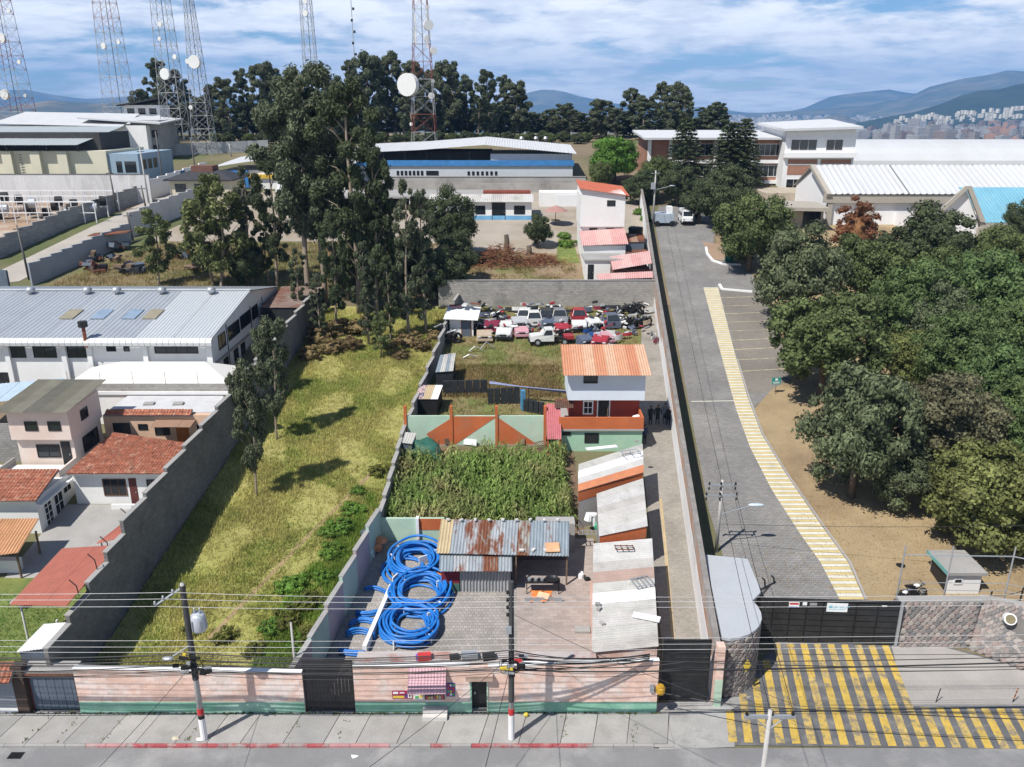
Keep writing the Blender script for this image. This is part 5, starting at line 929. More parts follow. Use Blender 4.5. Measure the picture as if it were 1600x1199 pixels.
for x_ in (-90, -85, -80.2): MB().bx(x_, x_ + 1.7, 151.2, 151.997, 15, 22.3).build('buttress', CRW, f)
for i in range(3): win(f, (-66.5, 154 + i * 2.4, 19), (0, 1, 0), 1.6, 1.7)
win(f, (-70.5, 152.4, 18.6), (1, 0, 0), 1.0, 1.9, nx=1); win(f, (-69, 152.4, 18.6), (1, 0, 0), 2.0, 1.9, nx=2)
lad = MB()
for i in range(14): lad.bx(-87.4, -86.8, 151.8, 151.88, 15.8 + i * .45, 15.86 + i * .45)
lad.build('ladder', DARKMETAL, f)
f = T('warehouse', 'bright white warehouse roof behind the cream building', 'warehouse', (-85, 185, 19)); MB().bx(-106, -76, 180, 196, 18.5, 26).build('wall', WHITE, f); corr(f, (-107, 178, 26.4), (-80, 178, 25.8), (-82, 192, 28.2), (-107, 192, 28.6), 5, WRF, .6, .03)
f = T('office_block', 'grey two storey block with dark windows under a white roof', 'building', (-78, 182, 19)); MB().bx(-80, -74, 182, 192, 18.5, 27).build('wall', mat('grey render', (.3, .3, .3), .9), f); MB().slab((-90, 180, 27.6), (-73, 180, 26.5), (-73, 193, 27.2), (-90, 193, 28.4), .3).build('roof', WRF, f)
for i in range(3):
    for j in range(2): win(f, (-79.4 + i * 1.8, 182, 20.5 + j * 3.0), (1, 0, 0), 1.2, 1.5)
f = T('tower_house', 'small white house with tilted dark roof between the masts', 'house', (-84, 200, 21)); MB().bx(-88, -80, 198, 204, 20, 30).build('wall', WHITE, f); MB().slab((-89, 196.5, 30.0), (-79.5, 196.5, 31.6), (-79.5, 205, 31.6), (-89, 205, 30), .3).build('roof', DARKMETAL, f)
for i in range(3): win(f, (-87.3 + i * 2.5, 198, 28), (1, 0, 0), 1.6, 1.3)
a, b = G(257, 244), G(420, 236); pwall('mesh_fence', 'pale mesh fence running below the radio masts', (a.x, a.y), (b.x, b.y), 8, 2.4, mat('pale mesh', (.36, .38, .39), .9), .06, False)
# scrap on the scrub lot
for i, (px, py, l) in enumerate([(180, 392, 'rusty lean-to frame with junk in the scrub lot'), (142, 424, 'rusty machine wreck nearest the bluish wall'), (200, 427, 'dark machine parts in the scrub lot'), (310, 422, 'reddish timber pile under the loose tree'), (170, 408, 'grey tank standing in the scrub lot'), (285, 404, 'old tyre pile on the pale slab')]):
    p = G(px, py); r = T('scrap_heap', l, 'scrap', p); rr = random.Random(i)
    for k in range(11): MB().box((p.x + rr.uniform(-1.8, 1.8), p.y + rr.uniform(-.8, .8), p.z + rr.uniform(.1, 1.1)), (rr.uniform(.5, 2.2), rr.uniform(.2, .9), rr.uniform(.15, .7)), rr.uniform(0, 3), rr.uniform(-.4, .4)).build('piece', [RUST, DARKMETAL, WOOD, BLUEG][rr.randrange(4)], r)
    if i == 0: MB().slab((p.x - 3, p.y - 1, p.z + 2.2), (p.x + 2.4, p.y - 1, p.z + 2.6), (p.x + 2.4, p.y + 1, p.z + 2.7), (p.x - 3, p.y + 1, p.z + 2.3), .1).build('roof', RUST, r)
# ======================================================= right background: school and halls
SCW = mat('school white', (.74, .74, .74), .85, .03); BRK = mat('school brick', (.36, .19, .13), .92, .1, .5, 9, .1, blocks=(.3, .1, .012, 'wall'), mort=.9)
s_ = T('school', 'three storey school wing in white frames and brick infill', 'school', (36, 156, 16)); MB().bx(24.6, 49.5, 155.5, 168, 15, 24.1).build('wall', BRK, s_); MB().slab((23.5, 153.5, 24.5), (49, 153.5, 24.5), (49, 169, 25.4), (23.5, 169, 25.4), .35).build('roof', WRF, s_)
for z0 in (21.1, 17.5): MB().bx(24.5, 49.5, 155.0, 155.497, z0 - 1.1, z0 - .5).build('floor_band', SCW, s_)
for x_ in (24.5, 28.3, 36.5, 43, 48.9): MB().bx(x_, x_ + .6, 154.9, 155.46, 15, 24.1).build('column', SCW, s_)
for z0 in (21.3, 17.6):
    for x0, w_ in ((28.9, 7.5), (37.2, 5.6), (43.7, 5.0)): win(s_, (x0, 155.5, z0), (1, 0, 0), w_, 2.1, SCW, 5, 1, .1)
s2 = T('school', 'taller white school block with two big windows and brick panels', 'school', (54, 152, 16)); MB().bx(48.2, 60.6, 152, 166, 14.6, 24.6).build('wall', SCW, s2); MB().slab((47.2, 150.5, 26.1), (61.0, 150.5, 26.5), (61.0, 167, 27.5), (47.2, 167, 26.8), .4).build('roof', WRF, s2); MB().bx(48.3, 60.5, 152.2, 166, 24.602, 26.2).build('roof_storey', SCW, s2)
win(s2, (49.2, 152, 22.4), (1, 0, 0), 4.6, 1.9, SCW, 3, 1); win(s2, (55.4, 152, 22.4), (1, 0, 0), 3.0, 1.9, SCW, 2, 1)
for x0, w_ in ((49, 5.2), (54.8, 5.4)): MB().bx(x0, x0 + w_, 151.96, 151.997, 18.2, 20.9).build('brick_panel', BRK, s2); MB().bx(x0, x0 + w_, 151.9, 151.958, 19.9, 20.1).build('band', SCW, s2)
win(s2, (49, 152, 15.5), (1, 0, 0), 4, 2, SCW, 3); MB().bx(48, 60.8, 151.3, 151.997, 21.2, 22.1).build('ledge', SCW, s2)
MB().bx(42, 52, 140, 150, 13.5, 16.2).solo('flat_annex', mat('tan render', (.42, .36, .28), .9), 'flat tan annex in front of the brick school', 'annex')
# white hall with steep roof
HB = mat('hall beige frame', (.36, .33, .28), .88, .06); h = T('hall', 'white hall with a ribbed white roof and beige frames', 'hall', (60, 130, 12.8))
WR2 = mat('ribbed white roof', (.50, .51, .52), .6, .06, .3, 6, .05, col2=(.44, .44, .43), th=(.5, .7), ts=.15, stretch=(1, .15, 1))
MB().add([(47.3, 126, 11.5), (47.3, 126, 17.5), (47.1, 133, 20.8), (46.9, 140, 17.5), (46.9, 140, 11.5), (110, 126, 11.5), (110, 126, 17.5), (110, 133, 20.8), (110, 140, 17.6), (110, 140, 11.5)], [(4, 3, 2, 1, 0), (5, 6, 7, 8, 9), (0, 1, 6, 5), (1, 2, 7, 6), (2, 3, 8, 7), (3, 4, 9, 8)]).build('wall', SCW, h)
corr(h, (47.0, 125.2, 17.55), (110, 125.2, 17.55), (110, 133, 21.2), (46.8, 133, 21.2), 16, WR2, .9, .07, trap=True)
corr(h, (110, 140.8, 17.4), (46.6, 140.8, 17.4), (46.6, 133.02, 21.19), (110, 133.02, 21.19), 8, WR2, .6, .035, trap=True)
MB().slab((46.6, 125.0, 17.55), (47.3, 125.0, 17.55), (47.1, 133, 21.25), (46.4, 133, 21.25), .5).build('verge', HB, h); MB().bx(46.4, 90, 125.4, 125.99, 16.2, 17.45).build('fascia', HB, h)
for x_ in (47.1, 53.2, 60.2): MB().bx(x_, x_ + .7, 125.5, 125.99, 11, 16.2).build('column', HB, h)
win(h, (47.2, 131.4, 16.6), V(.03, -1, 0), .6, 1.9, nx=1); win(h, (47.25, 129.6, 16.2), V(.03, -1, 0), .6, 1.7, nx=1)
r = T('porch', 'beige porch with dark glazing at the end of the white hall', 'porch', (43, 127, 12.5)); MB().slab((37.5, 123.0, 15.9), (45.9, 121.5, 15.9), (46.2, 128, 16.1), (38.5, 131, 16.1), .5).build('roof', HB, r); MB().bx(40.5, 46.2, 124.5, 127, 11.5, 15.3).build('wall', HB, r); win(r, (43.2, 124.5, 12.4), (1, 0, 0), 2.6, 2.7, nx=3)
# turquoise roofed chapel end
h = T('hall', 'white gabled hall with turquoise metal roof at the right edge', 'hall', (68, 116, 11)); TQ = mat('turquoise roof', (.15, .35, .45), .6, .1, .5, 6, .08, col2=(.2, .36, .42), th=(.5, .7))
MB().add([(59.6, 115.5, 10), (64.3, 115.5, 10), (64.3, 115.5, 14.9), (61.9, 115.5, 19.1), (57.5, 115.5, 14.9), (57.5, 115.5, 10), (64.3, 135, 10), (64.3, 135, 14.9), (61.9, 135, 19.1), (57.5, 135, 14.9), (57.5, 135, 10)], [(1, 2, 3, 4, 5, 0), (6, 10, 9, 8, 7), (1, 6, 7, 2), (5, 4, 9, 10)]).build('wall', SCW, h)
MB().bx(64.31, 90, 117.5, 130, 10, 14.8).build('side_wall', SCW, h)
corr(h, (64.9, 115.0, 14.7), (90, 115.0, 14.7), (90, 121, 18.9), (63.6, 121, 18.9), 14, TQ, .45, .04, trap=True)
MB().slab((64.2, 114.6, 14.8), (64.9, 114.6, 14.8), (62.3, 114.9, 19.6), (61.6, 114.9, 19.6), .4).build('verge', HB, h); MB().slab((61.5, 114.9, 19.6), (62.2, 114.9, 19.6), (57.7, 114.6, 15.0), (57.0, 114.6, 15.0), -.4).build('verge', HB, h)
MB().bx(64.5, 90, 114.8, 115.3, 13.6, 14.6).build('fascia', HB, h); MB().bx(64.2, 64.9, 114.7, 115.4, 10.4, 14.0).build('column', HB, h); MB().bx(66, 70, 117.3, 117.48, 11, 13.3).build('opening', GLASS, h)
# arched hall behind
h = T('hall', 'big white barrel vaulted hall behind the ribbed roof', 'hall', (90, 178, 18)); n = 12; P0 = []
for i in range(n + 1): a = math.pi * i / n; P0.append((172 + 12 * (1 - math.cos(a)), 17.5 + 5.6 * math.sin(a) ** .8 if 0 < i < n else 17.5))
MB().add([(68.5 + .28 * (y_ - 172), y_, z_) for y_, z_ in P0] + [(140, y_, z_) for y_, z_ in P0], [(i, i + n + 1, i + n + 2, i + 1) for i in range(n)] + [tuple(range(n + 1))[::-1], tuple(range(n + 1, 2 * n + 2))]).build('vault', WR2, h)
for i in range(10): x_ = 72 + i * 6.; MB().bx(x_, x_ + .15, 171.9, 172.3, 16.5, 18.2).build('rib', HB, h)
# ======================================================= vegetation
def leafmat(name, col, var=.35, hue=.011, tr=.24, col2=None):
    m = mat(name, col, .7, var, .35, 5, .3, trans=tr, spec=.2, col2=col2, th=(.45, .62), ts=.25)
    n = m.node_tree.nodes; l = m.node_tree.links; b = n['Principled BSDF']; src = b.inputs['Base Color'].links[0].from_socket
    oi = n.new('ShaderNodeObjectInfo'); g = n.new('ShaderNodeNewGeometry'); h = n.new('ShaderNodeHueSaturation'); l.new(src, h.inputs['Color'])
    a = n.new('ShaderNodeMapRange'); l.new(oi.outputs['Random'], a.inputs[0]); a.inputs[3].default_value = .5 - hue; a.inputs[4].default_value = .5 + hue; l.new(a.outputs[0], h.inputs['Hue'])
    a = n.new('ShaderNodeMapRange'); l.new(g.outputs['Random Per Island'], a.inputs[0]); a.inputs[3].default_value = .6; a.inputs[4].default_value = 1.45; l.new(a.outputs[0], h.inputs['Value'])
    l.new(h.outputs[0], b.inputs['Base Color'])
    for q in n:
        if q.type == 'BSDF_TRANSLUCENT': l.new(h.outputs[0], q.inputs[0])
    return m
def quads_mesh(name, V4, m):
    """V4: (n,4,3) quads -> mesh"""
    n = len(V4); me = D.meshes.new(name); me.vertices.add(4 * n); me.vertices.foreach_set('co', V4.reshape(-1).astype(np.float32))
    me.loops.add(4 * n); me.loops.foreach_set('vertex_index', np.arange(4 * n, dtype=np.int32)); me.polygons.add(n)
    me.polygons.foreach_set('loop_start', np.arange(0, 4 * n, 4, dtype=np.int32)); me.polygons.foreach_set('loop_total', np.full(n, 4, np.int32))
    me.update(calc_edges=True); me.materials.append(m); return me
def rdir(rs, n):
    v = rs.normal(size=(n, 3)); return v / np.linalg.norm(v, axis=1)[:, None]
def leaves(P, Nrm, size, aspect, rs, droop=0.):
    n = len(P); t = rdir(rs, n); t[:, 2] -= droop
    t -= (t * Nrm).sum(1)[:, None] * Nrm; t /= np.linalg.norm(t, axis=1)[:, None] + 1e-9; b = np.cross(Nrm, t)
    s = (size * rs.uniform(.65, 1.35, n))[:, None]; L = t * s * aspect / 2; W = b * s / 2
    return np.stack([P - L, P + W, P + L, P - W], 1)
def lumps_crown(lumps, per, size, aspect, rs, droop=0., spread=.7, inner=.55, cc=None):
    out = []
    for c, r in lumps:
        c = np.array(c); n = max(12, int(per * (np.mean(r)) ** 2)); d = rdir(rs, n)
        if cc is not None:
            o = c - np.array(cc); o = o / (np.linalg.norm(o) + 1e-6); d = d[(d @ o) > -.35]
        rad = rs.uniform(inner, 1.08, len(d)) ** .6; P = c + d * rad[:, None] * np.array(r) * (1 + .12 * rs.normal(size=(len(d), 1)))
        Nn = d + rdir(rs, len(d)) * spread; Nn /= np.linalg.norm(Nn, axis=1)[:, None]; out.append(leaves(P, Nn, size, aspect, rs, droop))
    return np.concatenate(out)
BARK = mat('bark', (.13, .10, .075), .95, .2, 3, 12, .2, .4, 20); PBARK = mat('pale bark', (.27, .22, .17), .9, .2, 2, 10, .2, .3, 20, stretch=(1, 1, .3))
def mk_round(name, leafm, seed, R=4., H=8., nl=58, per=380, size=.18, squash=.85, label=None, core=True, low=.0):
    rs = np.random.RandomState(seed); hc = H - R * squash; hc = hc - .25; r = T(name, label, 'tree'); lum = []
    for i in range(nl):
        z = 1 - 1.9 * (i + .5) / nl; a = i * 2.39996; k = math.sqrt(max(0, 1 - z * z)); f = rs.uniform(.5, .98)
        lr = R * rs.uniform(.13, .34); lum.append(((k * math.cos(a) * R * f, k * math.sin(a) * R * f, hc + z * R * squash * f * 1.02 + rs.uniform(-.2, .2)), (lr, lr, lr * .78)))
    link('crown', quads_mesh('crown', lumps_crown(lum, per, size, 1.5, rs, cc=(0, 0, hc - R * .3)), leafm), None, r)
    if core:
        mb = MB()
        for c, q in lum: mb.ball(c, tuple(x * .7 for x in q), 1, .12, int(rs.randint(999)))
        mb.ball((0, 0, hc - .1 * R), (R * .6, R * .6, R * .5 * squash), 2, .1, 1); mb.build('light_stop_core', leafm, r, False, True)  # solid lumps hidden inside the leaves, added to stop light passing through
    mb = MB(); mb.tube([(0, 0, -.3), (.08, 0, H * .2), (.0, .1, H * .45), (.1, 0, H * .65)], [R * .075, R * .06, R * .045, R * .02], 8)
    for i in range(6):
        a = i * 1.05 + rs.uniform(0, .5); mb.tube([(0, 0, H * rs.uniform(.18, .4)), (math.cos(a) * R * .35, math.sin(a) * R * .35, hc - R * .1), (math.cos(a) * R * .7, math.sin(a) * R * .7, hc + R * rs.uniform(0, .3))], [R * .035, R * .022, R * .008], 5)
    mb.build('trunk', BARK, r, True, True); return r
def mk_euc(name, leafm, seed, H=20., R=3.2, nl=40, bare=.3, per=230, size=.34, bark=None, lean=.0, droop=1.0, cat='tree'):
    rs = np.random.RandomState(seed); r = T(name, None, cat); lum = []; mb = MB()
    tr = [(lean * H * (t ** 1.5) + .25 * math.sin(t * 5 + seed), .25 * math.cos(t * 4 + seed), -.4 + t * H * .93) for t in np.linspace(0, 1, 9)]
    mb.tube(tr, [H * .013 * (1 - .8 * t) + .03 for t in np.linspace(0, 1, 9)], 7)
    for i in range(nl):
        t = bare + (1 - bare) * ((i + rs.uniform(0, .9)) / nl); a = i * 2.4 + rs.uniform(-.6, .6); k = R * (.3 + .8 * math.sin(math.pi * min(1, (t - bare) / (1 - bare) * .8 + .12))) * rs.uniform(.25, 1.0)
        j = min(8, int(t * 8.6)); b = Vector(tr[j]); z = t * H; c = (b.x + math.cos(a) * k, b.y + math.sin(a) * k, z + rs.uniform(-.4, .6)); lr = rs.uniform(.5, 1.15) * R * .3
        lum.append((c, (lr, lr, lr * rs.uniform(.75, 1.25))))
        if i % 2 == 0: mb.tube([(b.x, b.y, max(.5, z - k * .9)), (b.x + math.cos(a) * k * .5, b.y + math.sin(a) * k * .5, z - k * .3), c], [H * .0045, H * .003, .015], 4)
    link('crown', quads_mesh('crown', lumps_crown(lum, per, size, 2.6, rs, droop, .9, .2), leafm), None, r)
    mb.build('trunk', bark or PBARK, r, True, True); return r
def mk_pine(name, leafm, seed, H=13., R=3.3, tiers=19, per=90):
    rs = np.random.RandomState(seed); r = T(name, None, 'tree'); mb = MB(); mb.tube([(0, 0, -.3), (0, 0, H * .5), (0, 0, H)], [.22, .13, .02], 7); P = []; Nn = []
    for i in range(tiers):
        t = .12 + .86 * i / tiers; L = R * (1 - t) ** .75 + .15
        for k in range(7):
            a = k * .9 + i * .5 + rs.uniform(-.2, .2); e = (math.cos(a) * L, math.sin(a) * L, t * H - .15 * L); mb.tube([(0, 0, t * H), e], [.04, .012], 4)
            f = rs.uniform(.15, 1, per); q = np.array(e)[None] * f[:, None]; q[:, 2] = t * H - .15 * L * f; P.append(q + rs.normal(size=(per, 3)) * .1); Nn.append(rdir(rs, per) + np.array([0, 0, .8]))
    P = np.concatenate(P); Nn = np.concatenate(Nn); Nn /= np.linalg.norm(Nn, axis=1)[:, None]
    link('crown', quads_mesh('crown', leaves(P, Nn, .15, 2.2, rs), leafm), None, r); mb.build('trunk', BARK, r, False, True); return r
L_OL = leafmat('olive leaf', (0.108, 0.136, 0.05)); L_GG = leafmat('grey green leaf', (0.122, 0.146, 0.076)); L_BR = leafmat('brownish leaf', (0.135, 0.13, 0.074)); L_YG = leafmat('yellow green leaf', (0.15, 0.168, 0.056)); L_BG = leafmat('blue green leaf', (0.1, 0.146, 0.052)); L_RD = leafmat('russet leaf', (0.179, 0.083, 0.039)); L_DK = leafmat('dark leaf', (0.076, 0.096, 0.046)); L_BT = leafmat('bright leaf', (0.117, 0.214, 0.036)); L_EU = leafmat('eucalyptus leaf', (0.112, 0.13, 0.075)); L_EL = leafmat('light eucalyptus leaf', (0.138, 0.159, 0.062))
RND = {k: mk_round('broadleaf_tree', m, i + 3, label='x') for i, (k, m) in enumerate([('ol', L_OL), ('gg', L_GG), ('br', L_BR), ('yg', L_YG), ('bg', L_BG), ('dk', L_DK), ('bt', L_BT)])}
RND['ol2'] = mk_round('broadleaf_tree', L_OL, 21, nl=54, squash=.75, label='x'); RND['gg2'] = mk_round('broadleaf_tree', L_GG, 22, H=9, nl=56, squash=1.0, label='x')
RND['rd'] = mk_round('russet_tree', L_RD, 31, R=3, H=8.5, nl=40, squash=1.35, size=.17, label='x')
USED = set()
def put(kind, loc, s, rz, label, group=None, name=None):
    src = RND[kind]
    if kind not in USED: USED.add(kind); o = src; o.location = loc; o.rotation_euler = (0, 0, rz); o.scale = (s, s, s) if isinstance(s, (int, float)) else s
    else: o = clone(src, loc, rz, s)
    o['label'] = label
    if group: o['group'] = group
    if name: o.name = name
    return o
def crown_at(kind, px, py, wpx, label, R0=4., hc=4.6, zs=1., group=None, name=None):
    p = G(px, py, 4.); s = 1.
    for _ in range(4):
        t = p.y * cT + (CZ - p.z) * sT; s = wpx / 2 * t / F / R0 / 1.02; p = G(px, py, hc * s * zs)
    return put(kind, (p.x, p.y, tz(p.y) - .05), (s, s, s * zs), px * .37, label, group, name)
GW = 'trees of the wood beside the access road'
for kd, px, py, w_, zs, lb in [
    ('dk', 1135, 302, 92, 1.0, 'dark round tree at the far end of the access road'), ('ol', 1176, 353, 122, 1.05, 'olive round tree above the green bin'), ('gg', 1255, 422, 140, 1.15, 'large grey green domed tree above the parking bays'),
    ('ol2', 1352, 418, 118, 1.1, 'olive tree just below the russet conifer'), ('dk', 1452, 385, 145, 1.0, 'dark broad tree against the turquoise roofed hall'), ('ol2', 1292, 528, 182, .95, 'broad yellowish olive tree shading the last parking bays'),
    ('bg', 1440, 470, 140, 1.1, 'mid green tree in the middle of the wood'), ('bg', 1535, 455, 150, 1.1, 'blue green tree near the right edge below the hall'), ('ol', 1600, 475, 130, 1.1, 'olive tree cut by the right picture edge below the hall'), ('bg', 1500, 545, 140, 1.1, 'blue green tree right behind the brownish one'),
    ('gg2', 1345, 668, 172, 1.25, 'big grey green tree leaning over the dry verge'), ('br', 1482, 655, 165, 1.15, 'brownish domed tree beside the big grey green one'), ('yg', 1545, 765, 185, 1.0, 'yellow green feathery tree nearest the guard hut'),
    ('bg', 1580, 600, 130, 1.15, 'deep blue green tree at the right edge'), ('yg', 1425, 555, 95, 1.0, 'small yellow green crown between the olive and brownish trees'), ('dk', 1594, 345, 60, 1.2, 'dark tree beside the turquoise roof'), 
    ('gg', 1420, 740, 110, 1.0, 'low grey green crown at the foot of the brownish tree'), ('bg', 1640, 690, 150, 1.1, 'blue green tree mostly beyond the right edge'), ('yg', 1650, 800, 150, 1.0, 'yellow green tree mostly beyond the right edge'),
    ('gg', 1470, 500, 120, 1.1, 'grey green tree in the thick of the wood'), ('bg', 1570, 520, 120, 1.1, 'green crown filling the right edge of the wood'), ('ol', 1480, 430, 110, 1.1, 'olive crown behind the mid green trees'), ('bg', 1600, 640, 120, 1.1, 'green crown at the right edge above the yellow green tree'), ('ol', 1560, 400, 110, 1.1, 'olive crown under the turquoise roof'),
    ('bt', 962, 243, 82, .9, 'bright green rounded tree behind the white shed roof'), ('ol', 1026, 272, 62, 1.1, 'olive tree in front of the brick school'), ('dk', 1005, 290, 46, 1.1, 'dark small tree at the end of the boundary wall'), ('dk', 1060, 285, 60, 1.1, 'dark tree below the school windows'), ('ol', 938, 270, 36, 1.3, 'small dark tree above the tall white house'), ('dk', 985, 296, 36, 1.1, 'dark bush behind the red tin roof'), ('dk', 1095, 312, 60, 1.1, 'dark hedge tree behind the white van')]:
    crown_at(kd, px, py, w_, lb, zs=zs, group=GW)
crown_at('rd', 1340, 360, 85, 'russet brown conical tree before the white hall', 3., 4.4, 1.0)
crown_at('dk', 841, 358, 42, 'clipped dark green bush in the upper yard', hc=4.6, zs=1.25, name='clipped_bush')
for i in range(34):
    px = 335 + i * 17.5 + (i * 7 % 5) * 2; Y = 206 + (i * 13 % 9); q = AY(px, 205 + (i * 11 % 13), Y); s = max(.35, (q.z - tz(Y)) / 8. * 1.0); put('dk' if i % 3 else 'ol', (q.x, Y, tz(Y) - .3), (s * 1.25, s * 1.25, s), i, 'understorey bush below the eucalyptus row, %s from the left' % ORD[i], 'understorey bushes')
# Norfolk pines before the school
pn = mk_pine('pine_tree', L_DK, 5)
for i, (px, pb, pt, lb) in enumerate([(1066, 300, 178, 'tall dark pine in front of the school middle'), (1138, 300, 186, 'broad dark pine left of the brick block'), (1158, 298, 180, 'slender dark pine against the brick block')]):
    p = G(px, pb); zt_ = AY(px, pt, p.y).z; s = (zt_ - p.z) / 13.
    if i == 0: pn.location = p; pn.scale = (s * 1.5, s * 1.5, s); pn['label'] = lb; pn['group'] = 'pines before the school'
    else: clone(pn, p, i, (s * (2.0 if i == 1 else 1.4), s * (2.0 if i == 1 else 1.4), s), lb, 'pines before the school')
# eucalyptus skyline
EU = [mk_euc('eucalyptus_tree', L_EU, 40 + i, H=20, R=[3.6, 3.0, 4.0, 2.6, 3.4][i], nl=[46, 40, 52, 34, 44][i], bare=[.18, .3, .12, .4, .25][i], size=.25, per=560) for i in range(5)]
for e in EU: e['label'] = 'tmp'
ue = set()
def put_euc(k, p, s, rz, lb, grp, name=None):
    src = EU[k] if isinstance(k, int) else k
    if id(src) not in ue: ue.add(id(src)); o = src; o.location = p; o.scale = s; o.rotation_euler = (0, 0, rz)
    else: o = clone(src, p, rz, s)
    o['label'] = lb; o['group'] = grp
    if name: o.name = name
sky_l = [(212, 140), (240, 92), (262, 108), (285, 125), (330, 135), (350, 122), (376, 108), (408, 99), (428, 110), (455, 118), (520, 120), (545, 95), (572, 83), (592, 100), (612, 84), (640, 96), (668, 110), (690, 100), (706, 97), (728, 120), (762, 110), (788, 118), (806, 128), (748, 150), (858, 172), (880, 162), (905, 176), (940, 156), (962, 170), (990, 140), (1008, 150), (1036, 128), (1058, 130), (1072, 140), (1108, 172), (1124, 160), (830, 190), (920, 190), (630, 150), (500, 150), (310, 150), (230, 150), (390, 160), (780, 165), (700, 160), (560, 150), (1085, 185), (975, 190), (845, 198), (870, 195)] + [(225 + 19 * j, 168 + (j * 29 % 23)) for j in range(48) if not 860 < 225 + 19 * j < 870]
for i, (px, yt) in enumerate(sky_l):
    Y = 212 + (i * 37 % 23) + (8 if i > 35 else 0); q = AY(px, yt, Y); z0 = tz(Y); s = (q.z - z0) / 20.5
    wx = max(s, .8) * (1.25 if i > 35 else 1.12)
    put_euc(i % 5, (q.x, Y, z0), (wx, wx, s), i * 1.7, 'eucalyptus on the skyline, %s of the row counted from the left' % 'xx', 'eucalyptus skyline')
row = sorted([o for o in COL.objects if o.get('group') == 'eucalyptus skyline'], key=lambda o: o.location.x / o.location.y)
for i, o in enumerate(row): o['label'] = 'eucalyptus on the skyline, %s of the row from the left' % ORD[i]
# dark clump between factory and scrapyard
ED = [mk_euc('eucalyptus_tree', L_DK if i == 1 else L_EU, 60 + i, H=22, R=[3.9, 3.2, 2.6][i], nl=[44, 44, 36][i], bare=[.36, .22, .14][i], size=.17, per=900) for i in range(3)]
cl = [(0, 487, 476, 108, 1., 'tallest eucalyptus with two bare trunks behind the factory'), (0, 506, 472, 135, .95, 'second bare trunked eucalyptus beside the tallest one'), (1, 560, 492, 128, 1.05, 'dark full eucalyptus right of the bare trunks'), (1, 592, 500, 205, .75, 'dark eucalyptus above the grass lot corner'), (2, 640, 528, 285, .8, 'slim eucalyptus at the scrapyard wall'), (2, 664, 522, 300, .75, 'slim pale trunked eucalyptus nearest the scrapyard hut'), (1, 436, 452, 232, .85, 'dark eucalyptus left of the bare trunks'), (2, 396, 446, 262, .9, 'leafy eucalyptus behind the factory ridge'), (2, 575, 540, 380, .8, 'young eucalyptus in the dark thicket'), (1, 528, 520, 330, .7, 'dark eucalyptus filling the thicket'), (2, 470, 500, 390, .8, 'low eucalyptus at the factory corner'), (1, 605, 470, 290, .7, 'dark eucalyptus behind the slim ones'), (2, 545, 470, 240, .8, 'eucalyptus behind the full dark one'), (1, 420, 445, 330, .75, 'low dark eucalyptus behind the factory end'), (1, 610, 535, 400, .6, 'short dark eucalyptus at the lot corner'), (2, 500, 535, 430, .7, 'short eucalyptus beside the block wall end')]
for i, (k, px, pb, pt, wx, lb) in enumerate(cl):
    p = G(px, pb); z1 = AY(px, pt, p.y).z; s = (z1 - p.z) / 22.; ss = max(s, .5) * wx; e = ED[k]
    put_euc(e, p, (ss, ss, s), i * 2.1, lb, 'dark eucalyptus clump')
EL = mk_euc('young_tree', L_EL, 80, H=9, R=2.0, nl=34, bare=.25, size=.13, per=900); EL2 = mk_euc('young_tree', L_EU, 82, H=10, R=2.0, nl=46, bare=.26, size=.13, per=1100)
for e, px, pb, pt, wx, lb in [(EL, 352, 458, 285, 1.15, 'loose yellowish tree before the cream house'), (EL, 252, 448, 335, 1.1, 'small loose tree in the scrub lot'), (EL2, 404, 776, 575, .62, 'young tree with thin trunk nearest the street in the grass lot'), (EL2, 436, 686, 505, .66, 'young tree with thin trunk by the tall block wall'), (EL2, 372, 690, 590, .6, 'young dark tree hugging the tall block wall'), (EL2, 420, 620, 515, .75, 'leafy young tree between wall and factory'), (EL, 596, 560, 492, 1.1, 'small bushy tree at the top of the grass lot'), (EL, 330, 450, 300, 1., 'pale loose tree beside the yellowish one')]:
    p = G(px, pb); s = (AY(px, pt, p.y).z - p.z) / (9. if e is EL else 10.); put_euc(e, p, (s * wx, s * wx, s), px, lb, 'young trees', 'young_tree')
for px, py, w_, zs, lb in [(702, 345, 84, 1.35, 'dense dark green tree before the open garage'), (712, 400, 70, 1.2, 'dark leafy tree at the upper yard corner'), (690, 425, 80, 1.0, 'dark shrubby tree above the block wall end'), (640, 400, 70, 1.2, 'dark crown in the thicket above the wall'), (560, 420, 80, 1.2, 'dark crown in the middle of the thicket'), (385, 410, 60, 1.2, 'dark crown behind the factory ridge')]: crown_at('dk', px, py, w_, lb, zs=zs, group='thicket trees')
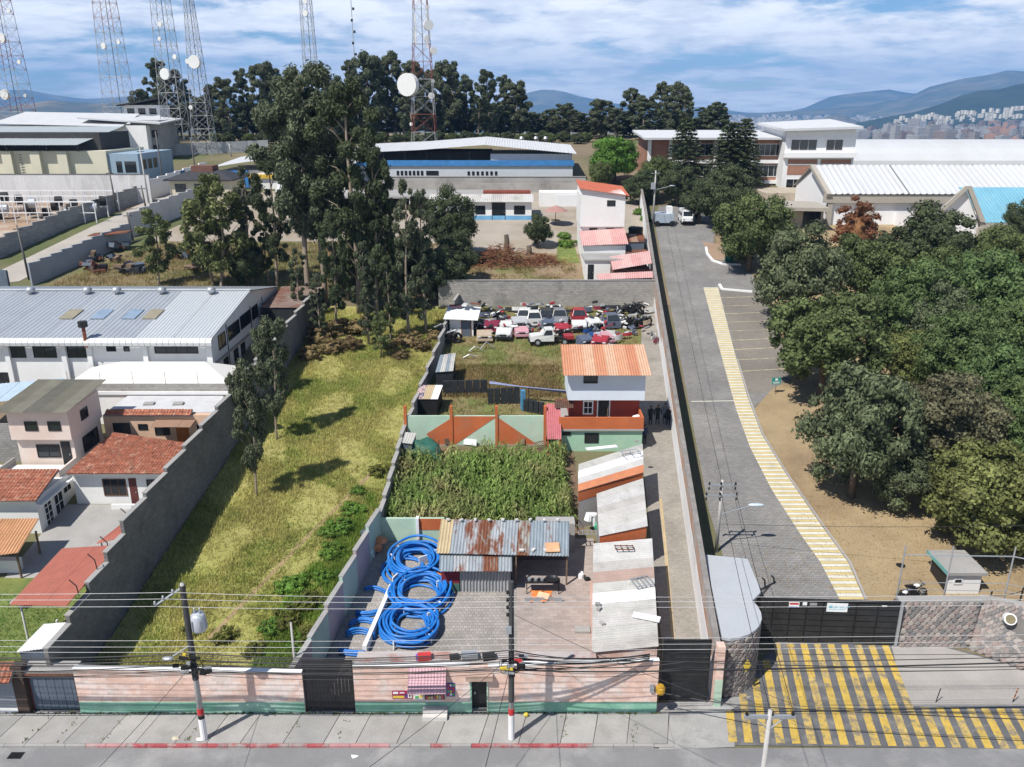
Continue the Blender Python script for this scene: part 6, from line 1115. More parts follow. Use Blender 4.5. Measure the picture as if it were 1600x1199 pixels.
# shrubs
SH = mk_round('shrub', L_BT, 90, R=1.3, H=1.7, nl=24, per=900, size=.12, squash=.8, core=True, label='x'); SHB = mk_round('shrub', leafmat('brown scrub', (.20, .15, .07)), 91, R=1.3, H=1.9, nl=24, per=700, size=.13, squash=.8, label='x'); SHY = mk_round('shrub', leafmat('olive scrub', (.115, .125, .03)), 92, R=1.3, H=1.5, nl=24, per=800, size=.12, squash=.7, label='x')
us = set()
def shrub(src, px, py, s, lb, grp):
    p = G(px, py); sc_ = (s, s, s * .8)
    if id(src) not in us: us.add(id(src)); o = src; o.location = p; o.scale = sc_; o['label'] = lb
    else: o = clone(src, p, px * .7, sc_, lb)
    o['group'] = grp; o['category'] = 'shrub'
sl_ = [(SH, 535, 830, .75), (SH, 552, 800, .7), (SH, 520, 868, .7), (SH, 508, 905, .6), (SH, 515, 835, .6), (SHY, 480, 950, .8), (SHY, 450, 975, .8), (SH, 425, 985, .6), (SHY, 490, 1000, .8), (SH, 470, 1010, .6), (SHY, 350, 1000, .6), (SHY, 400, 1020, .6), (SHY, 300, 990, .5), (SH, 560, 770, .5), (SHY, 590, 740, .7), (SH, 455, 920, .8)]
for i, (a, px, py, s) in enumerate(sl_): shrub(a, px, py, s, ('bright green' if a is SH else 'olive') + ' low shrub in the grass lot, %s listed from the wall' % ORD[i], 'shrubs in the grass lot')
for i, (px, py, s) in enumerate([(500, 535, 1.3), (520, 550, 1.2), (485, 560, 1.1), (545, 545, 1.2), (560, 520, 1.3), (640, 540, 1.1), (660, 545, 1.), (610, 545, .9), (480, 520, 1.3), (625, 560, .8), (680, 530, .8), (530, 520, 1.3)]): shrub(SHB, px, py, s, 'brown dry shrub at the top of the grass lot, %s listed' % ORD[i], 'dry shrubs')
for i, (px, py, s) in enumerate([(885, 385, .9), (882, 372, .8), (905, 380, .5), (1010, 345, .8), (1000, 335, .9), (990, 360, .6)]): shrub(SH, px, py, s, ['garden shrub on the small lawn', 'upright garden shrub behind the lawn', 'small shrub by the white annex', 'shrub beside the boundary wall top', 'leafy shrub behind the tall white house', 'shrub by the black tank'][i], 'garden shrubs')
for i, (px, py, z_) in enumerate([(925, 385, 12), (948, 383, 12)]): p = AZ(px, py, 12.); o = clone(SH, p, 0, (.45, .45, .8), ['left potted shrub on the flat roof', 'right potted shrub on the flat roof'][i], 'roof shrubs'); o['category'] = 'shrub'
shrub(SHY, 875, 808, 1.0, 'grey green shrub at the corner of the corn patch', 'garden shrubs')
# ---- grass lot, grassy bank (nobody can count it)
GRS = mat('yellowed grass turf', (.32, .295, .105), .95, .14, .5, 9, .2, .6, 12, col2=(.23, .24, .06), th=(.44, .66), ts=.14)
wsheet('grass_lot', [(-23.7, 35.6), (-11.4, 35.6), (-9.2, 50.5), (-8.9, 63), (-6.6, 94), (-22, 94), (-21.6, 86)], GRS, .01)
def tufts(name, poly, n, h, m, seed, label, dens=None, cat='grass', wd=.024):
    rs = np.random.RandomState(seed); px = np.array([p[0] for p in poly]); py = np.array([p[1] for p in poly]); Q = []
    while len(Q) < n:
        x_, y_ = rs.uniform(px.min(), px.max()), rs.uniform(py.min(), py.max()); ins = False; j = len(poly) - 1
        for i in range(len(poly)):
            if (py[i] > y_) != (py[j] > y_) and x_ < (px[j] - px[i]) * (y_ - py[i]) / (py[j] - py[i]) + px[i]: ins = not ins
            j = i
        if ins and (dens is None or rs.rand() < dens(x_, y_)): Q.append((x_, y_, tz(y_)))
    P = np.repeat(np.array(Q), 5, 0); k = len(P); P[:, :2] += rs.normal(size=(k, 2)) * .16; a = rs.uniform(0, 6.28, k); hh = h * rs.uniform(.5, 1.3, k); ln = rs.uniform(.2, .9, k) * hh
    dx = np.stack([np.cos(a), np.sin(a), np.zeros(k)], 1); sd_ = np.stack([-np.sin(a), np.cos(a), np.zeros(k)], 1) * wd
    m1 = P + dx * (ln * .4)[:, None] + np.array([0, 0, 1]) * (hh * .65)[:, None]; tp = P + dx * ln[:, None] + np.array([0, 0, 1]) * hh[:, None]
    V4 = np.stack([P - sd_, P + sd_, tp + sd_ * .15, tp - sd_ * .15], 1)
    o = link(name, quads_mesh(name, V4, m), None); tag(o, label, cat, None, 'stuff'); return o
LG = leafmat('grass blade', (.47, .435, .155), .22, .0, .4, col2=(.31, .36, .09))
PA, PB_, PC_ = G(325, 1000), G(470, 850), G(590, 730)
def pdist(x_, y_):
    o = 9.
    for a, b in ((PA, PB_), (PB_, PC_)):
        dx, dy = b.x - a.x, b.y - a.y; t = max(0, min(1, ((x_ - a.x) * dx + (y_ - a.y) * dy) / (dx * dx + dy * dy))); o = min(o, math.hypot(x_ - a.x - t * dx, y_ - a.y - t * dy))
    return o
for a, b in ((PA, PB_), (PB_, PC_)):
    d = (b - a).normalized(); q = V(-d.y, d.x, 0) * .16; wsheet('trodden_path', [(p.x, p.y) for p in (a - q, b - q, b + q, a + q)], mat('trodden earth', (.30, .22, .12), .95, .2), .02)
def gd(x_, y_):
    if pdist(x_, y_) < .22: return .02
    return .25 + .75 * (math.sin(x_ * .9 + 1.3 * math.sin(y_ * .31)) * math.sin(y_ * .43 + x_ * .2) > -.25)
tufts('grass', [(-23.6, 36.2), (-11.6, 36.2), (-9.4, 50.5), (-9.1, 63), (-6.8, 93), (-21.6, 93)], 34000, .26, LG, 1, 'rough yellow green grass covering the empty lot', gd)
tufts('grass', [(-14.5, 37.5), (-11.6, 37.5), (-10.2, 46), (-9.4, 53), (-10.6, 56), (-12, 50), (-14, 45)], 4200, .34, leafmat('weed blade', (.20, .31, .05), .25, .0, .4), 12, 'lush bright green weeds along the yard wall', lambda x_, y_: .2 + .8 * (math.sin(x_ * 2 + y_) * math.sin(y_ * .8) > -.3), wd=.03)
LD = leafmat('dry grass blade', (.32, .24, .11), .3, .0, .3, col2=(.18, .18, .05))
tufts('grass', [(-7.6, 64), (3.5, 66), (4.4, 68), (11, 68.5), (13, 80), (-6.8, 80)], 9000, .3, LD, 2, 'dry grass on the bank behind the patterned wall', lambda x_, y_: .08 + .92 * (71.5 < y_ < 78) * (x_ < 4.5))
tufts('grass', [(-6.8, 80), (13, 80), (14.5, 93.5), (-6.2, 93.5)], 2500, .22, LD, 3, 'thin dry grass between the scrapped cars')
tufts('grass', [(-58, 99), (-24, 97), (-10, 96), (-14, 117), (-50, 117)], 7000, .45, LD, 4, 'dry scrub grass behind the factory')
tufts('grass', [(-8, 95), (8.5, 95), (8, 111), (-12, 117)], 2500, .3, LD, 5, 'thin dry grass in the upper lot', lambda x_, y_: .15 + .85 * (math.sin(x_) * math.sin(y_ * .6) > .2))
tufts('grass', [(14.5, 46), (27, 44.5), (44, 46), (50, 60), (44, 92), (30, 92), (27, 68), (22, 56)], 6000, .1, leafmat('straw blade', (.34, .23, .10), .2, .0, .2), 6, 'short straw coloured grass on the verge', lambda x_, y_: float(x_ > 13 + (y_ - 44) * .45), wd=.02)
rs = np.random.RandomState(19); WQ = []
for i in range(520):
    if i < 430: x_ = rs.uniform(-27, 7.8); y_ = WY - abs(rs.normal()) * .06 - .02; zb_ = .15
    else: x_ = rs.choice((-24.2, -22.6, -20.4, -16.2, -11.3, -8.9, 2.4, 5.9)) + rs.normal() * .12; y_ = rs.uniform(KYY + .2, WY); x_ += (y_ - KYY) * .2; zb_ = .12
    for k in range(3): a = rs.uniform(0, 6.28); h_ = rs.uniform(.03, .1); q = np.array([math.cos(a) * .03, math.sin(a) * .03, 0]); b = np.array([x_, y_, zb_]); t_ = b + np.array([rs.normal() * .05, rs.normal() * .05, h_]); WQ.append([b - q, b + q, t_ + q * .3, t_ - q * .3])
tag(link('weeds', quads_mesh('weeds', np.array(WQ), leafmat('pavement weed', (.14, .16, .05))), None), 'small weeds growing in the pavement joints and at the wall foot', 'weeds', None, 'stuff')
tufts('grass', [(-38, 35.8), (-24.4, 35.8), (-24.2, 45), (-34, 45)], 3000, .12, L_BT, 7, 'short green lawn grass by the carport', wd=.02)
# ---- corn
def corn():
    rs = np.random.RandomState(11); V4 = []; up = np.array([0, 0, 1.])
    for i in range(1250):
        x_ = -8.6 + .62 * rs.randint(0, 21) + rs.normal() * .13; y_ = rs.uniform(51.4, 60.8 + .5 * math.sin(x_ * 2.1))
        if y_ > 59.6 and x_ < -5.4: continue
        h = rs.uniform(1.1, 2.2) * (.8 + .2 * math.sin(x_ * 1.1) * math.sin(y_ * .9 + 1)); b = np.array([x_, y_, tz(y_)]); a0 = rs.uniform(0, 6.28); w = .022; s = np.array([w, 0, 0])
        V4.append([b - s, b + s, b + s * .5 + up * h, b - s * .5 + up * h])
        for k in range(8):
            a = a0 + k * 2.6 + rs.uniform(-.4, .4); d = np.array([math.cos(a), math.sin(a), 0]); q = np.array([-d[1], d[0], 0]) * .06; z = h * (.15 + .1 * k); L_ = rs.uniform(.45, .8)
            p0 = b + up * z; p1 = p0 + d * L_ * .45 + up * .22; p2 = p0 + d * L_ + up * rs.uniform(-.35, .05)
            V4.append([p0 - q * .6, p0 + q * .6, p1 + q, p1 - q]); V4.append([p1 - q, p1 + q, p2 + q * .1, p2 - q * .1])
        for k in range(3): a = rs.uniform(0, 6.28); t = np.array([math.cos(a) * .12, math.sin(a) * .12, .28]); p = b + up * h; V4.append([p - s * .4, p + s * .4, p + t + s * .3, p + t - s * .3])
    o = link('corn_crop', quads_mesh('corn_crop', np.array(V4), leafmat('corn leaf', (.20, .29, .075), .25, .0, .4, col2=(.34, .32, .14))), None); tag(o, 'dense standing corn filling the patch behind the rusty shed', 'corn', None, 'stuff')
corn()
# brush pile, stumps
def brush(px, py, w_, d_, h_, m, label, seed, n=500):
    p = G(px, py); rs = np.random.RandomState(seed); mb = MB()
    for i in range(n):
        x_, y_ = rs.normal() * w_ * .33, rs.normal() * d_ * .33; z_ = h_ * max(0, 1 - (x_ / w_) ** 2 * 3 - (y_ / d_) ** 2 * 3) * rs.rand(); a = rs.uniform(0, 6.28); l_ = rs.uniform(.4, 1.4); b = (p.x + x_, p.y + y_, p.z + z_)
        mb.cyl(b, (b[0] + math.cos(a) * l_, b[1] + math.sin(a) * l_, b[2] + rs.uniform(-.2, .5)), .05, .015, 3, False)
    o = mb.solo('brush_pile', m, label, 'brush'); o['kind'] = 'stuff'
brush(785, 412, 8, 3.5, 2.6, mat('dead brush', (.21, .095, .05), .95, .3), 'heap of russet cut branches in the upper lot', 3, 900); brush(845, 410, 4, 3, 1.2, mat('dead brush', ()), 'smaller heap of cut branches beside it', 4, 300)
brush(535, 400, 2.5, 1, .7, mat('orange brush', (.45, .22, .1), .95), 'orange heap glimpsed through the thicket', 5, 150)
for i, (px, py, h_) in enumerate([(791, 392, 2.2), (826, 398, 1.2), (905, 880, .01)][:2]): p = G(px, py); MB().tube([p - V(0, 0, .1), p + V(.1, 0, h_ * .6), p + V(.0, .1, h_)], [.45, .36, .3], 9).solo('tree_stump', BARK, ['tall cut stump behind the brush heap', 'short cut stump right of the brush heap'][i], 'stump')
# ======================================================= gate forecourt on the right
SHEETG = mat('black gate sheet', (.017, .018, .02), .45, .25, 2, 12, .2, spec=.4)
a, b = V(14.0, 41.0, 0), V(22.05, 40.6, 0); gr = T('sliding_gate', 'long black sliding gate of horizontal panels with four small signs', 'gate', (18, 40.8, .35)); gd_ = (b - a).normalized(); ga = math.atan2(gd_.y, gd_.x); zg = .36; hg = 2.85
def gp(u, z, n=0.): q = a.lerp(b, u); return V(q.x + math.sin(ga) * n, q.y - math.cos(ga) * n, zg + z)
def gbox(u0, u1, z0, z1, n0, n1, nm, m): MB().hexa([gp(u0, z0, n1), gp(u1, z0, n1), gp(u1, z0, n0), gp(u0, z0, n0)], [gp(u0, z1, n1), gp(u1, z1, n1), gp(u1, z1, n0), gp(u0, z1, n0)]).build(nm, m, gr)
gbox(0, 1, .04, hg, -.03, .0, 'backing_sheet', SHEETG); gbox(0, 1, hg + .002, hg + .1, -.06, .06, 'top_rail', SHEETG)
cols_ = [0, .12, .24, .355, .47, .7, .85, 1.]; PNL = mat('gate slat', (.028, .029, .031), .4, .25, 2, 12, .2)
for i in range(7):
    for j in range(7): gbox(cols_[i] + .006, cols_[i + 1] - .006, .1 + j * .385, .1 + j * .385 + .33, .004, .05 + .012 * ((i + j) % 2), 'gate_panel', PNL)
TEAL = mat('sign teal', (.06, .42, .55), .6); SIGNW = mat('sign white', (.75, .77, .78), .6, .03)
gbox(.49, .635, hg - .62, hg - .06, .075, .1, 'sign_board', SIGNW); gbox(.505, .53, hg - .36, hg - .22, .1015, .106, 'sign_mark', TEAL)
fc_ = D.curves.new('sign_text', 'FONT'); fc_.body = 'SERVIALCIM'; fc_.size = .17; fc_.extrude = .002; fo = D.objects.new('sign_text', fc_); COL.objects.link(fo); fo.parent = gr; q = gp(.535, hg - .36, .104); fo.location = q - Vector(gr.location); me_ = D.meshes.new_from_object(fo); me_.materials.clear(); COL.objects.unlink(fo); D.objects.remove(fo); fo = link('sign_text', me_, TEAL, gr, q - Vector(gr.location)); fo.rotation_euler = (R(90), 0, ga)
gbox(.505, .62, hg - .46, hg - .44, .1015, .106, 'sign_line', TEAL)
gbox(.225, .297, hg - .42, hg - .06, .075, .1, 'sign_board', SIGNW); gbox(.23, .292, hg - .22, hg - .1, .1015, .106, 'sign_mark', PR_); gbox(.227, .295, hg - .41, hg - .34, .1015, .106, 'sign_mark', PB)
gbox(.37, .42, hg - .25, hg - .08, .075, .1, 'sign_board', GREYMETAL); gbox(.32, .35, hg - .25, hg - .05, .075, .1, 'sign_disc', SIGNW); gbox(.87, .905, hg - .2, hg - .13, .075, .1, 'badge', SIGNW)
gbox(1.0, 1.02, 0, hg + .12, -.1, .1, 'gate_post', GREYMETAL)
# stone facings: separate dressed stones on a mortar bed
STN = [mat('facing stone %d' % i, c, .92, .15, 3, 14, .15, .4, 20) for i, c in enumerate([(.22, .20, .185), (.27, .235, .215), (.17, .162, .158), (.30, .265, .24), (.25, .20, .18)])]; MORT = mat('dark mortar', (.15, .14, .13), .95, .2)
_sm = []
for k in range(5):
    rr = random.Random(k); mb = MB(); n = 6; o_ = [(math.cos(6.283 * i / n + .3) * rr.uniform(.85, 1.1), math.sin(6.283 * i / n + .3) * rr.uniform(.85, 1.1)) for i in range(n)]
    mb.add([(x_ * .5, y_ * .5, 0) for x_, y_ in o_] + [(x_ * .36 + rr.uniform(-.04, .04), y_ * .36, 1) for x_, y_ in o_], [tuple(range(n, 2 * n))] + [(i, (i + 1) % n, (i + 1) % n + n, i + n) for i in range(n)]); me = mb.mesh('stone'); _sm.append(me)
_sv = {(k, j): None for k in range(5) for j in range(5)}
def stone(parent, p, U, Vv, size, rr):
    k, j = rr.randrange(5), rr.randrange(5)
    if _sv[(k, j)] is None: me = _sm[k].copy(); me.materials.append(STN[j]); _sv[(k, j)] = me
    o = D.objects.new('stone', _sv[(k, j)]); COL.objects.link(o); o.parent = parent; Nn = U.cross(Vv).normalized(); M = Matrix((U, Vv, Nn)).transposed(); Rz = Matrix.Rotation(rr.choice((.7, .8, .75, .6)) + rr.uniform(-.2, .2), 3, 'Z')
    o.rotation_euler = (M @ Rz).to_euler(); o.scale = (size * rr.uniform(1.0, 1.35), size * rr.uniform(.85, 1.05), rr.uniform(.05, .09)); o.location = Vector(p) - rootloc(parent)
def facing(name, label, c, sz, seed, th=.4, cat='wall'):
    """c: near-bottom-left, near-bottom-right, top-right, top-left of the visible face"""
    c = [Vector(q) for q in c]; r = T(name, label, cat, (c[0] + c[1]) / 2); MB().slab(c[0], c[1], c[2], c[3], th).build('mortar_bed', MORT, r); rr = random.Random(seed); U0 = (c[1] - c[0]).normalized(); W = (c[1] - c[0]).length; H = max((c[3] - c[0]).length, (c[2] - c[1]).length); nr = int(H / (sz * .62))
    for j in range(nr):
        nx = int(W / (sz * .95))
        for i in range(nx):
            u, v = (i + .5 + .5 * (j % 2)) / (nx + .5), (j + .5) / nr; p = c[0].lerp(c[1], u).lerp(c[3].lerp(c[2], u), v); Vv = (c[3].lerp(c[2], u) - c[0].lerp(c[1], u)).normalized(); N_ = U0.cross(Vv).normalized(); stone(r, p + N_ * .002, U0, N_.cross(U0), sz, rr)
    return r
w1 = facing('stone_wall', 'steep wall of reddish grey dressed stones right of the gate', [(22.3, 40.5, .3), (26.4, 40.5, .3), (26.9, 41.0, 3.0), (22.4, 41.0, 3.0)], .36, 1)
MB().bx(22.2, 27.0, 41.0, 41.5, 2.95, 3.1).build('coping', CONC, w1)
w2 = facing('stone_bank', 'sloping stone paved bank beside the gate forecourt', [(26.3, 40.4, .32), (33.5, 34.8, .02), (35.5, 40.0, 2.2), (27.0, 41.3, 3.0)], .42, 2)
MB().slab((35.3, 40.0, 2.25), (35.6, 40.35, 2.25), (27.2, 41.7, 3.08), (26.9, 41.3, 3.08), .3).build('coping', CONC, w2)
q = V(28.2, 40.4, 2.35); r = T('round_plate', 'oval white framed plate standing out of the stone bank', 'plate', q); MB().cyl(q, q + V(-.1, -.35, .18), .33, n=16).build('rim', WHITE, r); MB().cyl(q + V(-.1, -.35, .18), q + V(-.105, -.365, .188), .26, n=16).build('disc', mat('olive disc', (.2, .17, .1), .8), r)
# curved stone drum with a grey roof
c = V(11.6, 38.6, 0); Rr = 2.15; dr_ = T('stone_drum', 'curved stone gate drum with a pale grey flat roof', 'gatehouse', (12, 39, 0)); rr = random.Random(9)
poly = [(11.0, 36.8)] + [(11.0 + 2.55 * math.cos(t) * 1., 39.2 + 2.55 * math.sin(t)) for t in np.linspace(-1.45, .35, 9)] + [(14.0, 41.0), (14.2, 44.5), (11.85, 44.9)]
MB().prism(poly, -.2, 3.55).build('core', MORT, dr_)
for j in range(15):
    for i in range(14):
        t = -1.4 + 1.75 * (i + .5 * (j % 2)) / 14; Nn = V(math.cos(t), math.sin(t), 0); U = V(-math.sin(t), math.cos(t), 0); stone(dr_, V(11.0 + 2.555 * math.cos(t), 39.2 + 2.555 * math.sin(t), .1 + j * .235), U, V(0, 0, 1), .33, rr)
rp = [(10.95, 36.75)] + [(11.0 + 2.62 * math.cos(t), 39.2 + 2.62 * math.sin(t)) for t in np.linspace(-1.45, .35, 9)] + [(14.2, 41.0), (14.4, 44.6), (11.9, 45.1)]
MB().prism(rp, 3.552, 3.72).build('roof', mat('pale grey membrane', (.40, .42, .44), .6, .04), dr_)
MB().add([(12.4, 36.75, 2.35), (12.65, 36.8, 1.95), (12.4, 36.75, 1.5), (12.2, 36.72, 1.95)], [(0, 1, 2, 3)]).build('yellow_marker', PY_, dr_)
r = T('gate_motor_arm', 'black steel bracket arm reaching over the gate from the drum', 'bracket', (14.2, 41.3, 3)); MB().cyl((14.0, 41.5, 3.3), (15.4, 42.2, 3.6), .06).build('arm', DARKMETAL, r); MB().cyl((14.0, 41.3, 2.7), (15.0, 42.0, 3.5), .07).build('brace', DARKMETAL, r)
for i in range(2): MB().tube([(14.7 + i * .6, 41.9 + .25 * i, 3.5), (14.65 + i * .6, 41.9 + .25 * i, 3.9), (14.5 + i * .6, 41.9 + .25 * i, 4.05)], .05).build('hook', DARKMETAL, r)
for (px, py, t, lb) in [(1462, 1098, 0, 'thin dark spike standing in the concrete apron'), (1582, 1098, 1, 'orange banded spike standing in the concrete apron')]:
    p = G(px, py); r = T('marker_post', lb, 'post', p); MB().cyl(p, p + V(.12, 0, .9), .025, n=6).build('rod', DARKMETAL, r)
    if t: [MB().cyl(p + V(.12, 0, .9) * f, p + V(.12, 0, .9) * (f + .1), .032, n=6).build('band', OR, r) for f in (.3, .6, .85)]
# guard hut
gh = T('guard_hut', 'small white guard hut with concrete roof and teal fascia', 'hut', (28, 45.5, 1)); MB().bx(27.2, 29.2, 45.0, 47.3, .7, 2.4).build('wall', WHITE, gh); MB().bx(27.0, 29.4, 44.8, 47.6, 2.402, 2.6).build('roof', CONC, gh); MB().bx(26.96, 26.998, 44.8, 47.6, 2.36, 2.62).build('fascia', mat('teal fascia', (.15, .36, .34), .7), gh)
MB().bx(27.16, 27.197, 45.1, 47.2, .9, 2.35).build('dark_doorway', DARKMETAL, gh); win(gh, (27.5, 45.0, 1.7), (1, 0, 0), .55, .4, WHITE, 1, 1, .06)
def motorbike(px, py, rz, lb):
    p = G(px, py); r = T('motorcycle', lb, 'motorcycle', p, rz)
    for x_ in (-.62, .62):
        w_ = MB().tube([(x_ + .28 * math.cos(t), 0, .3 + .28 * math.sin(t)) for t in np.linspace(0, 6.2832, 17)], .05, 6, False).build('wheel', BLACKP, r, True, True); MB().cyl((x_, -.05, .3), (x_, .05, .3), .06, n=8).build('hub', GREYMETAL, w_, local=True)
        for t in range(6): MB().cyl((x_, 0, .3), (x_ + .26 * math.cos(t * 1.05), 0, .3 + .26 * math.sin(t * 1.05)), .008, n=4).build('spoke', GREYMETAL, w_, local=True)
    MB().tube([(-.5, 0, .5), (-.2, 0, .62), (.2, 0, .65), (.5, 0, .8)], [.06, .1, .1, .05], 8).build('frame', DARKMETAL, r, True, True); MB().ball((.18, 0, .8), (.24, .13, .13), 2).build('fuel_tank', WHITE, r, True, True); MB().box((-.25, 0, .8), (.6, .22, .1)).build('seat', BLACKP, r, local=True)
    MB().box((0, 0, .42), (.36, .24, .3)).build('engine', DARKMETAL, r, local=True); MB().cyl((.5, -.32, 1.02), (.5, .32, 1.02), .02, n=6).build('handlebar', DARKMETAL, r, local=True); MB().cyl((.62, 0, .3), (.48, 0, 1.0), .035, n=6).build('fork', GREYMETAL, r, local=True); MB().cyl((-.6, .14, .32), (.1, .14, .3), .04, n=6).build('exhaust', GREYMETAL, r, local=True); MB().ball((.6, 0, .9), .09, 2).build('headlight', GREYMETAL, r, True, True)
motorbike(1425, 933, .1, 'dark motorcycle with white tank parked by the guard hut'); motorbike(1408, 945, .5, 'second motorcycle mostly hidden at the end of the gate')
# security fence above the stone wall
fp = [V(22.6, 42.2, 0), V(25.3, 42.1, 0), V(28.8, 42.0, 0), V(31.0, 41.2, 0), V(35.5, 40.7, 0)]; fr_ = T('security_fence', 'tall pale pipe fence with rails above the stone wall', 'fence', fp[0])
for p in fp: z0 = 2.4 if p.x < 31 else 2.0; MB().cyl((p.x, p.y, z0 - 1.2), (p.x + .05, p.y, z0 + 3.6), .045, n=6).build('post', GREYMETAL, fr_)
for p, q in zip(fp, fp[1:]):
    for z_ in (5.4, 3.6, 3.1): MB().cyl((p.x, p.y, z_), (q.x, q.y, z_ - (.1 if q.x > 30 else 0)), .02 if z_ < 5 else .035, n=5).build('rail', GREYMETAL, fr_)
fw = [V(29, 43.6, 1.2), V(30.5, 43.1, 1.8), V(33.2, 42.4, 1.3), V(37, 42, 1.3)]; r = T('wire_fence', 'low sagging wire fence with dark stakes behind the stone bank', 'fence', fw[0])
for p in fw: MB().cyl((p.x, p.y, .6), (p.x + .1, p.y, p.z + .9), .05, n=5).build('stake', DARKMETAL, r)
for p, q in zip(fw, fw[1:]): MB().tube(wire(p + V(0, 0, .6), q + V(0, 0, .6), .15), .025, 5).build('strand', DARKMETAL, r)
p = G(1407, 884); MB().lathe([(0, 0), (.28, 0), (.3, .04), (0, .06)], (p.x, p.y, p.z + .01), 12).solo('manhole_cover', BLACKP, 'round dark cover in the dry verge', 'cover')
# green sign, bin, van, trailer
p = G(1211, 616); r = T('sign_post', 'small green information sign on a post in the verge', 'sign', p); GS = mat('sign green', (.03, .26, .22), .6); MB().cyl(p - V(0, 0, .2), p + V(0, 0, 1.0), .03, n=6).build('post', WOOD, r); MB().bx(p.x - .4, p.x + .4, p.y - .03, p.y + .03, p.z + .95, p.z + 1.6).build('board', GS, r); MB().bx(p.x - .12, p.x + .12, p.y - .036, p.y - .031, p.z + 1.32, p.z + 1.52).build('symbol', SIGNW, r)
for k in range(2): MB().bx(p.x - .3, p.x + .3, p.y - .036, p.y - .031, p.z + 1.05 + k * .1, p.z + 1.1 + k * .1).build('lettering', SIGNW, r)
p = G(1140, 409); r = T('waste_bin', 'green box bin standing on the kerbed island', 'bin', p); BG_ = mat('bin green', (.02, .09, .075), .7); MB().bx(p.x - .6, p.x + .6, p.y - .4, p.y + .4, p.z, p.z + 1.35).build('body', BG_, r); MB().bx(p.x - .66, p.x + .66, p.y - .46, p.y + .46, p.z + 1.352, p.z + 1.5).build('lid', BG_, r)
p = G(1148, 400); wsheet('island_soil', [(p.x - 3.4, p.y - 1.6), (p.x + .6, p.y - 2.4), (p.x + 3, p.y + 2), (p.x - 3.2, p.y + 6)], mat('reddish soil', ()), .05)
p = G(1071, 348); v = T('van', 'white minibus parked at the far end of the access road', 'van', p, -.05); VW = mat('van white', (.78, .79, .79), .3, .02, spec=.5)
def vsec(y_, w_, z0, z1): return [(-w_, y_, z0), (w_, y_, z0), (w_ * .86, y_, z1), (-w_ * .86, y_, z1)]
secs = [vsec(-2.2, .78, .35, .95), vsec(-2.1, .84, .3, 1.15), vsec(-1.5, .86, .3, 1.95), vsec(2.2, .86, .3, 2.0), vsec(2.3, .84, .35, 1.9)]
mb = MB(); mb.v = [q for s in secs for q in s]; mb.f = [(k * 4 + i, k * 4 + (i + 1) % 4, k * 4 + 4 + (i + 1) % 4, k * 4 + 4 + i) for k in range(4) for i in range(4)] + [(3, 2, 1, 0), (16, 17, 18, 19)]; mb.build('body', VW, v, False, True)
MB().slab((-.68, -2.08, 1.2), (.68, -2.08, 1.2), (.66, -1.58, 1.85), (-.66, -1.58, 1.85), -.02).build('windscreen', GLASS, v, local=True)
for s in (-1, 1):
    MB().bx(s * .845 - .012, s * .845 + .012, -1.3, 2.0, 1.2, 1.65).build('side_window', GLASS, v, local=True); MB().bx(s * .6 - .12, s * .6 + .12, -2.24, -2.2, .7, .85).build('headlight', GREYMETAL, v, local=True)
    for y_ in (-1.35, 1.4): MB().cyl((s * .78, y_, .33), (s * .9, y_, .33), .33, n=12).build('wheel', BLACKP, v, local=True)
MB().bx(-.8, .8, -2.3, -2.21, .32, .5).build('bumper', BLACKP, v, local=True); MB().bx(-.25, .25, -2.31, -2.301, .5, .62).build('number_plate', SIGNW, v, local=True)
p = G(1037, 353); r = T('trailer', 'pale blue boxed trailer parked under the street lamp', 'trailer', p); MB().bx(p.x - 1.5, p.x + 1.3, p.y - .6, p.y + 2.5, p.z + .5, p.z + 1.8).build('box', mat('pale blue steel', (.34, .40, .46), .5, .1), r); MB().bx(p.x + .4, p.x + 1.2, p.y, p.y + 1.5, p.z + 1.802, p.z + 2.8).build('hood', WHITE, r)
for s in (-1, 1): MB().cyl((p.x + s * 1.1, p.y - .65, p.z + .4), (p.x + s * 1.1, p.y - .45, p.z + .4), .4, n=12).build('wheel', BLACKP, r)
MB().cyl((17.2, 116, tz(116) + .2), (17.2, 116, tz(116) + 2.6), 1.0, n=16).solo('water_tank', BLACKP, 'black water tank standing beside the boundary wall', 'tank')
# ======================================================= poles and wires
def pole(name, label, p, h, r0=.14, m=None, group='utility poles', lean=(0, 0)):
    r = T(name, label, 'pole', p, 0, group); MB().cyl((0, 0, -.3), (lean[0], lean[1], h), r0, r0 * .6, 10).build('shaft', m or TIMBERPOLE, r, True, True); return r
def insul(r, p, m=None): MB().lathe([(0, 0), (.05, 0), (.07, .06), (.045, .1), (.06, .16), (.0, .2)], p, 8).build('insulator', m or BLACKP, r, True, True)
DKW = mat('dark wire', (.02, .02, .022), .6); LTW = mat('aluminium wire', (.42, .42, .42), .5)
b1 = G(320, 1158); b1.z = .1; p1 = pole('utility_pole', 'concrete pole with transformer before the grass lot', b1, 8.9, .16)
MB().cyl((0, 0, 1.55), (0, 0, 1.9), .157, n=12).build('red_band', PR_, p1, local=True); MB().cyl((0, 0, 1.3), (0, 0, 1.5), .158, n=12).build('black_band', BLACKP, p1, local=True); MB().cyl((0, 0, .05), (0, 0, 1.3), .162, n=12).build('white_band', WHITE, p1, local=True); MB().cyl((0, 0, 3.6), (0, 0, 8.8), .155, .13, 10).build('grime_sleeve', mat('sooty sleeve', (.06, .06, .06), .9), p1, local=True)
tr = MB().lathe([(0, 0), (.3, 0), (.34, .1), (.34, .8), (.28, .92), (0, .95)], (.48, .1, 6.3), 14).build('transformer', mat('transformer grey', (.48, .51, .55), .4, .06, metal=.2), p1, True, True)
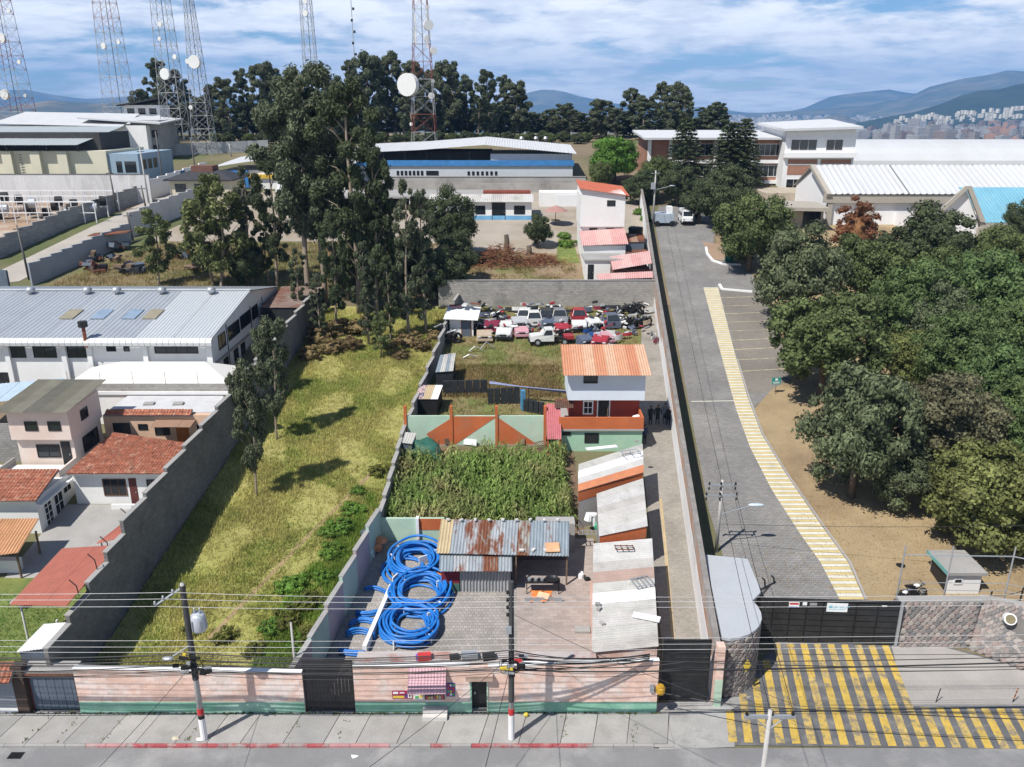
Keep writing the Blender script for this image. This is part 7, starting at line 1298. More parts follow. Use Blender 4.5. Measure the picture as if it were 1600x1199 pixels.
for x_ in (.35, .6): MB().lathe([(0, 0), (.05, 0), (.06, .12), (.03, .3), (0, .3)], (x_, .1, 7.22), 8).build('bushing', GREYMETAL, tr, True, True)
for i in range(6): MB().box((.48 + .35 * math.cos(i * 1.05), .1 + .35 * math.sin(i * 1.05), 6.7), (.1, .03, .55), i * 1.05).build('cooling_fin', GREYMETAL, tr, local=True)
MB().cyl((0, 0, 8.7), (-1.15, -.5, 8.05), .05, n=6).build('crossarm', GREYMETAL, p1, local=True)
for f in (.35, .7, 1.): insul(p1, (-1.15 * f, -.5 * f, 8.7 - .65 * f + .04), GREYMETAL)
MB().cyl((0, -.1, 5.6), (-.75, -.4, 5.2), .03, n=6).build('lamp_arm', GREYMETAL, p1, local=True); MB().ball((-.95, -.5, 5.15), (.28, .14, .09), 2).build('street_light', GREYMETAL, p1, True, True)
b2 = G(799, 1158); b2.z = .1; p2 = pole('utility_pole', 'concrete pole with red band beside the dark doorway', b2, 8.9, .15)
MB().cyl((0, 0, 1.55), (0, 0, 1.9), .15, n=12).build('red_band', PR_, p2, local=True); MB().cyl((0, 0, .05), (0, 0, 1.5), .153, n=12).build('white_band', WHITE, p2, local=True); MB().cyl((0, 0, 2.3), (0, 0, 9.0), .146, .12, 10).build('grime_sleeve', mat('sooty sleeve', ()), p2, local=True)
for z_ in (7.2, 7.6, 8.0, 8.4): insul(p2, (-.18, -.1, z_))
MB().box((-.12, -.18, 6.5), (.26, .16, .35)).build('junction_box', GREYMETAL, p2, local=True); MB().box((.1, -.18, 4.1), (.16, .16, .4)).build('junction_box', BLACKP, p2, local=True)
b3 = V(9.55, 25.2, 0); p3 = pole('utility_pole', 'grey pole with steel crossarm at the bottom edge of the street', b3, 8.8, .13)
MB().box((0, 0, 8.5), (1.9, .1, .14)).build('crossarm', GREYMETAL, p3, local=True); MB().cyl((-.55, 0, 8.45), (0, 0, 7.9), .03, n=5).build('brace', GREYMETAL, p3, local=True); MB().cyl((.55, 0, 8.45), (0, 0, 7.9), .03, n=5).build('brace', GREYMETAL, p3, local=True)
for x_ in (-.85, 0.08, .85): insul(p3, (x_, 0, 8.58))
b4 = G(1119, 862); b4 = V(b4.x, b4.y, tz(b4.y)); h4 = AY(1131, 750, b4.y).z - b4.z
p4 = pole('street_lamp', 'utility pole with two crossarms and street lamp inside the gate', b4, h4, .13)
for z_, w_ in ((h4 - .35, 1.9), (h4 - 1.1, 2.2)):
    MB().box((0, -.1, z_), (w_, .08, .1)).build('crossarm', GREYMETAL, p4, local=True)
    for x_ in (-.45, -.05, .45): insul(p4, (x_ * w_, -.1, z_ + .06)); insul(p4, (x_ * w_, -.1, z_ - .3))
MB().cyl((.05, 0, h4 - 2.5), (2.0, .2, h4 - 2.0), .035, n=6).build('lamp_arm', GREYMETAL, p4, local=True); MB().ball((2.45, .25, h4 - 1.93), (.55, .17, .09), 2).build('lamp_head', mat('lamp head', (.5, .6, .68), .4), p4, True, True)
b5 = G(1020, 355); p5 = pole('street_lamp', 'grey lamp pole with transformer box beside the boundary wall', b5, 8.2, .16); MB().box((-.3, -.2, 6.0), (.6, .5, .9)).build('transformer', GREYMETAL, p5, local=True); MB().box((0, 0, 7.8), (1.6, .1, .1), .5).build('crossarm', GREYMETAL, p5, local=True); MB().cyl((0, 0, 5.4), (2.2, -.3, 6.0), .04, n=5).build('lamp_arm', GREYMETAL, p5, local=True); MB().ball((2.5, -.3, 6.05), (.5, .16, .1), 2).build('lamp_head', GREYMETAL, p5, True, True)
pole('fence_post', 'plain grey post behind the salmon wall left of the black gate', (X_at(462, 1050, 36.6), 36.6, 0), 4.7, .09, group=None)
for i, (px, pb, pt, lb) in enumerate([(46, 437, 352, 'leaning utility pole at the foot of the lane'), (183, 331, 266, 'slim pole by the storage racks'), (234, 325, 232, 'pale pole halfway up the lane'), (229, 330, 290, 'short dark pole beside the pale lane pole'), (258, 302, 205, 'dark pole by the white lane wall'), (208, 376, 332, 'pole at the bend of the lane walls'), (308, 283, 215, 'pole at the top of the lane'), (362, 245, 225, 'short pale pole by the mesh fence')]):
    p = G(px, pb); h_ = AY(px, pt, p.y).z - p.z; o = pole('utility_pole', lb, p, h_, .16, m=TIMBERPOLE if i in (2, 7) else mat('dark pole', (.12, .115, .11), .9), group='lane poles', lean=(-.3, 0)); MB().box((-.25, 0, h_ - .5), (1.2, .1, .1)).build('crossarm', DARKMETAL, o, local=True)
def span(name, label, pts, r, m, sag, grp):
    path = []
    for p, q in zip(pts, pts[1:]): path += wire(p, q, sag)[:-1]
    path.append(Vector(pts[-1])); mb = MB().tube(path, r, 4); o = mb.build(name, m); tag(o, label, 'wire', grp, 'thing')
Lx, Rx = -34., 34.
hv = [(8.65, -.4, 'highest'), (8.4, -.7, 'second'), (8.1, -1.05, 'third')]
for i, (z_, dx, nm) in enumerate(hv): span('power_line', '%s pale power line over the street wall' % nm, [(Lx, b1.y - .3, z_ + .1), (b1.x + dx, b1.y - .2 - i * .15, z_), (b2.x - .1, b2.y - .1, z_ - .3), (Rx, b2.y + .2, z_ - .2)], .012, LTW, .12, 'pale power lines')
for i, z_ in enumerate((6.1, 5.75, 5.45)): span('power_line', ['upper', 'middle', 'lower'][i] + ' pale service line below the transformer', [(Lx, b1.y, z_), (b1.x, b1.y - .15, z_ - .1), (b2.x, b2.y - .12, z_), (Rx, b2.y, z_ + .3)], .011, LTW, .1, 'pale service lines')
rr = random.Random(5)
for i in range(16):
    z_ = 4.05 + .085 * i + rr.uniform(-.05, .05); y_ = rr.uniform(-.25, .25); tail = [(X_at(1015, 1020, 35.2), 35.1, 3.45 + .03 * i)] if i % 4 else [(8.3, b2.y + y_, z_ + .1), (Rx, b2.y + y_, z_ + rr.uniform(.1, .8))]; span('cable', 'black cable in the bundle along the street, %s from the bottom' % ORD[i], [(Lx, b1.y + y_, z_ + rr.uniform(-.25, .3)), (b1.x, b1.y - .17 + y_ * .2, z_), (b2.x, b2.y - .16 + y_ * .2, z_ + .15), ] + tail, rr.choice((.016, .02, .028, .022)), DKW, rr.uniform(.12, .42), 'street cable bundle')
span('cable', 'thick black cable crossing in front of the alley gate', [(b2.x, b2.y - .16, 4.35), (8.5, b2.y, 4.2), (Rx, b2.y + .4, 4.75)], .045, DKW, .1, 'thick street cables'); span('cable', 'thin black cable above the thick one', [(b2.x, b2.y - .16, 4.9), (Rx, b2.y + .2, 5.2)], .025, DKW, .3, 'thick street cables')
span('cable', 'thick black cable low over the yellow hatching', [(gx0 - .5, WF, 1.5), (12, 33.4, 2.1), (Rx, 31.5, 2.6)], .03, DKW, .12, 'thick street cables'); span('cable', 'thin cable low over the yellow hatching', [(11, 36, 2.0), (14, 33.2, 2.3), (Rx, 31.6, 2.85)], .015, DKW, .12, 'thick street cables')
for i, (p, q, lb) in enumerate([((b3.x - .85, b3.y, 8.75), (b2.x, b2.y, 7.4), 'wire slanting from the crossarm pole to the doorway pole'), ((b3.x, b3.y, 8.75), (b4.x, b4.y, b4.z + h4 - 1.), 'wire from the crossarm pole to the lamp inside the gate'), ((b3.x + .85, b3.y, 8.75), (b4.x + .8, b4.y, b4.z + h4 - .3), 'second wire from the crossarm pole to the lamp inside the gate'), ((b4.x, b4.y, b4.z + h4 - 3.2), (36, 44, 6.5), 'black cable from the lamp pole towards the wood'), ((b2.x, b2.y, 5.), (-8, 20, 8), 'drop wire crossing the street towards the camera'), ((b2.x, b2.y, 4.8), (-1.5, 20, 8), 'second drop wire crossing the street'), ((b1.x, b1.y, 4.6), (-16, 18, 8), 'drop wire from the transformer pole across the street'), ((b4.x, b4.y, b4.z + h4 - .3), (b5.x, b5.y, b5.z + 7.8), 'long wire following the access road')]): span('cable', lb, [p, q], .014, DKW, .25, 'drop wires')
for bb_, nm in ((b1, 'transformer'), (b2, 'doorway')):
    r = T('cable_cluster', 'tangle of splice boxes and looped cable on the %s pole' % nm, 'cable cluster', (bb_.x, bb_.y, 4.5)); rr = random.Random(int(bb_.x * 10))
    for i in range(14): MB().box((bb_.x + rr.uniform(-.75, .75), bb_.y - .3 + rr.uniform(-.1, .1), 4.25 + rr.uniform(0, 1.1)), (rr.uniform(.15, .5), .1, rr.uniform(.08, .16)), rr.uniform(-.2, .2)).build('splice_box', [BLACKP, BLACKP, DARKMETAL, GREYMETAL, PY_, PR_][rr.randrange(6)] if i > 3 else BLACKP, r)
    for i in range(8):
        c_ = (bb_.x + rr.uniform(-.3, .3), bb_.y - .25, 4.6 + rr.uniform(-.3, .5)); q = rr.uniform(.15, .32); MB().tube([(c_[0] + q * math.cos(t), c_[1] + .05 * math.sin(3 * t), c_[2] + q * math.sin(t)) for t in np.linspace(0, 6.28, 15)], .018, 4, False).build('cable_loop', DKW, r)
# ======================================================= radio masts
def mast(label, px, py, top, w0, w1, tri=False, segs=16, bands=False, grp='radio masts', Y=None, base=None):
    p = G(px, py) if Y is None else V(AY(px, py, Y).x, Y, AY(px, py, Y).z); r = T('radio_mast', label, 'mast', p, 0, grp); RW = mat('mast red', (.22, .07, .055), .6, .15); MW = mat('mast white', (.36, .37, .38), .5, .08, metal=.2)
    nl = 4; cor = [(-1, -1), (1, -1), (1, 1), (-1, 1)]; rt = .07
    def pt(k, t): w_ = w0 + (w1 - w0) * t; return V(cor[k][0] * w_ / 2, cor[k][1] * w_ / 2, t * top)
    ts = [1 - (1 - i / segs) ** 1.15 for i in range(segs + 1)]
    for i in range(segs):
        mb = MB(); m = (RW if (i // 2) % 2 == 0 else MW) if bands else MW
        if i == 0 and bands: m = MW
        for k in range(4):
            a_, b_, c_, d_ = pt(k, ts[i]), pt(k, ts[i + 1]), pt((k + 1) % 4, ts[i]), pt((k + 1) % 4, ts[i + 1]); mb.cyl(a_, b_, rt, n=5, cap=False); mb.cyl(a_, d_, rt * .5, n=4, cap=False); mb.cyl(c_, b_, rt * .5, n=4, cap=False); mb.cyl(b_, d_, rt * .5, n=4, cap=False)
        mb.build('lattice_section', m, r, local=True)
    MB().cyl((.3, 0, 0), (.15, 0, top), .07, n=5).build('cable_ladder', DARKMETAL, r, local=True); return r, pt
DSH = mat('dish white', (.66, .66, .64), .5, .04)
def dish(r, x_, y_, z_, rad, face=(0, -1, 0), drum=True, m=None):
    d = Vector(face).normalized(); c = V(x_, y_, z_)
    o = MB().cyl(c, c + d * rad * (.55 if drum else .25), rad * (1 if drum else .55), rad, 20).build('dish', m or DSH, r, False, True); MB().cyl(c, c - d * .6, .08, n=6).build('bracket', DARKMETAL, o, local=True)
m1, _ = mast('white and red lattice mast rising behind the long workshop', 664, 234, 48, 5.6, 1.6, segs=14, bands=True, Y=200)
hz_ = lambda py, Y: AY(664, py, Y).z - m1.location.z
for px, py, rd, dr_x in [(641, 133, 2.45, -1), (669, 40, 1.1, 1), (677, 80, .8, 1), (667, 61, .75, 1), (674, 150, .7, .6), (643, 194, .4, -1), (668, 25, .45, 1), (677, 127, .4, 1), (669, 12, .4, 1)]:
    q = AY(px, py, 199.); dish(m1, q.x - m1.location.x, -2.2 if rd > 2 else -1.5, q.z - m1.location.z, rd, (dr_x * .45, -1, 0), rd > .5)
rr = random.Random(3)
for i in range(14): z_ = rr.uniform(22, 47); MB().box((rr.choice((-1.3, 1.3)), rr.uniform(-1, 1), z_), (.35, .25, 1.7)).build('panel_antenna', DSH, m1, local=True)
for lb, px, py, w0, w1, bn, dl in [('red banded lattice mast at the left picture edge', 30, 197, 6.4, 2.6, True, [(15, 17, .5), (5, 60, 1.1), (31, 97, .5), (10, 148, 1.2), (40, 150, .4)]), ('pinkish grey lattice mast behind the cream factory', 190, 190, 5.4, 2.2, False, [(163, 72, .7), (186, 66, .5)]), ('tall white lattice mast with one round dish', 280, 243, 4.8, 1.9, False, [(260, 116, 1.15), (274, 89, .5), (251, 38, .5), (250, 61, .4)]), ('thin lattice mast above the eucalyptus crowns', 493, 215, 3.6, 1.6, False, [(478, 21, .7), (478, 3, .5)])]:
    Yb = {30: 215, 190: 205, 280: 189.5, 493: 215}[px]; mm, _ = mast(lb, px, py, 52 if px != 493 else 50, w0, w1, segs=18, bands=bn, Y=Yb)
    for dx, dy, rd in dl: q = AY(dx, dy, Yb - 1.8); dish(mm, q.x - mm.location.x, -1.9, q.z - mm.location.z, rd, (-.3, -1, 0), True)
    if px == 190:
        for o in mm.children:
            if o.name.startswith('lattice') and rr.random() < .35: o.data.materials[0] = mat('mast rust', (.3, .17, .14), .7, .2)
m5, _ = mast('shorter white mast with a big round dish near its top', 322, 243, 32, 4.2, 1.5, segs=13, Y=189.5)
for dx, dy, rd in [(305, 97, 1.35), (293, 96, .5), (298, 168, .45)]: q = AY(dx, dy, 187.8); dish(m5, q.x - m5.location.x, -1.5, q.z - m5.location.z, rd, (-.2, -1, 0), True)
MB().bx(-1.2, 1.2, -1.2, 1.2, 32, 32.2).build('platform', GREYMETAL, m5, local=True); MB().cyl((0, 0, 32), (-.6, 0, 38), .05, n=5).build('whip_antenna', GREYMETAL, m5, local=True)
q = AY(563, 240, 222); r = T('radio_mast', 'very thin guyed mast with small antennas over the tree crowns', 'mast', (q.x, 222, 22), 0, 'radio masts'); MB().cyl((0, 0, 0), (-.3, 0, 46), .12, .08, 6).build('shaft', GREYMETAL, r, local=True)
for i in range(9): MB().box((.25 * (-1) ** i, 0, 20 + i * 2.6), (.5, .3, .6)).build('antenna', DARKMETAL, r, local=True)
r = T('billboard_frame', 'rusty white steel frame half hidden by the thicket', 'frame', AY(505, 235, 150)); q = AY(490, 235, 150); q2 = AY(521, 235, 150); zt_ = AY(490, 198, 150).z
for x_ in (q.x, q2.x): MB().cyl((x_, 150, 16), (x_, 150, zt_), .14, n=6).build('post', GREYMETAL if x_ == q.x else RUST, r)
MB().cyl((q.x, 150, zt_), (q2.x, 150, zt_), .12, n=6).build('beam', GREYMETAL, r); MB().cyl((q.x + 1.5, 150, zt_), (q2.x, 150, zt_ - 1.6), .1, n=5).build('brace', GREYMETAL, r)
# ======================================================= scrapyard: pickup, car halves, loose panels
CC = {k: mat('car %s' % k, c, .35, .12, 2, 14, .1, spec=.5, col2=tuple(x * .6 for x in c), th=(.58, .75), ts=2.) for k, c in dict(white=(.62, .62, .6), red=(.34, .03, .04), maroon=(.2, .02, .04), blue=(.03, .1, .32), grey=(.2, .21, .22), dark=(.03, .032, .036), tan=(.45, .36, .26), pink=(.55, .3, .33), slate=(.1, .12, .17), silver=(.42, .43, .44)).items()}
GLR = mat('car glass', (.03, .035, .04), .12, spec=.6)
def car_front(label, px, py, rz, col, s=1., tilt=0.):
    p = G(px, py); r = T('car_wreck', label, 'car part', p, rz, 'scrapped car fronts'); m = CC[col]; r.rotation_euler = (tilt, 0, rz); r.scale = (s, s, s)
    MB().hexa([(-.82, -.7, .25), (.82, -.7, .25), (.84, .9, .25), (-.84, .9, .25)], [(-.74, -.62, .72), (.74, -.62, .72), (.8, .9, .98), (-.8, .9, .98)]).build('shell', m, r, local=True)
    MB().slab((-.68, -.6, .75), (.68, -.6, .75), (.72, .8, 1.0), (-.72, .8, 1.0), .03).build('bonnet', m, r, local=True)
    for a in (-1, 1): MB().ball((a * .56, -.68, .6), (.2, .1, .1), 2).build('headlight', CC['silver'], r, True, True)
    MB().box((0, -.71, .58), (.66, .08, .14)).build('grille', BLACKP, r, local=True); MB().box((0, -.8, .33), (1.7, .18, .22)).build('bumper', m if len(label) % 2 else BLACKP, r, local=True); MB().box((0, .92, .62), (1.5, .12, .5)).build('bulkhead', BLACKP, r, local=True)
def cab_shell(label, px, py, rz, col, s=1., tilt=0.):
    p = G(px, py); r = T('cab_wreck', label, 'car part', p, rz, 'scrapped cabs'); m = CC[col]; r.rotation_euler = (tilt, 0, rz); r.scale = (s, s, s)
    MB().hexa([(-.85, -.9, .1), (.85, -.9, .1), (.85, .9, .1), (-.85, .9, .1)], [(-.82, -.85, .85), (.82, -.85, .85), (.82, .85, .85), (-.82, .85, .85)]).build('lower_body', m, r, local=True)
    MB().hexa([(-.62, -.4, 1.42), (.62, -.4, 1.42), (.62, .7, 1.42), (-.62, .7, 1.42)], [(-.56, -.34, 1.5), (.56, -.34, 1.5), (.56, .62, 1.5), (-.56, .62, 1.5)]).build('roof', m, r, local=True)
    for a in (-1, 1):
        for y0, y1 in ((-.85, -.4), (.85, .68)): MB().cyl((a * .78, y0, .84), (a * .6, y1, 1.43), .05, n=6).build('pillar', m, r, local=True)
    MB().slab((-.7, -.8, .9), (.7, -.8, .9), (.56, -.42, 1.4), (-.56, -.42, 1.4), .02).build('windscreen', GLR, r, local=True); MB().box((0, 0, .9), (1.3, 1.2, .1)).build('seats', BLACKP, r, local=True)
def panel(label, px, py, rz, col, w=1.4, h=.5, tilt=.5, z=.3, nm='bumper_scrap'):
    p = G(px, py); r = T(nm, label, 'car part', p, rz, 'loose car panels'); n = 7
    vs = [(w * (i / (n - 1) - .5), -.28 * math.cos((i / (n - 1) - .5) * 2.4) + j * .05, z + h * (j - .5) * math.cos(tilt)) for j in (0, 1) for i in range(n)]
    vs2 = [(a, b + .06, c) for a, b, c in vs]; fs = [(i, i + 1, n + i + 1, n + i) for i in range(n - 1)]; N2 = 2 * n
    fs += [(N2 + n + i, N2 + n + i + 1, N2 + i + 1, N2 + i) for i in range(n - 1)] + [(n + i, n + i + 1, N2 + n + i + 1, N2 + n + i) for i in range(n - 1)] + [(N2 + i, N2 + i + 1, i + 1, i) for i in range(n - 1)] + [(0, n, N2 + n, N2), (N2 + n - 1, N2 + 2 * n - 1, 2 * n - 1, n - 1)]
    mb = MB(); mb.v = [tuple(v) for v in vs + vs2]; mb.f = fs; mb.build('skin', CC[col], r, False, True); MB().box((0, .0, z), (w * .6, .08, h * .35), 0, tilt).build('insert', BLACKP, r, local=True)
def engine(label, px, py, rz, s=1.):
    p = G(px, py); r = T('engine_block', label, 'engine', p, rz, 'engines and axles'); r.scale = (s, s, s); rr = random.Random(px)
    MB().box((0, 0, .4), (.7, .55, .6), .2).build('block', DARKMETAL, r, local=True); MB().cyl((-.5, .1, .3), (.55, .15, .35), .1, n=8).build('axle', DARKMETAL, r, local=True)
    for i in range(6): MB().tube([(rr.uniform(-.6, .6), rr.uniform(-.4, .4), .2), (rr.uniform(-.6, .6), rr.uniform(-.4, .4), .9), (rr.uniform(-.9, .9), rr.uniform(-.4, .4), .6)], .045, 5).build('hose', BLACKP if i % 2 else GREYMETAL, r, local=True)
    MB().tube([(.3 * math.cos(t) + .4, -.3, .35 + .3 * math.sin(t)) for t in np.linspace(0, 6.28, 15)], .09, 6, False).build('tyre', BLACKP, r, True, True)
# the pickup
p = G(862, 537); t = T('pickup_truck', 'white single cab pickup without a load bed in the scrapyard', 'pickup', p, .08); W_ = CC['white']
MB().hexa([(-2.35, -.78, .45), (.15, -.78, .45), (.15, .78, .45), (-2.35, .78, .45)], [(-2.3, -.72, .98), (.15, -.76, 1.08), (.15, .76, 1.08), (-2.3, .72, .98)]).build('body', W_, t, local=True)
MB().hexa([(-1.2, -.72, 1.085), (.12, -.72, 1.085), (.12, .72, 1.085), (-1.2, .72, 1.085)], [(-.75, -.62, 1.68), (.05, -.62, 1.7), (.05, .62, 1.7), (-.75, .62, 1.68)]).build('cab', W_, t, local=True)
MB().slab((-1.14, -.62, 1.12), (-1.14, .62, 1.12), (-.8, .56, 1.62), (-.8, -.56, 1.62), -.03).build('windscreen', GLR, t, local=True); MB().slab((-.95, -.735, 1.12), (-.02, -.735, 1.12), (-.06, -.65, 1.6), (-.68, -.65, 1.6), -.02).build('side_window', GLR, t, local=True); MB().slab((-2.3, -.66, .995), (-1.25, -.7, 1.1), (-1.25, .7, 1.1), (-2.3, .66, .995), .03).build('bonnet', W_, t, local=True)
MB().box((1.2, 0, .6), (2.2, .6, .14)).build('chassis', BLACKP, t, local=True); MB().box((1.75, 0, .75), (1.0, 1.2, .35)).build('red_panel', CC['red'], t, local=True); MB().box((-2.42, 0, .52), (.14, 1.55, .2)).build('bumper', BLACKP, t, local=True)
for x_ in (-1.55, 1.25):
    for s in (-1, 1): o = MB().cyl((x_, s * .68, .36), (x_, s * .86, .36), .38, n=16).build('wheel', BLACKP, t, local=True); MB().cyl((x_, s * .861, .36), (x_, s * .875, .36), .2, n=12).build('rim', GREYMETAL, o, local=True)
for s in (-1, 1): MB().box((-2.33, s * .55, .8), (.06, .3, .18)).build('headlight', CC['silver'], t, local=True)
for lb, px, py, rz, c in [('tan car front nearest the shack', 757, 533, .05, 'tan'), ('white car front right of the tan one', 787, 530, -.1, 'white'), ('maroon and white car front left of the pickup', 815, 526, .1, 'pink'), ('white car front stacked behind the first white one', 790, 517, .1, 'white'), ('maroon car front behind the tan one', 768, 518, -.15, 'maroon'), ('silver car front behind the maroon and white one', 812, 512, .15, 'silver'), ('white bonneted front with red behind', 905, 517, .0, 'white'), ('dark car front behind the pickup cab', 858, 512, .1, 'slate'), ('grey car front behind the pickup bed', 876, 511, -.1, 'grey'), ('maroon car front over the pickup bed', 878, 521, .05, 'red'), ('pale car front left of the grey bonnet', 928, 512, .3, 'white'), ('blue and white front on the right heap', 916, 540, .4, 'slate'), ('red car front on the nearest heap', 937, 542, -.3, 'red'), ('pink car front on top of the nearest heap', 945, 536, .5, 'pink')]: car_front(lb, px, py, rz, CC and c, 1.0 + .05 * math.sin(px))
for lb, px, py, rz, c in [('white cab shell behind the pickup', 834, 507, .1, 'white'), ('white cab shell standing highest by the wall', 820, 503, -.1, 'white'), ('dark cab shell beside the white shells', 853, 503, .05, 'dark'), ('grey cab shell beside the dark one', 874, 503, .0, 'grey'), ('red cab shell behind the white bonnet', 904, 503, .05, 'red'), ('slate cab shell right of centre', 955, 511, .2, 'slate')]: cab_shell(lb, px, py, rz, c)
PL = [('blue bumper lying across the middle', 930, 526, .2, 'blue'), ('white bumper by the blue one', 950, 525, -.4, 'white'), ('red wing thrown in the grass', 975, 530, .3, 'red'), ('white wing panel near the red one', 966, 536, .8, 'white'), ('dark bonnet against the block wall, left', 800, 487, .1, 'dark'), ('white bumper on the dark bonnet', 812, 488, .1, 'white'), ('dark bumper pair against the block wall', 832, 488, -.1, 'dark'), ('black tailgate against the block wall', 863, 489, .0, 'dark'), ('black bumper against the wall, centre', 893, 490, .1, 'dark'), ('black bumper right of centre at the wall', 915, 489, -.1, 'slate'), ('red door against the wall', 937, 488, .2, 'maroon'), ('dark seat shell at the wall', 957, 488, .0, 'dark'), ('dark wheel arch at the wall', 975, 487, .3, 'dark'), ('white panel by the alley wall end', 1015, 490, .5, 'white'), ('white door leaning on the alley wall', 1020, 533, 1.2, 'white'), ('silver door leaning on the alley wall', 1016, 529, 1.3, 'silver'), ('maroon door leaning on the alley wall', 1024, 536, 1.1, 'maroon'), ('silver panel by the engines', 940, 505, .6, 'silver'), ('white panel left of the slate cab', 945, 514, 1.2, 'white'), ('tan panel by the alley paving', 1010, 512, .9, 'tan'), ('red bonnet by the shack', 742, 512, .3, 'maroon'), ('dark panel behind the shack', 757, 497, .1, 'slate'), ('white bonnet behind the tan front', 765, 508, .4, 'white'), ('slate bumper on the nearest heap', 912, 543, .3, 'slate'), ('white lamp panel on the nearest heap', 955, 545, -.5, 'silver'), ('dark bumper in front of the heap', 925, 548, .1, 'dark'), ('silver bumper behind the white front', 800, 508, .2, 'silver'), ('white pillar panel behind the pickup', 845, 512, 1.0, 'white'), ('blue wing by the blue bumper', 918, 521, .8, 'blue'), ('red strip over the grey front', 890, 516, .3, 'red')]
for i, (lb, px, py, rz, c) in enumerate(PL): panel(lb, px, py, rz, c, 1.3 + .5 * (i % 3) * .5, .45 + .12 * (i % 2), .4 + .2 * (i % 3), .35 + .1 * (i % 4))
for lb, px, py, rz, s in [('black engine bay wreck right of the slate cab', 984, 513, .2, 1.5), ('engine on the paving edge by the alley', 1003, 510, .6, 1.4), ('engine heap under the block wall', 965, 495, 1., 1.2), ('axle and tyre heap at the right wall corner', 990, 491, .4, 1.6), ('engine heap left of the shack', 703, 535, .3, 1.6), ('tyre and axle heap by the low dark wall', 694, 522, .8, 1.5), ('engine parts behind the white fronts', 778, 500, .5, 1.2), ('axle heap between the shack and fronts', 750, 520, .9, 1.2)]: engine(lb, px, py, rz, s)
p = G(985, 497); MB().tube([(p.x + 1.4 * math.cos(t), p.y, p.z + 1.5 * math.sin(t)) for t in np.linspace(.2, 3.0, 12)], .09, 6).solo('tyre_arch', BLACKP, 'big black hoop leaning on the block wall', 'hoop')
# shack
r = T('shack', 'white scrapyard shack with blue grey door and sheet roof', 'shack', (-5.3, 87, 7)); MB().bx(-6.6, -4.1, 85.2, 88.4, 6.4, 8.6).build('wall', WHITE, r); MB().bx(-4.097, -4.03, 85.3, 88.3, 6.4, 8.6).build('side_boards', RUST, r); MB().slab((-7.2, 84.6, 8.75), (-3.6, 84.6, 8.6), (-3.4, 89, 8.95), (-7.0, 89, 9.2), .06).build('roof', NEWW, r); door(r, (-5.3, 85.2, 6.7), (1, 0, 0), .9, 1.7, BLUEG, RUST)
for i in range(5): MB().box((-6.2 + i * .55, 88 + .2 * (i % 2), 9.35 + .06 * i), (1.2, .5, .12), i * .7, .1).build('roof_junk', [CC['maroon'], CC['dark'], CC['white'], CC['grey'], RUST][i], r)
for i, (px, py) in enumerate([(733, 562), (742, 552), (760, 548)]): p = G(px, py); MB().tube([p + V(-.6, 0, .2), p + V(0, .1, .5 + .2 * i), p + V(.8, .1, .3)], .05, 5).solo('bent_pipe', GREYMETAL, ['bent grey pipe on the bank below the shack', 'bent pipe left of the bank edge', 'bent pipe near the tan car front'][i], 'pipe')

rs = np.random.RandomState(77); cols = ['white', 'red', 'dark', 'slate', 'silver', 'grey', 'dark', 'white']
for ci in range(len(cols)):
    mb = MB()
    for i in range(34):
        px, py = rs.uniform(745, 1012), rs.choice((487, 500, 508, 516, 524, 532)) + rs.uniform(-4, 4)
        if py > 526 and (px < 905 or px > 960): continue
        p = G(px, py); mb.box((p.x, p.y, p.z + rs.uniform(.1, 1.0)), (rs.uniform(.2, .8), rs.uniform(.1, .5), rs.uniform(.05, .3)), rs.uniform(0, 3), rs.uniform(-.7, .7), rs.uniform(-.4, .4))
    o = mb.build('scrap_bits', CC[cols[ci]]); tag(o, '%s bits of bodywork strewn between the scrapped cars' % ['chalk white', 'red', 'black', 'slate', 'silver', 'grey', 'sooty', 'off-white'][ci], 'scrap', None, 'stuff')
# ======================================================= far country: hills, city, haze
def ridge(name, prof, Yc, depth, m, seed, rough=.05, m_=16):
    """hill range with its crest through the photo points prof at distance Yc"""
    px = np.linspace(prof[0][0], prof[-1][0], 140); py = np.interp(px, [p[0] for p in prof], [p[1] for p in prof]); rs = np.random.RandomState(seed); mb = MB(); n = len(px)
    ph = rs.uniform(0, 6.28, 12)
    cr = [AY(a, b, Yc) for a, b in zip(px, py)]
    for j in range(m_ + 5):
        f = j / m_
        for i, c in enumerate(cr):
            y_ = Yc - depth * (1 - f) if f <= 1 else Yc + depth * .6 * (f - 1) * 4; z0 = tz(y_) - 20; k = (f ** 1.25 if f <= 1 else max(0, 1 - (f - 1) * 3))
            u = c.x / Yc; rg = sum(math.sin(u * (18 + 23 * q) + f * 3 * math.sin(ph[q] + q) + ph[q]) / (q + 1.5) for q in range(9)) * rough * (c.z - z0) * math.sin(math.pi * min(1, f)) 
            mb.v.append((c.x * y_ / Yc * (1 if f < 1 else 1), y_, z0 + (c.z - z0) * k + rg + rs.uniform(-1, 1) * rough * 12))
    mb.f = [(j * n + i, j * n + i + 1, (j + 1) * n + i + 1, (j + 1) * n + i) for j in range(m_ + 4) for i in range(n - 1)]
    o = mb.build(name, m, None, True); o['kind'] = 'structure'; return o
FARM = mat('far slope', (.085, .095, .06), 1., .25, .0012, .006, .2, col2=(.19, .16, .10), th=(.48, .62), ts=.0015); NEARM = mat('wooded slope', (.030, .042, .022), 1., .3, .004, .02, .35, col2=(.075, .075, .04), th=(.58, .7), ts=.004); VAL = mat('built valley', (.15, .14, .12), 1., .3, .004, .03, .4, col2=(.06, .07, .04), th=(.45, .6), ts=.003)
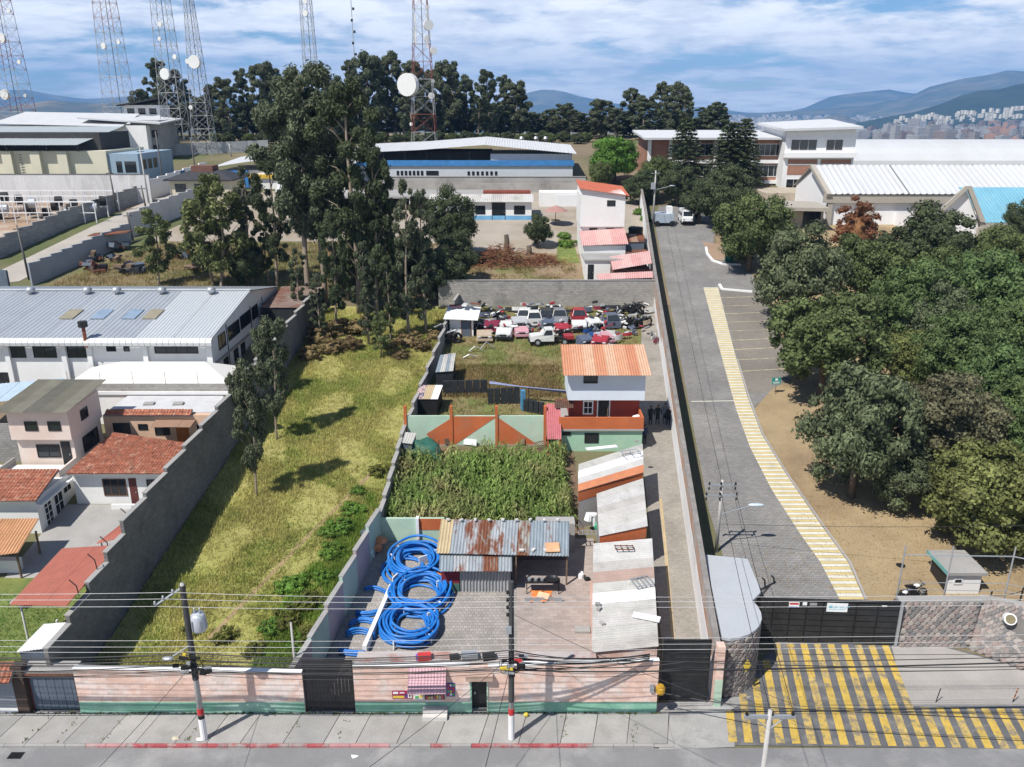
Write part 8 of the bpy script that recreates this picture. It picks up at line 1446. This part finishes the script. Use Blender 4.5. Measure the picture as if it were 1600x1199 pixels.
ridge('far_mountain', [(-500, 140), (-200, 135), (0, 142), (40, 140), (80, 148), (130, 155), (220, 150), (300, 152), (420, 158), (600, 160), (760, 165), (810, 150), (835, 142), (856, 139), (880, 143), (910, 152), (935, 156), (960, 162), (1000, 166), (1100, 168), (1180, 178), (1250, 172), (1300, 150), (1350, 144), (1390, 140), (1420, 146), (1600, 150), (2100, 150)], 9500, 3000, FARM, 1, .03)
ridge('far_range', [(1120, 185), (1200, 176), (1280, 171), (1350, 166), (1420, 152), (1452, 136), (1500, 124), (1545, 117), (1575, 110), (1600, 112), (1700, 108), (2000, 105), (2400, 110)], 7500, 2600, FARM, 2, .04)
ridge('left_hills', [(-600, 170), (-200, 168), (-40, 172), (40, 163), (80, 157), (110, 160), (160, 162), (220, 157), (330, 172), (480, 180), (620, 176), (800, 186), (940, 186), (1050, 190), (1140, 192)], 4200, 1500, mat('dry hill', (.075, .08, .05), 1., .3, .003, .02, .3, col2=(.17, .13, .075), th=(.5, .6), ts=.003), 3, .07)
ridge('wooded_hill', [(1310, 206), (1340, 192), (1380, 184), (1430, 175), (1470, 163), (1500, 150), (1530, 142), (1560, 140), (1600, 130), (1700, 120), (2000, 110), (2400, 110)], 3900, 900, NEARM, 4, .05)
ridge('town_hill', [(1255, 198), (1275, 190), (1295, 182), (1308, 179), (1322, 182), (1345, 192), (1370, 200)], 4600, 500, VAL, 5, .06)
# apartment blocks of the city on the slope
AP = [mat('far wall %d' % i, c, .9, .1, .05, .3, .1, blocks=(7., 3.4, 1.0, 'wall'), mort=.45, bb=0.) for i, c in enumerate([(.52, .50, .47), (.42, .36, .31), (.60, .60, .60), (.36, .27, .22), (.47, .44, .40)])]; AT = mat('far tan wall', (.42, .24, .15), .9, .1)
rs = np.random.RandomState(8); blocks_ = []
for i in range(190):
    px = rs.uniform(1326, 1618); base = 224 - rs.rand() ** 1.3 * (14 + 16 * (px - 1326) / 292); Y = 2300 + (222 - base) * 45 + rs.uniform(-60, 60); p = AY(px, base, Y); blocks_.append((Y, px, p))
for i, (Y, px, p) in enumerate(sorted(blocks_, key=lambda q: q[1])):
    w_ = rs.uniform(13, 34); h_ = rs.uniform(12, 30) * (1.6 if 1385 < px < 1470 and rs.rand() < .5 else 1); d_ = rs.uniform(12, 22); m = AT if 1545 < px < 1585 and rs.rand() < .5 else AP[rs.randint(5)]
    mb = MB().bx(-w_ / 2, w_ / 2, -d_ / 2, d_ / 2, -60, h_); mb.bx(-w_ * .15, w_ * .12, -d_ * .2, d_ * .2, h_ + .01, h_ + 3.)
    o = mb.build('apartment_block', m); o.location = (p.x, Y, p.z); o.rotation_euler = (0, 0, rs.uniform(-.5, .5)); tag(o, 'distant apartment block below the wooded hill, %s from the left' % ORD[i], 'apartment block', 'city apartment blocks', 'thing')
mb = MB()
for i in range(2600):
    if i < 1500: px = rs.uniform(1130, 1640); py = rs.uniform(180, 225); Y = np.interp(py, [178, 190, 200, 216, 226], [7200, 5200, 3600, 2500, 2200]) * rs.uniform(.96, 1.0)
    else: px = rs.uniform(820, 1250); py = rs.uniform(184, 212); Y = np.interp(py, [184, 200, 212], [5600, 3600, 2600])
    p = AY(px, py, Y); s = rs.uniform(6, 16) * Y / 3500
    mb.box((p.x, p.y, p.z - 8), (s * 1.3, s, 16 + s * .5), rs.uniform(0, 1.5))
tag(mb.build('far_city', mat('far roofs', (.46, .43, .40), .9, .4, .02, .1, .3)), 'carpet of tiny houses in the hazy valley', 'city', None, 'stuff')
# pale houses among the trees of the wooded hill
mb = MB()
for i in range(90): px = rs.uniform(1400, 1600); py = 196 - (px - 1400) * .08 - rs.rand() * 14; p = AY(px, py, 3050); mb.box((p.x, p.y, p.z - 4), (rs.uniform(8, 18), 10, 14), rs.uniform(0, 1))
tag(mb.build('hillside_houses', mat('far pale wall', (.6, .57, .5), .9, .2)), 'scattered pale houses on the wooded hill', 'houses', None, 'stuff')
mb = MB()
for i in range(420): px = rs.uniform(1300, 1640); py = rs.uniform(196, 226); Y = np.interp(py, [190, 200, 216, 226], [4600, 3500, 2450, 2150]); p = AY(px, py, Y); mb.ball((p.x, p.y, p.z), (rs.uniform(10, 26), rs.uniform(8, 20), rs.uniform(7, 13)), 1, .25, i)
tag(mb.build('far_woods', NEARM), 'dark clumps of trees between the city blocks', 'trees', None, 'stuff')
# the air
hz = MB().bx(-14000, 14000, -300, 11600, -340, 520).build('haze', None); hz['kind'] = 'stuff'; hz['label'] = 'thin blue haze over the whole valley'; hz['category'] = 'haze'
hm = D.materials.new('haze'); hm.use_nodes = True; n_ = hm.node_tree.nodes; n_.clear(); pvn = n_.new('ShaderNodeVolumePrincipled'); pvn.inputs['Color'].default_value = (.2, .5, 1, 1); pvn.inputs['Density'].default_value = 1.15e-4; pvn.inputs['Anisotropy'].default_value = 0
on = n_.new('ShaderNodeOutputMaterial'); hm.node_tree.links.new(pvn.outputs[0], on.inputs['Volume']); hz.data.materials.append(hm)
